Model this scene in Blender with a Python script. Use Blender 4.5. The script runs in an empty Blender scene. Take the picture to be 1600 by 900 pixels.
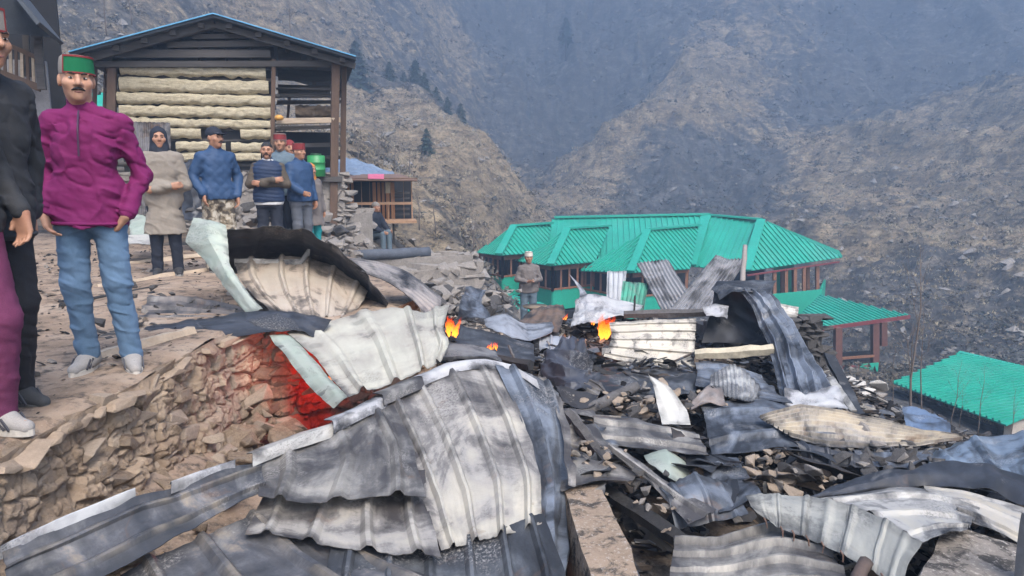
import bpy, bmesh, math, random
import numpy as np
from mathutils import Vector, Matrix
R = math.radians
scene = bpy.context.scene
col = scene.collection
# ---------------------------------------------------------------- camera, sky, sun, exposure
F = 1150.0; CZ = 1.1; PITCH = math.atan(180 / F)
cam_d = bpy.data.cameras.new('camera'); cam = bpy.data.objects.new('camera', cam_d); col.objects.link(cam)
cam_d.sensor_width = 36; cam_d.lens = 36 * F / 1600; cam_d.clip_start = 0.05; cam_d.clip_end = 3000
cam.location = (0, 0, CZ); cam.rotation_euler = (math.pi / 2 - PITCH, 0, 0)
scene.camera = cam
SUN_EL, SUN_ROT = R(55), R(155)
world = bpy.data.worlds.new('World'); scene.world = world; world.use_nodes = True
wn = world.node_tree.nodes; wl = world.node_tree.links
sky = wn.new('ShaderNodeTexSky'); sky.sky_type = 'NISHITA'; sky.sun_disc = False
sky.sun_elevation = SUN_EL; sky.sun_rotation = SUN_ROT; sky.air_density = 1.0; sky.dust_density = 4.5; sky.ozone_density = 1.6
wl.new(sky.outputs[0], wn['Background'].inputs[0]); wn['Background'].inputs[1].default_value = 0.15
sd = bpy.data.lights.new('sun', 'SUN'); sun = bpy.data.objects.new('sun', sd); col.objects.link(sun)
sd.energy = 1.5; sd.angle = R(25); sd.color = (1.0, 0.975, 0.94)
# the sky's sun stands at azimuth SUN_ROT (clockwise from +Y): the lamp shines from the same place
sdir = Vector((math.sin(SUN_ROT) * math.cos(SUN_EL), math.cos(SUN_ROT) * math.cos(SUN_EL), math.sin(SUN_EL)))
sun.rotation_euler = sdir.to_track_quat('Z', 'Y').to_euler(); sun.location = sdir * 50
vs = scene.view_settings; vs.view_transform = 'Standard'; vs.look = 'None'; vs.gamma = 1; vs.exposure = 1.3
scene.cycles.volume_bounces = 1; scene.cycles.max_bounces = 5; scene.cycles.diffuse_bounces = 3
scene.cycles.use_denoising = True; scene.cycles.volume_step_rate = 4
# ---------------------------------------------------------------- helpers
ST, CT = math.sin(PITCH), math.cos(PITCH)
def P(px, py, d):
    """the point at forward distance d (world Y) on the line of sight of photo pixel px, py"""
    u = (px - 800) / F; v = (450 - py) / F
    k = d / (CT + v * ST)
    return Vector((u * k, d, CZ + (-ST + v * CT) * k))
rng = np.random.default_rng(7); random.seed(7)
_T = rng.random((32, 32, 32)).astype(np.float32)
def noise3(x, y, z):
    x, y, z = np.broadcast_arrays(np.asarray(x, np.float32), np.asarray(y, np.float32), np.asarray(z, np.float32))
    i = np.floor(x).astype(int); j = np.floor(y).astype(int); k = np.floor(z).astype(int)
    a = x - i; b = y - j; c = z - k
    a = a * a * (3 - 2 * a); b = b * b * (3 - 2 * b); c = c * c * (3 - 2 * c)
    i0 = i & 31; j0 = j & 31; k0 = k & 31; i1 = (i + 1) & 31; j1 = (j + 1) & 31; k1 = (k + 1) & 31
    x00 = _T[i0, j0, k0] * (1 - a) + _T[i1, j0, k0] * a; x10 = _T[i0, j1, k0] * (1 - a) + _T[i1, j1, k0] * a
    x01 = _T[i0, j0, k1] * (1 - a) + _T[i1, j0, k1] * a; x11 = _T[i0, j1, k1] * (1 - a) + _T[i1, j1, k1] * a
    return (x00 * (1 - b) + x10 * b) * (1 - c) + (x01 * (1 - b) + x11 * b) * c
def fbm(x, y, z=0.0, o=4, g=0.5, ridge=False):
    s = 0; a = 1.0; t = 0
    for n in range(o):
        v = noise3(x * 2 ** n + 7.3 * n, y * 2 ** n + 3.1 * n, z * 2 ** n + 1.7 * n)
        if ridge: v = 1 - abs(2 * v - 1)
        s = s + a * v; t += a; a *= g
    return s / t
def sstep(a, b, x): t = np.clip((x - a) / (b - a), 0, 1); return t * t * (3 - 2 * t)
def mesh_np(name, verts, faces, smooth=True):
    me = bpy.data.meshes.new(name)
    me.from_pydata([tuple(map(float, v)) for v in verts], [], faces if isinstance(faces, list) else faces.tolist())
    if smooth: me.polygons.foreach_set('use_smooth', [True] * len(me.polygons))
    return me
def link(name, me, mat=None, parent=None):
    o = bpy.data.objects.new(name, me); col.objects.link(o)
    if mat is not None and me is not None and len(me.materials) == 0: me.materials.append(mat)
    if parent is not None: o.parent = parent
    return o
def empty(name, loc=(0, 0, 0), rz=0):
    o = bpy.data.objects.new(name, None); col.objects.link(o); o.location = loc; o.rotation_euler = (0, 0, rz)
    o.empty_display_size = 0.1
    return o
def tag(o, label=None, cat=None, group=None, kind=None):
    if label: o['label'] = label
    if cat: o['category'] = cat
    if group: o['group'] = group
    if kind or cat: o['kind'] = kind or 'thing'
    return o
class MB:
    """collects simple solids into one mesh"""
    def __init__(s): s.v = []; s.f = []
    def add(s, vs, fs):
        n = len(s.v); s.v += [tuple(v) for v in vs]; s.f += [tuple(i + n for i in f) for f in fs]; return s
    def box(s, c, size, m=None, jit=0):
        hx, hy, hz = size[0] / 2, size[1] / 2, size[2] / 2; vs = []
        for x in (-1, 1):
            for y in (-1, 1):
                for z in (-1, 1):
                    p = Vector((x * hx, y * hy, z * hz))
                    if jit: p += Vector((random.uniform(-jit, jit), random.uniform(-jit, jit), random.uniform(-jit, jit)))
                    if m is not None: p = m @ p
                    vs.append(p + Vector(c))
        return s.add(vs, [(0, 1, 3, 2), (4, 6, 7, 5), (0, 4, 5, 1), (2, 3, 7, 6), (0, 2, 6, 4), (1, 5, 7, 3)])
    def bar(s, a, b, w, h=None, up=(0, 0, 1), jit=0):
        """a rectangular bar from a to b, w wide and h high"""
        a = Vector(a); b = Vector(b); h = h or w; d = (b - a).normalized()
        sx = d.cross(Vector(up))
        if sx.length < 1e-4: sx = d.cross(Vector((1, 0, 0)))
        sx.normalize(); sz = sx.cross(d); vs = []
        for p in (a, b):
            for x, z in ((-1, -1), (1, -1), (1, 1), (-1, 1)):
                q = p + sx * x * w / 2 + sz * z * h / 2
                if jit: q += Vector((random.uniform(-jit, jit), random.uniform(-jit, jit), random.uniform(-jit, jit)))
                vs.append(q)
        return s.add(vs, [(3, 2, 1, 0), (4, 5, 6, 7), (0, 1, 5, 4), (1, 2, 6, 5), (2, 3, 7, 6), (3, 0, 4, 7)])
    def tube(s, pts, rad, n=8, wob=0.0, cap=True):
        pts = [Vector(p) for p in pts]; m = len(pts); vs = []
        rr = rad if isinstance(rad, (list, tuple)) else [rad] * m
        ref = Vector((0.31, 0.22, 0.92))
        for i, p in enumerate(pts):
            d = (pts[min(i + 1, m - 1)] - pts[max(i - 1, 0)]).normalized()
            sx = d.cross(ref).normalized(); sy = d.cross(sx)
            for k in range(n):
                a = 2 * math.pi * k / n; r = rr[i] * (1 + random.uniform(-wob, wob))
                vs.append(p + (sx * math.cos(a) + sy * math.sin(a)) * r)
        fs = [(i * n + k, i * n + (k + 1) % n, (i + 1) * n + (k + 1) % n, (i + 1) * n + k) for i in range(m - 1) for k in range(n)]
        if cap: fs += [tuple(range(n - 1, -1, -1)), tuple((m - 1) * n + k for k in range(n))]
        return s.add(vs, fs)
    def build(s, name, mat, parent=None, smooth=False):
        return link(name, mesh_np(name, s.v, s.f, smooth), mat, parent)
# ---------------------------------------------------------------- materials
class NT:
    def __init__(s, name):
        s.m = bpy.data.materials.new(name); s.m.use_nodes = True; s.n = s.m.node_tree.nodes; s.l = s.m.node_tree.links
        s.b = s.n['Principled BSDF']
    def node(s, t, **kw):
        n = s.n.new(t)
        for k, v in kw.items(): setattr(n, k, v)
        return n
    def wire(s, a, b): s.l.new(a, b)
    def setv(s, sock, v):
        if hasattr(v, 'is_output'): s.l.new(v, sock)
        else: sock.default_value = v
    def coord(s, kind='Object', scale=(1, 1, 1), loc=(0, 0, 0)):
        tc = s.node('ShaderNodeTexCoord'); mp = s.node('ShaderNodeMapping')
        s.wire(tc.outputs[kind], mp.inputs[0]); mp.inputs['Scale'].default_value = scale; mp.inputs['Location'].default_value = loc
        return mp.outputs[0]
    def noise(s, vec, scale=5, detail=6, rough=0.6, dist=0.0):
        n = s.node('ShaderNodeTexNoise'); s.wire(vec, n.inputs['Vector'])
        n.inputs['Scale'].default_value = scale; n.inputs['Detail'].default_value = detail
        n.inputs['Roughness'].default_value = rough; n.inputs['Distortion'].default_value = dist
        return n.outputs[0]
    def vor(s, vec, scale=5, feature='F1', out=0, rand=1):
        n = s.node('ShaderNodeTexVoronoi', feature=feature); s.wire(vec, n.inputs['Vector']); n.inputs['Scale'].default_value = scale
        n.inputs['Randomness'].default_value = rand
        return n.outputs[out]
    def ramp(s, fac, stops, interp='LINEAR'):
        n = s.node('ShaderNodeValToRGB'); s.setv(n.inputs[0], fac); e = n.color_ramp.elements; n.color_ramp.interpolation = interp
        while len(e) > 1: e.remove(e[-1])
        e[0].position = stops[0][0]; e[0].color = (*stops[0][1], 1) if not isinstance(stops[0][1], float) else (stops[0][1],) * 3 + (1,)
        for p, c in stops[1:]:
            q = e.new(p); q.color = (*c, 1) if not isinstance(c, float) else (c, c, c, 1)
        return n.outputs[0]
    def mix(s, fac, a, b, mode='MIX'):
        n = s.node('ShaderNodeMix', data_type='RGBA', blend_type=mode)
        s.setv(n.inputs[0], fac)
        for sock, v in ((n.inputs[6], a), (n.inputs[7], b)):
            if isinstance(v, tuple) and len(v) == 3: v = (*v, 1)
            s.setv(sock, v)
        return n.outputs[2]
    def math(s, op, a, b=0.5, clamp=False):
        n = s.node('ShaderNodeMath', operation=op, use_clamp=clamp); s.setv(n.inputs[0], a); s.setv(n.inputs[1], b); return n.outputs[0]
    def attr(s, name, out='Fac'):
        n = s.node('ShaderNodeAttribute', attribute_name=name); return n.outputs[out]
    def bump(s, h, strength=0.5, dist=0.02):
        n = s.node('ShaderNodeBump'); n.inputs['Strength'].default_value = strength; n.inputs['Distance'].default_value = dist
        s.wire(h, n.inputs['Height']); s.wire(n.outputs[0], s.b.inputs['Normal']); return n
    def out(s, color, rough=0.8, metal=0.0, spec=None):
        if isinstance(color, tuple) and len(color) == 3: color = (*color, 1)
        s.setv(s.b.inputs['Base Color'], color); s.setv(s.b.inputs['Roughness'], rough); s.setv(s.b.inputs['Metallic'], metal)
        if spec is not None: s.b.inputs['Specular IOR Level'].default_value = spec
        return s.m
_mc = {}
def simple(name, c, rough=0.8, var=0.25, scale=6, bump=0.25, bscale=40, metal=0.0, seed=0, stretch=(1, 1, 1), bdist=0.01):
    """one plain material: base colour with tonal variation, grain and fine relief"""
    if name in _mc: return _mc[name]
    t = NT(name); v = t.coord('Object', stretch, (seed, seed * 1.7, seed * .3))
    n = t.noise(v, scale, 8, 0.65); n2 = t.noise(v, bscale, 4, 0.6)
    lo = tuple(x * (1 - var) for x in c); hi = tuple(min(1, x * (1 + var)) for x in c)
    cc = t.ramp(n, [(0.3, lo), (0.7, hi)])
    cc = t.mix(0.3, cc, t.ramp(n2, [(0.35, lo), (0.65, hi)]))
    if bump: t.bump(n2, bump, bdist)
    _mc[name] = t.out(cc, rough, metal); return _mc[name]
# ---------------------------------------------------------------- terrain: one sheet from the debris field to the far mountain
# control points: world x, y, z, dry-grass share
CP = [(0, 1.5, -.85, 0), (0, 4, -.75, 0), (0, 6, -.72, 0), (.5, 8, -.75, 0), (1.5, 9.5, -.85, 0), (3, 8, -1.05, 0), (3, 4, -.85, 0), (3, 2, -.8, 0), (-1.4, 2.6, -.62, 0),
      (-1.4, 4.5, -.85, 0), (-1.2, 6, -.95, 0), (4.5, 6, -1.35, 0), (6, 8, -2.1, 0), (5, 4.6, -1.15, 0), (-3, 3, -.6, 0), (-3, 6, -.5, 0), (-6, 4, -.5, 0),
      (.3, 13.4, -2.05, 0), (2, 12, -1.9, 0), (4, 12, -2.4, 0), (-.7, 10, -1.0, 0), (-1.6, 9, -.6, 0), (-2.3, 10.5, -.35, 0), (-2.0, 13, -.85, .1), (-3, 19, -1.0, .2),
      (-1.0, 13, -1.15, .3), (-.9, 17, -2.4, .4), (-4.2, 15, -.15, 0), (-7, 14, -.02, 0), (-10, 14, .3, 0), (-6, 10, -.05, 0), (-10, 8, -.05, 0), (-10, 24, 3.5, .2), (-6, 24, 1.0, .3),
      (-4, 26, -1.4, .3), (0, 20, -4.0, .2), (3, 20, -4.6, .1), (7, 15, -3.9, .05), (10, 15, -4.7, .05), (9, 22, -5.6, .1), (5, 30, -7, .1), (15, 31, -7.6, .2), (-3, 33, -4.4, .4),
      (14, 14, -5.2, .1), (20, 20, -7.0, .2), (0, 42, -9, .2), (10, 42, -9, .2)]
CPP = [  # photo pixel, depth, dry-grass share
      (800, 0, 275, .1), (800, 60, 245, .05), (800, 120, 215, .1), (770, 150, 195, .35), (700, 120, 185, .55), (800, 180, 180, .1), (800, 240, 158, .1), (810, 300, 135, .25), (815, 325, 110, .3),
      (815, 345, 85, .3), (820, 400, 60, .2), (1000, 0, 270, 0), (1000, 80, 230, .05), (960, 200, 160, .2), (990, 165, 142, .8), (940, 250, 120, .6), (900, 300, 105, .7), (880, 335, 92, .5),
      (1100, 150, 150, .85), (1200, 160, 160, .45), (1010, 240, 118, .35), (1120, 225, 125, .5), (1000, 300, 100, .12), (1150, 280, 108, .08), (1050, 330, 90, .12), (1200, 330, 90, .6), (1200, 265, 112, .3),
      (1300, 0, 235, 0), (1300, 100, 190, 0), (1300, 200, 150, 0), (1270, 245, 122, .55), (1400, 225, 115, .85), (1600, 172, 100, .9), (1600, 150, 128, .05), (1600, 0, 200, 0), (1600, 80, 165, 0), (1450, 130, 165, 0),
      (1600, 260, 82, .75), (1600, 350, 66, .8), (1600, 450, 52, .65), (1600, 545, 40, .4), (1400, 300, 92, .8), (1400, 400, 66, .75), (1400, 500, 50, .45), (1400, 575, 42, .25), (1250, 360, 78, .6),
      (640, 0, 190, .3), (650, 60, 165, .3), (560, 0, 150, .4), (640, 120, 120, .25), (690, 170, 100, .25), (735, 225, 86, .85), (765, 270, 76, .85), (796, 322, 64, .8), (790, 345, 56, .4),
      (560, 90, 105, .35), (600, 200, 80, .8), (660, 250, 66, .85), (600, 280, 54, .5), (690, 310, 52, .7), (745, 350, 44, .4), (660, 340, 38, .5), (730, 400, 34, .25),
      (450, 0, 105, .6), (300, 0, 82, .45), (300, 150, 56, .5), (100, 0, 62, .4), (100, 120, 44, .5), (-100, 0, 48, .4), (-100, 150, 34, .4), (-500, -100, 40, .3), (-500, 100, 26, .3), (400, 200, 44, .5),
      (1900, 0, 170, .1), (1900, 150, 92, .8), (1900, 300, 62, .7), (1900, 500, 40, .5), (2500, 100, 90, .5), (2500, 300, 45, .5),
      (0, -250, 110, .3), (400, -250, 190, .3), (800, -250, 380, .1), (1200, -250, 360, .1), (1600, -250, 300, .1), (2200, -250, 230, .2)]
for px, py, d, t in CPP:
    if d > 140: d = 140 + (d - 140) * .5
    q = P(px, py, d); CP.append((q.x, q.y, q.z, t))
CP = np.array(CP)
def _key(x, y): d = np.maximum(y, 1.2); return np.stack([np.clip(x / d, -3, 3), 0.55 * np.log(d)], -1)
_K = _key(CP[:, 0], CP[:, 1]); _c2 = 0.006
def _phi(a, b): return np.sqrt(((a[:, None, :] - b[None, :, :]) ** 2).sum(-1) + _c2)
_A = _phi(_K, _K); _n = len(CP)
_M = np.zeros((_n + 3, _n + 3)); _M[:_n, :_n] = _A - 0.002 * np.eye(_n); _M[:_n, _n] = 1; _M[:_n, _n + 1:] = _K; _M[_n, :_n] = 1; _M[_n + 1:, :_n] = _K.T
_scale = np.maximum(CP[:, 1], 1.2)
_rhs = np.zeros((_n + 3, 2)); _rhs[:_n, 0] = (CP[:, 2] - CZ) / _scale; _rhs[:_n, 1] = CP[:, 3]
_W = np.linalg.solve(_M, _rhs)
def terrain_raw(x, y):
    x = np.asarray(x, float).ravel(); y = np.asarray(y, float).ravel(); k = _key(x, y); out = np.empty((len(x), 2))
    for i in range(0, len(x), 20000):
        kk = k[i:i + 20000]; out[i:i + 20000] = _phi(kk, _K) @ _W[:_n] + _W[_n] + kk @ _W[_n + 1:]
    return out[:, 0] * np.maximum(y, 1.2) + CZ, out[:, 1]
def terrain(x, y):
    x = np.asarray(x, float).ravel(); y = np.asarray(y, float).ravel()
    z, t = terrain_raw(x, y)
    far = sstep(25, 60, y); mid = sstep(10, 16, y)
    z = z + 0.05 * (fbm(x * 1.3, y * 1.3, 3.0, 5) - .5) * 2
    z = z + mid * .5 * (fbm(x * .35, y * .35, 5.0, 5) - .5)
    rg = fbm(x * .045 + 20, y * .02, 9.0, 6, .55, True)                 # gullies running up the slope
    z = z + far * ((rg - .6) * (5 + y * .07) + (fbm(x * .16, y * .13, 2.0, 5, .6, True) - .6) * (1.6 + y * .012) + (fbm(x * .6, y * .6, 4.0, 4, .6) - .5) * 1.5)
    return z, t
def ground_z(x, y): return float(terrain([x], [y])[0][0])
ORG = -14.0
nth, nr = 700, 560
th = np.linspace(-1, 1, nth); th = R(62) * (0.62 * th + 0.38 * th ** 3)
rr = 12 * (450 / 12) ** (np.linspace(0, 1, nr))
RR, TH = np.meshgrid(rr, th, indexing='ij')
GX = (RR * np.sin(TH)).ravel(); GY = (RR * np.cos(TH) + ORG).ravel()
GZ, GT = terrain(GX, GY)
idx = np.arange(nr * nth).reshape(nr, nth)
fq = np.stack([idx[:-1, :-1], idx[:-1, 1:], idx[1:, 1:], idx[1:, :-1]], -1).reshape(-1, 4)
def np_mesh(name, V, Q, attrs=None):
    me = bpy.data.meshes.new(name); me.vertices.add(len(V)); me.vertices.foreach_set('co', np.asarray(V, np.float32).ravel())
    k = Q.shape[1]; me.loops.add(Q.size); me.loops.foreach_set('vertex_index', Q.ravel().astype(np.int32))
    me.polygons.add(len(Q)); me.polygons.foreach_set('loop_start', np.arange(0, Q.size, k, dtype=np.int32)); me.polygons.foreach_set('loop_total', np.full(len(Q), k, np.int32))
    me.polygons.foreach_set('use_smooth', np.ones(len(Q), bool))
    for n, a in (attrs or {}).items(): me.attributes.new(n, 'FLOAT', 'POINT').data.foreach_set('value', np.asarray(a, np.float32))
    me.update(calc_edges=True); me.validate(); return me
wob = (fbm(GX * .03, GY * .03, 11, 5, .6) - .5) * .9 + (fbm(GX * .25, GY * .25, 12, 4, .6) - .5) * .55
dry = np.clip(GT + wob, 0, 1)
near = 1 - sstep(12, 24, GY + GX * .25)
def terrain_mat():
    t = NT('mountain_ground'); v = t.coord('Object')
    n1 = t.noise(v, .09, 10, .68); n2 = t.noise(v, .55, 10, .72); n3 = t.noise(v, 3.2, 6, .7); vo = t.vor(v, .9); n4 = t.noise(v, 14, 6, .7)
    scree = t.ramp(n2, [(.30, (.035, .034, .034)), (.45, (.085, .08, .075)), (.56, (.145, .135, .125)), (.68, (.25, .235, .215))])
    scree = t.mix(t.ramp(n1, [(.4, 0.0), (.62, .55)]), scree, (.055, .048, .042))
    grass = t.ramp(n2, [(.28, (.075, .06, .048)), (.42, (.215, .16, .10)), (.58, (.37, .285, .18)), (.7, (.48, .39, .265))])
    grass = t.mix(t.ramp(n1, [(.36, .6), (.52, 0.0)]), grass, (.085, .07, .05))
    fac = t.ramp(t.math('ADD', t.attr('dry'), t.math('MULTIPLY', t.math('SUBTRACT', n2, .5), 1.1)), [(.34, 0.0), (.58, 1.0)])
    c = t.mix(fac, scree, grass)
    vs_ = t.coord('Object', (.35, .35, 2.2)); stra = t.noise(vs_, 1.0, 7, .65, .6); c = t.mix(t.ramp(stra, [(.36, .6), (.46, 0.0)]), c, (.045, .042, .04)); c = t.mix(t.ramp(stra, [(.58, 0.0), (.7, .3)]), c, (.34, .29, .215))
    c = t.mix(t.ramp(n3, [(.38, .65), (.5, 0.0)]), c, (.03, .028, .026))
    c = t.mix(t.ramp(n3, [(.68, 0.0), (.75, .5)]), c, (.32, .295, .26))
    ash = t.ramp(n4, [(.3, (.018, .017, .017)), (.5, (.06, .054, .05)), (.62, (.13, .115, .10)), (.72, (.27, .25, .23))])
    ash = t.mix(t.ramp(t.noise(v, 1.4, 5, .6), [(.45, 0.0), (.6, .75)]), ash, (.20, .145, .10))
    c = t.mix(t.attr('near'), c, ash)
    h = t.math('ADD', t.math('MULTIPLY', n2, 1.0), t.math('MULTIPLY', n3, .35))
    h = t.mix(t.attr('near'), h, t.math('MULTIPLY', n4, .06))
    t.bump(h, .8, .6)
    return t.out(c, .95, 0, .2)
TERR = terrain_mat()
ter = link('terrain', np_mesh('terrain', np.stack([GX, GY, GZ], -1), fq, {'dry': dry, 'near': near}), TERR)
tag(ter, 'burnt debris ground and steep dry mountainside closing the valley', kind='structure')
# ---------------------------------------------------------------- terrace with its earth and stone wall
EDGE = [(-1.92, 1.2), (-1.98, 2.2), (-2.03, 3.0), (-2.0, 4.1), (-2.02, 4.9), (-1.86, 5.3), (-1.45, 5.42), (-1.05, 5.75), (-.85, 6.5), (-1.1, 7.6), (-1.7, 8.8), (-2.3, 10.5), (-3.0, 12.2)]
_e = np.array(EDGE); _el = np.concatenate([[0], np.cumsum(np.linalg.norm(np.diff(_e, axis=0), axis=1))])
def edge(s): return np.stack([np.interp(s, _el, _e[:, 0]), np.interp(s, _el, _e[:, 1])], -1)
def mud_mat():
    t = NT('mud_and_stone'); v = t.coord('Object'); n = t.noise(v, 3, 8, .65); m = t.noise(v, 14, 8, .7); f = t.noise(v, 60, 5, .7); cr = t.vor(v, 7, 'DISTANCE_TO_EDGE')
    c = t.ramp(n, [(.28, (.18, .13, .09)), (.45, (.29, .215, .15)), (.6, (.37, .285, .205)), (.75, (.45, .365, .28))])
    c = t.mix(t.ramp(m, [(.32, .75), (.48, 0.0)]), c, (.14, .10, .07)); c = t.mix(t.ramp(f, [(.6, 0.0), (.75, .5)]), c, (.52, .43, .34))
    c = t.mix(t.ramp(t.noise(v, 1.7, 5, .6), [(.52, 0.0), (.66, .6)]), c, (.24, .20, .17))
    painted_glow = t.ramp(t.math('ADD', t.attr('painted_glow'), t.math('MULTIPLY', t.math('SUBTRACT', m, .5), .4)), [(.3, 0.0), (.8, 1.0)])
    c = t.mix(painted_glow, c, t.ramp(m, [(.30, (.14, .016, .012)), (.55, (.45, .06, .035))]))  # red of the firelight mixed into the mud colour
    h = t.math('ADD', m, t.math('MULTIPLY', f, .3)); t.bump(h, .8, .03)
    return t.out(c, .95, 0, .15)
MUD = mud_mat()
def dust_mat():
    t = NT('trodden_earth'); v = t.coord('Object'); n = t.noise(v, 1.6, 8, .65); m = t.noise(v, 9, 8, .7); f = t.noise(v, 55, 5, .7)
    c = t.ramp(n, [(.3, (.17, .125, .09)), (.5, (.30, .22, .16)), (.68, (.38, .30, .23))])
    c = t.mix(t.ramp(m, [(.5, 0.0), (.64, .85)]), c, (.05, .045, .042)); c = t.mix(t.ramp(f, [(.6, 0.0), (.72, .6)]), c, (.45, .41, .36))
    t.bump(t.math('ADD', m, t.math('MULTIPLY', f, .4)), .7, .03); return t.out(c, .95, 0, .15)
DUST = dust_mat()
# top
ys = np.linspace(1.2, 12.2, 260); nx = 170
ex = np.interp(ys, _e[:, 1], _e[:, 0]); tt = np.linspace(0, 1, nx) ** 1.6
TX = ex[:, None] - tt[None, :] * 9; TY = np.repeat(ys[:, None], nx, 1)
back = sstep(9.5, 12.2, TY); tz = terrain(TX, TY)[0].reshape(TX.shape)
TZ = .0 + .03 * (fbm(TX * 1.5, TY * 1.5, 4, 5) - .5) * 2 - .05 * sstep(.012, 0, tt)[None, :] * noise3(TX * 5, TY * 5, 1.0)
TZ = TZ * (1 - back) + (tz + .03) * back
ii = np.arange(TX.size).reshape(TX.shape); q = np.stack([ii[:-1, :-1], ii[1:, :-1], ii[1:, 1:], ii[:-1, 1:]], -1).reshape(-1, 4)[:, ::-1]
terr = link('terrace_ground', np_mesh('terrace_ground', np.stack([TX, TY, TZ], -1).reshape(-1, 3), q), DUST); tag(terr, 'trodden earth terrace where the villagers stand', kind='structure')
# wall face
wall = empty('earth_wall', (-1.9, 4, -.9)); WO = Vector(wall.location); tag(wall, 'rough mud and stone wall holding the terrace under the men', 'wall')
ss = np.linspace(0, _el[-1] * .62, 1000); hh = np.linspace(0, 1, 130); E = edge(ss); T = np.gradient(E, axis=0); T /= np.linalg.norm(T, axis=1, keepdims=True); NR = np.stack([T[:, 1], -T[:, 0]], -1)
def wall_pt(s, h, out=0.0):
    e = edge(np.array([s]))[0]; e2 = edge(np.array([s + .05]))[0] - edge(np.array([s - .05]))[0]; e2 /= np.linalg.norm(e2); n = np.array([e2[1], -e2[0]])
    b = .06 * h + .22 * h * h; return Vector((e[0] + n[0] * (b + out), e[1] + n[1] * (b + out), -h * 1.0)), Vector((n[0], n[1], .25)).normalized()
Sg, Hg = np.meshgrid(ss, hh, indexing='ij'); b = .06 * Hg + .22 * Hg * Hg
lump = .085 * (fbm(Sg * 2.6, Hg * 3.4, 3, 5, .6, True) - .6) + .05 * (fbm(Sg * 8, Hg * 9, 5, 4, .6, True) - .6); 
def cells(x, y, seed):
    i, j = np.floor(x), np.floor(y); f1 = np.full(x.shape, 9.); f2 = f1.copy(); val = np.zeros(x.shape)
    for a in (-1, 0, 1):
        for b_ in (-1, 0, 1):
            hx = np.sin((i + a) * 127.1 + (j + b_) * 311.7 + seed) * 43758.5453; hx -= np.floor(hx); hy = np.sin((i + a) * 269.5 + (j + b_) * 183.3 + seed) * 43758.5453; hy -= np.floor(hy)
            d_ = np.hypot(i + a + .15 + .7 * hx - x, j + b_ + .15 + .7 * hy - y); n_ = d_ < f1; f2 = np.where(n_, f1, np.minimum(f2, d_)); val = np.where(n_, np.sin(hx * 91.7 + hy * 37.1) * .5 + .5, val); f1 = np.where(n_, d_, f1)
    return f2 - f1, val
wx_ = Sg * 5.2 + .5 * (fbm(Sg * 5, Hg * 5, 8, 3) - .5); wy_ = Hg * 8.5 + .5 * (fbm(Sg * 5, Hg * 5, 18, 3) - .5) + .35 * Sg; gap, cv = cells(wx_, wy_, 1.0); g3, cv3 = cells(wx_ * 2.7, wy_ * 2.3, 5.0)
lump = lump * .8 + .055 * (cv - .5) - .040 * sstep(.16, 0, gap) * (cv > .25) + .018 * (cv3 - .5) - .014 * sstep(.14, 0, g3)
lump *= sstep(0, .08, Hg) * .9 + .1
WX = E[:, 0][:, None] + NR[:, 0][:, None] * (b + lump); WY = E[:, 1][:, None] + NR[:, 1][:, None] * (b + lump); WZ = -Hg * 1.0 - .012
painted_glow = np.clip(np.exp(-(((WX + 1.50) / .20) ** 2 + ((WY - 5.4) / .32) ** 2)) * 1.15, 0, 1)  # mask that paints the fire's red glow onto the wall
ii = np.arange(WX.size).reshape(WX.shape); q = np.stack([ii[:-1, :-1], ii[1:, :-1], ii[1:, 1:], ii[:-1, 1:]], -1).reshape(-1, 4)[:, ::-1]
link('mud_face', np_mesh('mud_face', np.stack([WX, WY, WZ], -1).reshape(-1, 3) - np.array(WO), q, {'painted_glow': painted_glow.ravel()}), MUD, wall)
def rock_mesh(name, seed, sub=2, sq=.55, jag=.5):
    bm = bmesh.new(); r = random.Random(seed)
    for _ in range(16): bm.verts.new((max(-1, min(1, r.gauss(0, .85))) , max(-1, min(1, r.gauss(0, .85))), max(-1, min(1, r.gauss(0, .85))) * sq * 1.25))
    h_ = bmesh.ops.convex_hull(bm, input=bm.verts[:]); bmesh.ops.delete(bm, geom=[v for v in h_['geom_interior'] if isinstance(v, bmesh.types.BMVert)], context='VERTS')
    bmesh.ops.bevel(bm, geom=bm.edges[:], offset=.07, segments=1, affect='EDGES', clamp_overlap=True)
    me = bpy.data.meshes.new(name); bm.to_mesh(me); bm.free(); me.materials.append(MUD); return me
def with_mat(me, m): c = me.copy(); c.materials.clear(); c.materials.append(m); return c
ROCKS = [rock_mesh('stone', i, 2, .45 + .06 * (i % 4)) for i in range(10)]
STONE = simple('grey_stone', (.24, .215, .19), .9, .35, 4, .5, 30, bdist=.03); BURNT = simple('burnt_stone', (.07, .066, .064), .95, .5, 5, .5, 30, bdist=.03); PALE = simple('pale_stone', (.31, .245, .185), .9, .3, 5, .5, 30, bdist=.03); SLAB = simple('slab_stone', (.33, .25, .18), .9, .3, 3, .5, 25, bdist=.03)
R_STONE = [with_mat(m, STONE) for m in ROCKS]; R_BURNT = [with_mat(m, BURNT) for m in ROCKS]; R_PALE = [with_mat(m, PALE) for m in ROCKS]; R_SLAB = [with_mat(m, SLAB) for m in ROCKS]
def stone(loc, size, meshes=ROCKS, parent=None, rot=None, name='stone', rnd=random):
    o = bpy.data.objects.new(name, rnd.choice(meshes)); col.objects.link(o); o.location = loc; o.scale = size if isinstance(size, tuple) else (size * rnd.uniform(.8, 1.25), size * rnd.uniform(.7, 1.1), size * rnd.uniform(.6, 1.0))
    o.rotation_euler = rot or (rnd.uniform(-.4, .4), rnd.uniform(-.4, .4), rnd.uniform(0, 6.3)); o.parent = parent; return o
rs = random.Random(3)
s_ = 1.0
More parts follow.
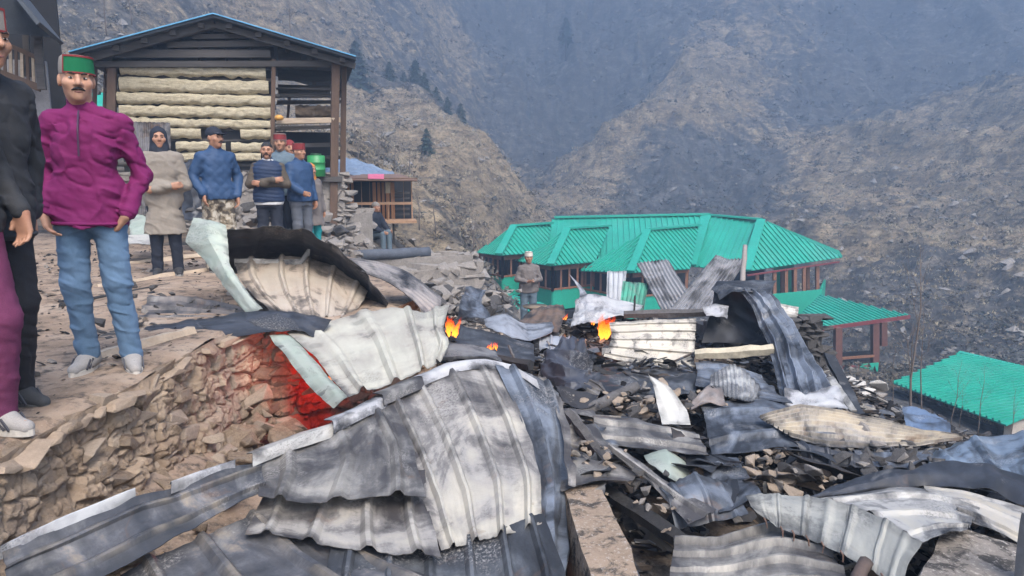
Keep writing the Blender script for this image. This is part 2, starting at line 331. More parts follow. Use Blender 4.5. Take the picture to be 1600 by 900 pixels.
while s_ < 6.2:                                                   # stones bedded in the mud face
    h = .06
    while h < .95:
        w = rs.uniform(.06, .13)
        if rs.random() < .5:
            p, n = wall_pt(s_ + rs.uniform(-.05, .05), h + rs.uniform(-.03, .03), rs.uniform(-.06, -.02)); yw = math.atan2(n.y, n.x)
            stone(p - WO, (rs.uniform(.05, .085), w, rs.uniform(.055, .09)), ROCKS if rs.random() < .75 else R_PALE, wall, (rs.uniform(-.2, .2), rs.uniform(-.3, .1), yw + rs.uniform(-.3, .3)), rnd=rs)
        h += rs.uniform(.09, .15)
    s_ += rs.uniform(.10, .17)
s_ = 1.2
while s_ < 5.2:                                                   # flat slabs along the brink
    p, n = wall_pt(s_, 0.03, rs.uniform(-.10, -.02)); w = rs.uniform(.07, .17); yw = math.atan2(n.y, n.x)
    stone(p - WO + Vector((0, 0, -.02)), (rs.uniform(.08, .13), w, rs.uniform(.03, .05)), R_SLAB, wall, (rs.uniform(-.08, .08), rs.uniform(-.05, .15), yw + rs.uniform(-.2, .2)), 'slab', rs)
    s_ += w * 1.5
# slump of mud and stones at the foot of the wall
pile = empty('rubble_pile', P(260, 745, 3.3)); PO = Vector(pile.location); tag(pile, 'slumped heap of mud lumps and stones at the foot of the earth wall', 'rubble')
for i in range(110):
    s0 = rs.uniform(.9, 4.0); p, n = wall_pt(s0, rs.uniform(.50, .95), rs.uniform(-.05, .28)); sz = rs.choice((.03, .04, .05, .07, .10))
    zz = max(p.z, -.62) + rs.uniform(-.05, .06); stone(Vector((p.x, p.y, zz)) - PO, sz, ROCKS if rs.random() < .6 else R_PALE, pile, rnd=rs)
# apron of loose earth between wall foot and fallen roof
ap = []
ny_, nx_ = 90, 60
for j in range(ny_):
    for i in range(nx_):
        s0 = .3 + 5.0 * j / (ny_ - 1); p, n = wall_pt(s0, .55 + .2 * (i / (nx_ - 1)), -.12 + 1.0 * i / (nx_ - 1)); ap.append((p.x, p.y, -.50 - .45 * (i / (nx_ - 1)) ** 1.3 - .28 * sstep(2.6, 4.4, s0)))
ap = np.array(ap); ap[:, 2] += .07 * (fbm(ap[:, 0] * 3, ap[:, 1] * 3, 2, 5, .6) - .5) * 2
ii = np.arange(len(ap)).reshape(ny_, nx_); q = np.stack([ii[:-1, :-1], ii[1:, :-1], ii[1:, 1:], ii[:-1, 1:]], -1).reshape(-1, 4)[:, ::-1]
tag(link('loose_earth', np_mesh('loose_earth', ap, q), DUST), 'loose dusty earth at the foot of the terrace wall', kind='structure')
def scatter(name, label, n, region, zf, meshes_sizes, mat, seed, flat=.6):
    """many small broken bits nobody could count, as one object"""
    r = np.random.default_rng(seed); V = []; Q = []; k = 0
    ico = [np.array(v) for v in [(0, 0, 1), (.9, 0, .1), (.2, .9, 0), (-.8, .5, .1), (-.7, -.7, 0), (.3, -.9, .1), (0, 0, -.8)]]; tri = [(0, 1, 2), (0, 2, 3), (0, 3, 4), (0, 4, 5), (0, 5, 1), (6, 2, 1), (6, 3, 2), (6, 4, 3), (6, 5, 4), (6, 1, 5)]
    B = np.array(ico); X = r.uniform(region[0], region[1], n); Y = r.uniform(region[2], region[3], n); Z = zf(X, Y); s = meshes_sizes[0] + (meshes_sizes[1] - meshes_sizes[0]) * r.random(n) ** 3
    a = r.uniform(0, 6.28, n); tl = r.uniform(-.6, .6, n); st = np.stack([r.uniform(.6, 1.8, n), r.uniform(.5, 1, n), r.uniform(.3, 1, n) * flat], -1)
    P_ = (B[None] * (1 + r.uniform(-.3, .3, (n, 7, 1)))) * st[:, None, :] * s[:, None, None]
    c, s1 = np.cos(tl)[:, None], np.sin(tl)[:, None]; x, y, z = P_[..., 0], P_[..., 1], P_[..., 2]; x, z = x * c - z * s1, x * s1 + z * c; c, s1 = np.cos(a)[:, None], np.sin(a)[:, None]; x, y = x * c - y * s1, x * s1 + y * c
    V = np.stack([x + X[:, None], y + Y[:, None], z + Z[:, None]], -1).reshape(-1, 3); Q = (np.array(tri)[None] + 7 * np.arange(n)[:, None, None]).reshape(-1, 3)
    me = np_mesh(name, V, Q); me.polygons.foreach_set('use_smooth', np.zeros(len(Q), bool)); return tag(link(name, me, mat), label, kind='stuff')
def bits_mat(name, cols):
    t = NT(name); v = t.coord('Object'); n = t.vor(v, 9, 'F1', 1); sp = t.node('ShaderNodeSeparateColor'); t.wire(n, sp.inputs[0]); f = t.noise(v, 60, 4, .7)
    c = t.ramp(sp.outputs[0], [(i / len(cols), k) for i, k in enumerate(cols)], 'CONSTANT'); c = t.mix(t.ramp(f, [(.3, .5), (.6, 0.0)]), c, (.03, .028, .026)); return t.out(c, .95, 0, .2)
CHARB = bits_mat('charred_bits', [(.015, .015, .016), (.03, .028, .027), (.07, .06, .05), (.13, .10, .075), (.02, .02, .022), (.22, .19, .16), (.04, .036, .035)])
EARTHB = bits_mat('earth_bits', [(.20, .145, .10), (.30, .22, .15), (.12, .09, .07), (.36, .28, .20), (.05, .045, .042), (.26, .19, .13)])
tz_ = lambda X, Y: terrain(X, Y)[0]
scatter('rubble', 'charred bits and broken rubble strewn between the fallen sheets', 9000, (-1.3, 5.2, 1.8, 10.5), tz_, (.012, .085), CHARB, 1)
scatter('earth_crumbs', 'crumbs of earth lying below the terrace wall', 3500, (-2.0, -.6, 2.0, 5.2), lambda X, Y: -.56 - .30 * sstep(-2.0, -.9, X) - .1 * sstep(3, 4.5, Y) + .0 * X, (.006, .04), EARTHB, 2)
scatter('terrace_crumbs', 'charred crumbs lying on the trodden terrace', 2200, (-6.5, -2.15, 2.4, 11.5), lambda X, Y: np.full_like(X, .01), (.006, .045), CHARB, 3, .4)
scatter('slope_stones', 'loose stones on the burnt slope right of the heap', 2500, (2.5, 12, 5.5, 18), tz_, (.02, .13), CHARB, 4)

def scraps(name, label, n, region, seed, mat, zf):
    """bent shreds of sheet, splinters and charred sticks lying over each other, one object"""
    r = np.random.default_rng(seed); m = MB(); rr_ = random.Random(seed)
    XS, YS = r.uniform(region[0], region[1], n), r.uniform(region[2], region[3], n); ZS = zf(XS, YS) + r.uniform(0, .12, n)
    for i in range(n):
        x, y, z = float(XS[i]), float(YS[i]), float(ZS[i]); a = r.uniform(0, 6.28); dr = Vector((math.cos(a), math.sin(a), r.uniform(-.25, .35))).normalized(); c = Vector((x, y, z))
        if r.random() < .5: ln = r.uniform(.08, .45); w = r.uniform(.008, .028); m.bar(c - dr * ln / 2, c + dr * ln / 2, w, w * r.uniform(.5, 1.3), jit=w * .3)
        else:
            ln, w = r.uniform(.06, .28), r.uniform(.04, .16); sx = dr.cross(Vector((r.uniform(-.4, .4), r.uniform(-.4, .4), 1))).normalized(); n_ = sx.cross(dr); k = 4; vs = []
            for q in range(k):
                t = q / (k - 1) - .5; b_ = n_ * (r.uniform(-.25, .25) * ln * .35 + (t * t) * ln * r.uniform(-.8, .8)); e1, e2 = r.uniform(.6, 1.1), r.uniform(.6, 1.1)
                for s_, e_ in ((-1, e1), (0, 1), (1, e2)): vs.append(c + dr * t * ln + sx * s_ * w * .5 * e_ + b_ + n_ * (.015 if s_ == 0 else 0))
            vs += [v - n_ * .003 for v in vs]; f = []
            for q in range(k - 1):
                for s_ in range(2): a0 = q * 3 + s_; f += [(a0, a0 + 1, a0 + 4, a0 + 3), (a0 + 15, a0 + 16, a0 + 13, a0 + 12)]
            m.add(vs, f)
    return tag(m.build(name, mat), label, kind='stuff')
SCRAPM = bits_mat('scrap_bits', [(.02, .021, .024), (.05, .05, .055), (.10, .11, .13), (.03, .028, .027), (.17, .16, .15), (.012, .012, .013), (.26, .24, .21), (.07, .055, .045)])
scraps('charred_scraps', 'shreds of burnt sheet and charred sticks strewn over the heap', 1500, (.15, 4.2, 2.9, 9.2), 11, SCRAPM, tz_)
scraps('charred_splinters', 'charred splinters strewn on the terrace edge and left part of the heap', 260, (-1.0, .3, 4.3, 8.5), 12, SCRAPM, tz_)
# ---------------------------------------------------------------- buildings
WOODG = simple('weathered_wood', (.075, .068, .064), .9, .4, 3, .6, 26, stretch=(.25, 1, 3)); WOODB = simple('brown_wood', (.10, .062, .042), .85, .35, 3, .5, 26, stretch=(1, 1, .25)); WOODO = simple('orange_plank', (.36, .175, .075), .8, .3, 4, .4, 30, stretch=(3, 3, .3)); WOODT = simple('tan_timber', (.36, .22, .13), .8, .3, 4, .4, 30); WOODP = simple('pale_timber', (.42, .33, .24), .85, .3, 4, .4, 30, stretch=(.3, 1, 1))
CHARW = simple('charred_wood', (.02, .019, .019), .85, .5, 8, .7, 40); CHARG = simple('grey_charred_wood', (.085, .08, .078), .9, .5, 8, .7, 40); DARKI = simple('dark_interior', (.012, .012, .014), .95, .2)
class Frame:
    """a wall plane standing at px, d and turned by rz; maps photo pixels onto it"""
    def __init__(s, px, d, rz, z=0.0):
        p = P(px, 300, d); s.o = Vector((p.x, d, z)); s.rz = rz; s.ax = Vector((math.cos(rz), math.sin(rz), 0)); s.ay = Vector((-math.sin(rz), math.cos(rz), 0))
    def at(s, px, py, dep=0.0):
        u = (px - 800) / F; v = (450 - py) / F; r = Vector((u, CT + v * ST, -ST + v * CT)); c = Vector((0, 0, CZ)); o = s.o + s.ay * dep
        t = (o - c).dot(s.ay) / r.dot(s.ay); q = c + r * t - s.o; return Vector((q.dot(s.ax), dep, q.z))
# ---- granary with straw-filled log wall
fh = Frame(333, 14.0, R(15)); house = empty('log_granary', fh.o, fh.rz); tag(house, 'old log granary with cream straw bands between dark beams and low gable roof', 'house')
L = fh.at
x0, x1 = L(186, 200).x, L(428, 200).x; xr = L(527, 200).x; zb = -.05
bands = [(103, 118), (124, 143), (147, 162), (167, 182), (186, 198), (201, 215), (222, 235), (240, 251)]
def straw_mat():
    t = NT('straw_and_chaff'); v = t.coord('Object', (1, 1, 4)); n = t.noise(v, 9, 8, .7, .5); f = t.noise(v, 60, 5, .7)
    c = t.ramp(n, [(.3, (.36, .30, .19)), (.45, (.62, .54, .375)), (.62, (.76, .68, .50))]); c = t.mix(t.ramp(f, [(.3, .6), (.5, 0.0)]), c, (.20, .15, .10)); t.bump(t.math('ADD', n, f), .8, .05); return t.out(c, .95, 0, .1)
STRAW = straw_mat()
def rough_strip(xa, xb, za, zc, y, dep, amp, seed, name, mat, par, smooth=True, res=.022):
    nx = max(6, int((xb - xa) / res)); nz = max(4, int((zc - za) / res)); V = []
    X, Z = np.meshgrid(np.linspace(0, 1, nx), np.linspace(0, 1, nz), indexing='ij'); x = xa + (xb - xa) * X; jag = (noise3(x * 3, seed, 0.0) - .5) * .025 + (noise3(x * 14, seed, 3.0) - .5) * .03
    z = za + (zc - za) * Z + jag * (np.abs(Z - .5) * 2) + (noise3(x * 9, Z * 9, seed) - .5) * .04 * (np.abs(Z - .5) * 2); bul = np.clip(1 - np.abs(2 * Z - 1) ** 5, 0, 1) * dep + (amp * (fbm(x * 5, z * 9, seed, 4, .6) - .5) + .05 * (fbm(x * 22, z * 34, seed, 3, .6, True) - .5)) * (sstep(0, .15, Z) * sstep(1, .85, Z))
    yv = y - bul; ii = np.arange(nx * nz).reshape(nx, nz); q = np.stack([ii[:-1, :-1], ii[1:, :-1], ii[1:, 1:], ii[:-1, 1:]], -1).reshape(-1, 4)
    return link(name, np_mesh(name, np.stack([x, yv, z], -1).reshape(-1, 3), q), mat, par)
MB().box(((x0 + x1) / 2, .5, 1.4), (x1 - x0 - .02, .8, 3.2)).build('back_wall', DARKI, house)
for i, (ya, yb) in enumerate(bands):
    za, zc = L(300, yb + 1.5).z, L(300, ya - 1.5).z; segs = [(x0 + .05, x1 - .06)]
    if i == 5: segs = [(L(268, 208).x, L(318, 208).x), (L(378, 208).x, x1 - .02)]
    if i == 6: segs = [(L(270, 208).x, L(352, 208).x), (L(362, 208).x, x1 - .08)]
    if i == 7: segs = [(L(272, 208).x, L(410, 208).x)]
    for a, b_ in segs: rough_strip(a + rs.uniform(-.05, .05), b_ + rs.uniform(-.05, .05), za, zc, .06, .09, .06, i * 3.3, 'straw_band', STRAW, house)
logys = [98] + [(bands[i][1] + bands[i + 1][0]) / 2 for i in range(7)] + [257, 268]
for i, y in enumerate(logys):
    z = L(300, y).z; m = MB(); xa, xb = x0 - rs.uniform(.02, .2), x1 + rs.uniform(.0, .15); n = 9
    m.tube([Vector((xa + (xb - xa) * k / n,   .13 + rs.uniform(-.01, .01), z + rs.uniform(-.012, .012))) for k in range(n + 1)], [.042 + rs.uniform(-.01, .012) for k in range(n + 1)], 8, .08); m.build('log', WOODG, house, True)
# beams of the gable
for (pa, pb, ya, yb, th) in ((178, 422, 84, 84, .15), (150, 545, 101, 100, .10), (262, 425, 70, 68, .11), (300, 385, 58, 58, .08), (335, 420, 47, 50, .07)):
    a, b_ = L(pa, ya, -.05), L(pb, yb, -.05); MB().bar(a, b_, .14, th, jit=.015).build('beam', WOODG, house)
for i, pxx in enumerate((216, 253, 290, 333, 372, 410, 452, 496)):
    yy = 22 + abs(pxx - 333) * .30 + 6; a, b_ = L(pxx, yy, .55), L(pxx, 96, .55); MB().box((a + b_) / 2, (.42, .03, abs(a.z - b_.z))).build('gable_board', WOODG, house)
# roof: two slopes with ribs and a bright edge
BLUER = simple('roof_underside', (.05, .06, .075), .7, .3); EDGEB = simple('blue_roof_edge', (.10, .33, .55), .5, .15)
pk, le, re_ = L(333, 22, -.5), L(108, 82, -.5), L(556, 89, -.5)
for a, b_ in ((pk, le), (pk, re_)):
    m = MB(); t_ = Vector((0, 0, -.05)); back_ = Vector((0, 6.5, 0)); n = 1
    m.add([a, b_, b_ + back_, a + back_, a + t_, b_ + t_, b_ + back_ + t_, a + back_ + t_], [(0, 1, 2, 3), (7, 6, 5, 4), (0, 4, 5, 1), (1, 5, 6, 2), (2, 6, 7, 3), (3, 7, 4, 0)]); rf = m.build('roof_slope', BLUER, house)
    MB().bar(a + Vector((0, -.02, .008)), b_ + Vector((0, -.02, .008)), .05, .018).build('roof_edge', EDGEB, rf)
    d = b_ - a
    for k in range(5):
        q = a + d * (k + .5) / 5 + Vector((0, .1, -.10)); MB().bar(q, q + Vector((0, 5.5, 0)), .10, .09).build('purlin', WOODG, house)
    MB().bar(a + Vector((0, .25, -.13)), b_ + Vector((0, .25, -.13)), .12, .12, jit=.01).build('rafter', WOODG, house)
# posts
for pxx, ya, yb, w, dep in ((428, 92, 262, .07, -.05), (524, 100, 385, .14, -.12), (176, 98, 330, .14, 0), (166, 98, 200, .06, .3), (150, 98, 200, .06, .6), (452, 150, 190, .06, 1.2), (538, 92, 330, .10, .3)):
    a, b_ = L(pxx, ya, dep), L(pxx - 3, yb, dep); MB().bar(a, b_, w, w, (1, 0, 0), .012).build('post', WOODB, house)
# right bay: lofts, hay and clutter
for ya, yb, th, dep in ((190, 188, .12, -.1), (200, 198, .08, .2), (228, 226, .07, .3), (150, 150, .06, .5), (138, 139, .05, .4), (160, 160, .05, .8), (246, 246, .05, .5)):
    a, b_ = L(432, ya, dep), L(532, yb, dep); MB().bar(a, b_, .16, th, jit=.02).build('loft_plank', WOODP if ya == 190 else WOODG, house)
for (pa, pb, ya, yb) in ((434, 518, 108, 128), (434, 516, 132, 148)):
    a, b_ = L(pa, ya, 1.6), L(pb, yb, 1.6); MB().box((a + b_) / 2, (abs(b_.x - a.x), .05, abs(a.z - b_.z))).build('inner_board', WOODG, house)
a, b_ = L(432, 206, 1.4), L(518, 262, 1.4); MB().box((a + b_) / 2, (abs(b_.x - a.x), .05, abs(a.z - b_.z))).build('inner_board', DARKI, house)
a, b_ = L(462, 186, .6), L(520, 164, .6)
rough_strip(a.x, b_.x, a.z, b_.z, .9, .4, .3, 44., 'hay_stack', simple('dull_hay', (.17, .125, .085), .95, .4, 12, .8, 50), house)
tag(MB().tube([fh.o + fh.ax * L(436, 184, -.3).x + fh.ay * -.3 + Vector((0, 0, L(436, 188, -.3).z - .0)) + Vector((0, 0, k)) for k in (0, .03, .07, .10)], [.05, .085, .08, .03], 12).build('pumpkin', simple('pumpkin_skin', (.55, .28, .06), .6), None, True), 'small orange pumpkin on the loft plank of the granary', 'pumpkin')
# green drum
def W(fr, v): return fr.o + fr.ax * v.x + fr.ay * v.y + Vector((0, 0, v.z))
a, b_ = W(fh, L(495, 276, -.25)), W(fh, L(495, 243, -.25)); m = MB(); hgt = b_.z - a.z
tank = empty('water_drum', a); tag(tank, 'green plastic water drum in the open bay of the granary', 'drum')
MB().tube([Vector((0, 0, hgt * t)) for t in (0, .03, .3, .33, .36, .63, .66, .69, .97, 1.0)], [.15, .165, .165, .178, .165, .165, .178, .165, .165, .15], 20).build('drum_body', simple('green_plastic', (.03, .23, .07), .45), tank, True)
MB().tube([Vector((0, 0, hgt)), Vector((0, 0, hgt + .035))], [.10, .10], 16).build('drum_lid', simple('dark_lid', (.02, .08, .04), .5), tank, True)
MB().bar(L(432, 280, 0), L(535, 279, 0), .5, .10, jit=.02).build('floor_beam', WOODG, house)
# corrugated iron leaning on the wall behind the hooded person
sheet_later = []
# stone footing under and right of the granary
def drystone(name, label, pts, zt, zb_, n_across, meshes, seed, thick=.35, size=.16):
    r = random.Random(seed); o = empty(name, pts[0]); tag(o, label, 'stone wall'); O = Vector(o.location)
    m = MB(); A, B_ = Vector(pts[0]), Vector(pts[1]); d = (B_ - A); ln = d.length; d.normalize(); n = Vector((d.y, -d.x, 0)); c = (A + B_) / 2
    mm = Matrix(((d.x, -n.x, 0), (d.y, -n.y, 0), (0, 0, 1)))
    m.box(Vector((c.x, c.y, (zt + zb_) / 2)) - n * .15 - O, (ln, thick, zt - zb_ - .05), mm); m.build('wall_core', BURNT if meshes is R_BURNT else STONE, o)
    z = zb_
    while z < zt:
        hh_ = r.uniform(.07, .12) * size / .16; x = 0
        while x < ln:
            w = r.uniform(.10, .26) * size / .16; p = A + d * (x + w / 2) + n * r.uniform(-.02, .03); p.z = z + hh_ / 2
            stone(p - O, (w * .58, .13, hh_ * .85), meshes, o, (r.uniform(-.06, .06), r.uniform(-.06, .06), math.atan2(d.y, d.x) + r.uniform(-.12, .12)), rnd=r); x += w
        z += hh_
    return o
g0 = W(fh, L(176, 340)); g1 = W(fh, L(540, 340))
drystone('stone_footing', 'dry stone footing under the log granary', [g0 + Vector((0, -.02, 0)), g1 + Vector((0, -.02, 0))], L(300, 272).z, -.15, 0, R_STONE, 5, .5, .2)
# ---- hut with tarpaulin roof
ft = Frame(580, 20.0, R(10)); hut = empty('timber_hut', ft.o + Vector((0, 0, -.2)), ft.rz); tag(hut, 'small plank hut with blue tarpaulin roof and verandah posts', 'hut'); HT = ft.at; OF = Vector((0, 0, .2))
def hbox(pa, ya, pb, yb, dep, th, nm, mat, par=None):
    a, b_ = HT(pa, ya, dep) + OF, HT(pb, yb, dep) + OF; return MB().box((a + b_) / 2, (abs(b_.x - a.x), th, abs(b_.z - a.z))).build(nm, mat, par or hut)
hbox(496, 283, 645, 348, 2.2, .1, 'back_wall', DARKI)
pxx = 497
while pxx < 611:
    w = rs.uniform(5.5, 8)
    if not (553 < pxx < 575): hbox(pxx, 285, pxx + w - .5, 344, .35 + rs.uniform(0, .03), .03, 'plank', WOODO)
    pxx += w
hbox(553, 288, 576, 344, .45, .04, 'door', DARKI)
for pxx, w in ((510, 2.2), (536, 2.2), (564, 2.5), (577, 2.2), (605, 2.6), (612, 2.0), (630, 1.8), (642, 3)): hbox(pxx, 284, pxx + w, 346, 0, .07, 'post', WOODT)
hbox(496, 316.5, 644, 319.5, -.03, .05, 'rail', WOODT); hbox(556, 344, 650, 347, -.1, .9, 'floor_plank', WOODT); hbox(496, 344, 556, 348, .0, .9, 'floor_plank', WOODG)
for y in (300, 308, 325, 333): hbox(612, y, 640, y + 3, .6, .2, 'shelf', WOODG)
hbox(613, 347, 617, 386, .0, .09, 'prop_post', WOODG)
hbox(488, 278, 652, 283.5, -.25, .10, 'eaves_beam', simple('rust_beam', (.12, .075, .05), .9))
a, b_, c_, d_ = HT(486, 280, -.5) + OF, HT(652, 281, -.5) + OF, HT(625, 272, 1.0) + OF, HT(490, 272, 1.0) + OF
def slab(vs, th): m = MB(); t = Vector((0, 0, -th)); return m.add(list(vs) + [v + t for v in vs], [tuple(range(len(vs)))] + [tuple(range(2 * len(vs) - 1, len(vs) - 1, -1))] + [(i, i + len(vs), (i + 1) % len(vs) + len(vs), (i + 1) % len(vs)) for i in range(len(vs))])
slab([a, b_, c_, d_], .03).build('roof_sheet', simple('rusty_roof', (.16, .10, .075), .8, .4, 3), hut)
slab([HT(575, 279.6, -.48) + OF + Vector((0, 0, .012)), HT(600, 279.8, -.48) + OF + Vector((0, 0, .012)), HT(600, 273, .7) + OF + Vector((0, 0, .02)), HT(575, 273, .7) + OF + Vector((0, 0, .02))], .008).build('pink_patch', simple('pink_plastic', (.55, .12, .20), .7), hut)
rows = [[W(ft, HT(pxq, yq, dq)) for pxq, yq, dq in row] for row in ([(494, 273, .6), (540, 273, .6), (590, 274, .6), (622, 276, .6)], [(496, 262, 1.6), (535, 261, 1.6), (575, 263, 1.6), (618, 274, 1.4)], [(500, 252, 2.6), (535, 249, 2.6), (566, 251, 2.6), (612, 271, 2.0)])]
HUTROWS = rows
HC = HT(590, 296, -.05) + OF
MB().box(HT(606, 293, -.06) + OF, (.12, .03, .28), jit=.02).build('hanging_cloth', simple('beige_rag', (.4, .33, .22), .9), hut)
# stone heap before the hut and terrace edge walls
g = P(495, 388, 15.5); drystone('stone_heap', 'stacked flat stones piled below the hut verandah', [P(488, 372, 15.2), P(572, 372, 16.2)], P(530, 332, 15.6).z, P(530, 395, 15.6).z, 0, R_STONE, 8, .8, .26)
drystone('terrace_wall', 'low dry stone wall falling away behind the dark arch', [P(560, 440, 12.0), P(745, 452, 13.0)], P(650, 420, 12.5).z, P(650, 470, 12.5).z - .3, 0, R_STONE, 9, .5, .24)
drystone('terrace_step', 'broken stone terrace step under the blue-grey log', [P(545, 402, 14.5), P(735, 412, 15.6)], P(640, 400, 15).z, P(640, 432, 15).z, 0, R_STONE, 10, .6, .26)
lg = MB(); A_, B_ = P(548, 400, 14.3), P(670, 394, 15.2); lg.tube([A_.lerp(B_, t / 8) + Vector((0, 0, rs.uniform(-.01, .01))) for t in range(9)], [.11 + rs.uniform(-.008, .008) for _ in range(9)], 12, .05)
tag(lg.build('timber_log', simple('blue_grey_log', (.075, .085, .105), .9, .35, 5, .5, 30), None, True), 'blue-grey log lying below the seated man', 'log')
# ---- house corner at the upper left
fu = Frame(30, 10.5, R(22)); up_ = empty('balcony_house', fu.o, fu.rz); tag(up_, 'corner of a dark-roofed timber house with balcony railing at the upper left', 'house'); U_ = fu.at
slab([U_(-60, -40, -.5), U_(30, -12, -.5), U_(78, 52, -.5), U_(-60, 40, -.5)], .05).build('roof_gable', BLUER, up_)
a, b_ = U_(24, -16, -.55), U_(80, 54, -.55); MB().bar(a, b_, 1.6, .05).build('roof_slope', BLUER, up_)
MB().bar(U_(-60, 60, 0), U_(62, 128, 0) if 0 else U_(-60, 50, 0), .08).build('beam', WOODG, up_)
MB().bar(U_(-60, 38, 0), U_(62, 92, 0), .06, .06).build('hand_rail', WOODB, up_); MB().bar(U_(-60, 92, 0), U_(64, 138, 0), .10, .10).build('floor_beam', WOODB, up_)
for k in range(9):
    t = k / 8; MB().bar(U_(-10 + 70 * t, 60 + 31 * t, 0), U_(-10 + 72 * t, 110 + 27 * t, 0), .035).build('baluster', WOODP if k % 2 else WOODB, up_)
MB().bar(U_(58, 48, -.05), U_(66, 140, -.05), .10).build('post', WOODG, up_); MB().bar(U_(40, 45, .2), U_(44, 120, .2), .08).build('post', WOODG, up_)
MB().box(U_(0, 80, 1.2), (1.6, .1, 2.2)).build('inner_wall', DARKI, up_); MB().box(U_(-10, 160, .4), (1.4, .1, 1.2)).build('lower_wall', simple('plaster', (.25, .24, .24), .9), up_)
# ---- ribbed roof planes for the green houses
def teal_mat(name, c):
    t = NT(name); v = t.coord('Object'); n = t.noise(v, .8, 6, .6); f = t.noise(v, 9, 6, .7); cc = t.ramp(n, [(.3, tuple(x * .85 for x in c)), (.7, tuple(min(1, x * 1.1) for x in c))])
    cc = t.mix(t.ramp(f, [(.55, 0.0), (.75, .6)]), cc, (c[0] * .6 + .06, c[1] * .5, c[2] * .5)); cc = t.mix(t.ramp(t.noise(v, .35, 5, .6), [(.5, 0.0), (.7, .3)]), cc, (.10, .34, .27)); return t.out(cc, .55, 0)
TEAL = teal_mat('turquoise_roof', (.011, .315, .225)); TEALW = simple('green_panel', (.012, .33, .22), .6, .12); REDF = simple('red_fascia', (.17, .035, .035), .6, .2); POSTW = simple('brown_post', (.22, .10, .055), .7, .3)
def ribbed(par, pts, eave, step=.30, rw=.07, rh=.075, th=.04, name='roof_plane', mat=None, flatn=False):
    """a roof plane through pixel corners (the first three fix the plane) with standing ribs square to its eave"""
    O = Vector(par.location); q = [P(*p) for p in pts[:3]]; n = (q[1] - q[0]).cross(q[2] - q[0]).normalized()
    if n.z < 0: n = -n
    c = Vector((0, 0, CZ))
    for p in pts[3:]:
        r = P(*p) - c; q.append(c + r * ((q[0] - c).dot(n) / r.dot(n)))
    e = (q[eave[1]] - q[eave[0]]).normalized(); s = n.cross(e); o0 = q[eave[0]]; uv = [((p - o0).dot(e), (p - o0).dot(s)) for p in q]
    m = MB(); k = len(q); m.add([p - O for p in q] + [p - n * th - O for p in q], [tuple(range(k)), tuple(range(2 * k - 1, k - 1, -1))] + [(i, i + k, (i + 1) % k + k, (i + 1) % k) for i in range(k)])
    u = min(a for a, _ in uv) + step * .5; um = max(a for a, _ in uv)
    while u < um:
        vs = []
        for i in range(k):
            (a0, b0), (a1, b1) = uv[i], uv[(i + 1) % k]
            if (a0 - u) * (a1 - u) < 0: vs.append(b0 + (b1 - b0) * (u - a0) / (a1 - a0))
        if len(vs) >= 2 and max(vs) - min(vs) > .1:
            A = o0 + e * u + s * min(vs) + n * rh * .4 - O; B = o0 + e * u + s * max(vs) + n * rh * .4 - O; m.bar(A, B, rw, rh, n)
        u += step
    return m.build(name, mat or TEAL, par), q, n
def capbar(par, a, b, w=.32, h=.09, name='hip_cap', mat=None):
    O = Vector(par.location); A, B = P(*a) - O, P(*b) - O; MB().bar(A + Vector((0, 0, .06)), B + Vector((0, 0, .06)), w, h).build(name, mat or TEAL, par)
def vpanel(par, a, b, z0, z1, th, name, mat):
    O = Vector(par.location); A = Vector((a[0], a[1], (z0 + z1) / 2)) - O; B = Vector((b[0], b[1], (z0 + z1) / 2)) - O; return MB().bar(A, B, th, z1 - z0).build(name, mat, par)
comp = empty('green_roofed_house', P(1000, 500, 36)); tag(comp, 'long timber house with several turquoise hipped roofs and green balconies', 'house')
ribbed(comp, [(868, 341, 41), (1106, 336, 41), (1080, 416, 36), (780, 405, 36)], (2, 3)); capbar(comp, (866, 341, 41), (1108, 336, 41), .5, .1, 'ridge_cap')
ribbed(comp, [(1106, 336, 41), (1190, 344, 39.5), (1165, 424, 35.5), (1080, 416, 36)], (2, 3)); capbar(comp, (1104, 337, 40.9), (1080, 416, 35.9), .5)
ribbed(comp, [(1190, 344, 39), (1316, 402, 38), (1165, 424, 35.2)], (1, 2)); capbar(comp, (1189, 345, 38.9), (1166, 424, 35.1), .45); capbar(comp, (1106, 337, 41), (1190, 344, 39.2), .4)
ribbed(comp, [(1190, 344, 39.2), (1310, 393, 42), (1316, 402, 38)], (1, 2), mat=TEAL)
pav = [((803, 354, 37.5), (745, 395, 37.2), (779, 399, 34.5), (852, 394, 36.8), (862, 350, 39.5)), ((887, 358, 36.5), (808, 408, 36.0), (860, 415, 33.2), (930, 409, 35.2), (952, 354, 38.5)), ((1012, 360, 35.5), (905, 423, 35.0), (985, 426, 31.8), (1078, 420, 34.2), (1092, 353, 38.0))]
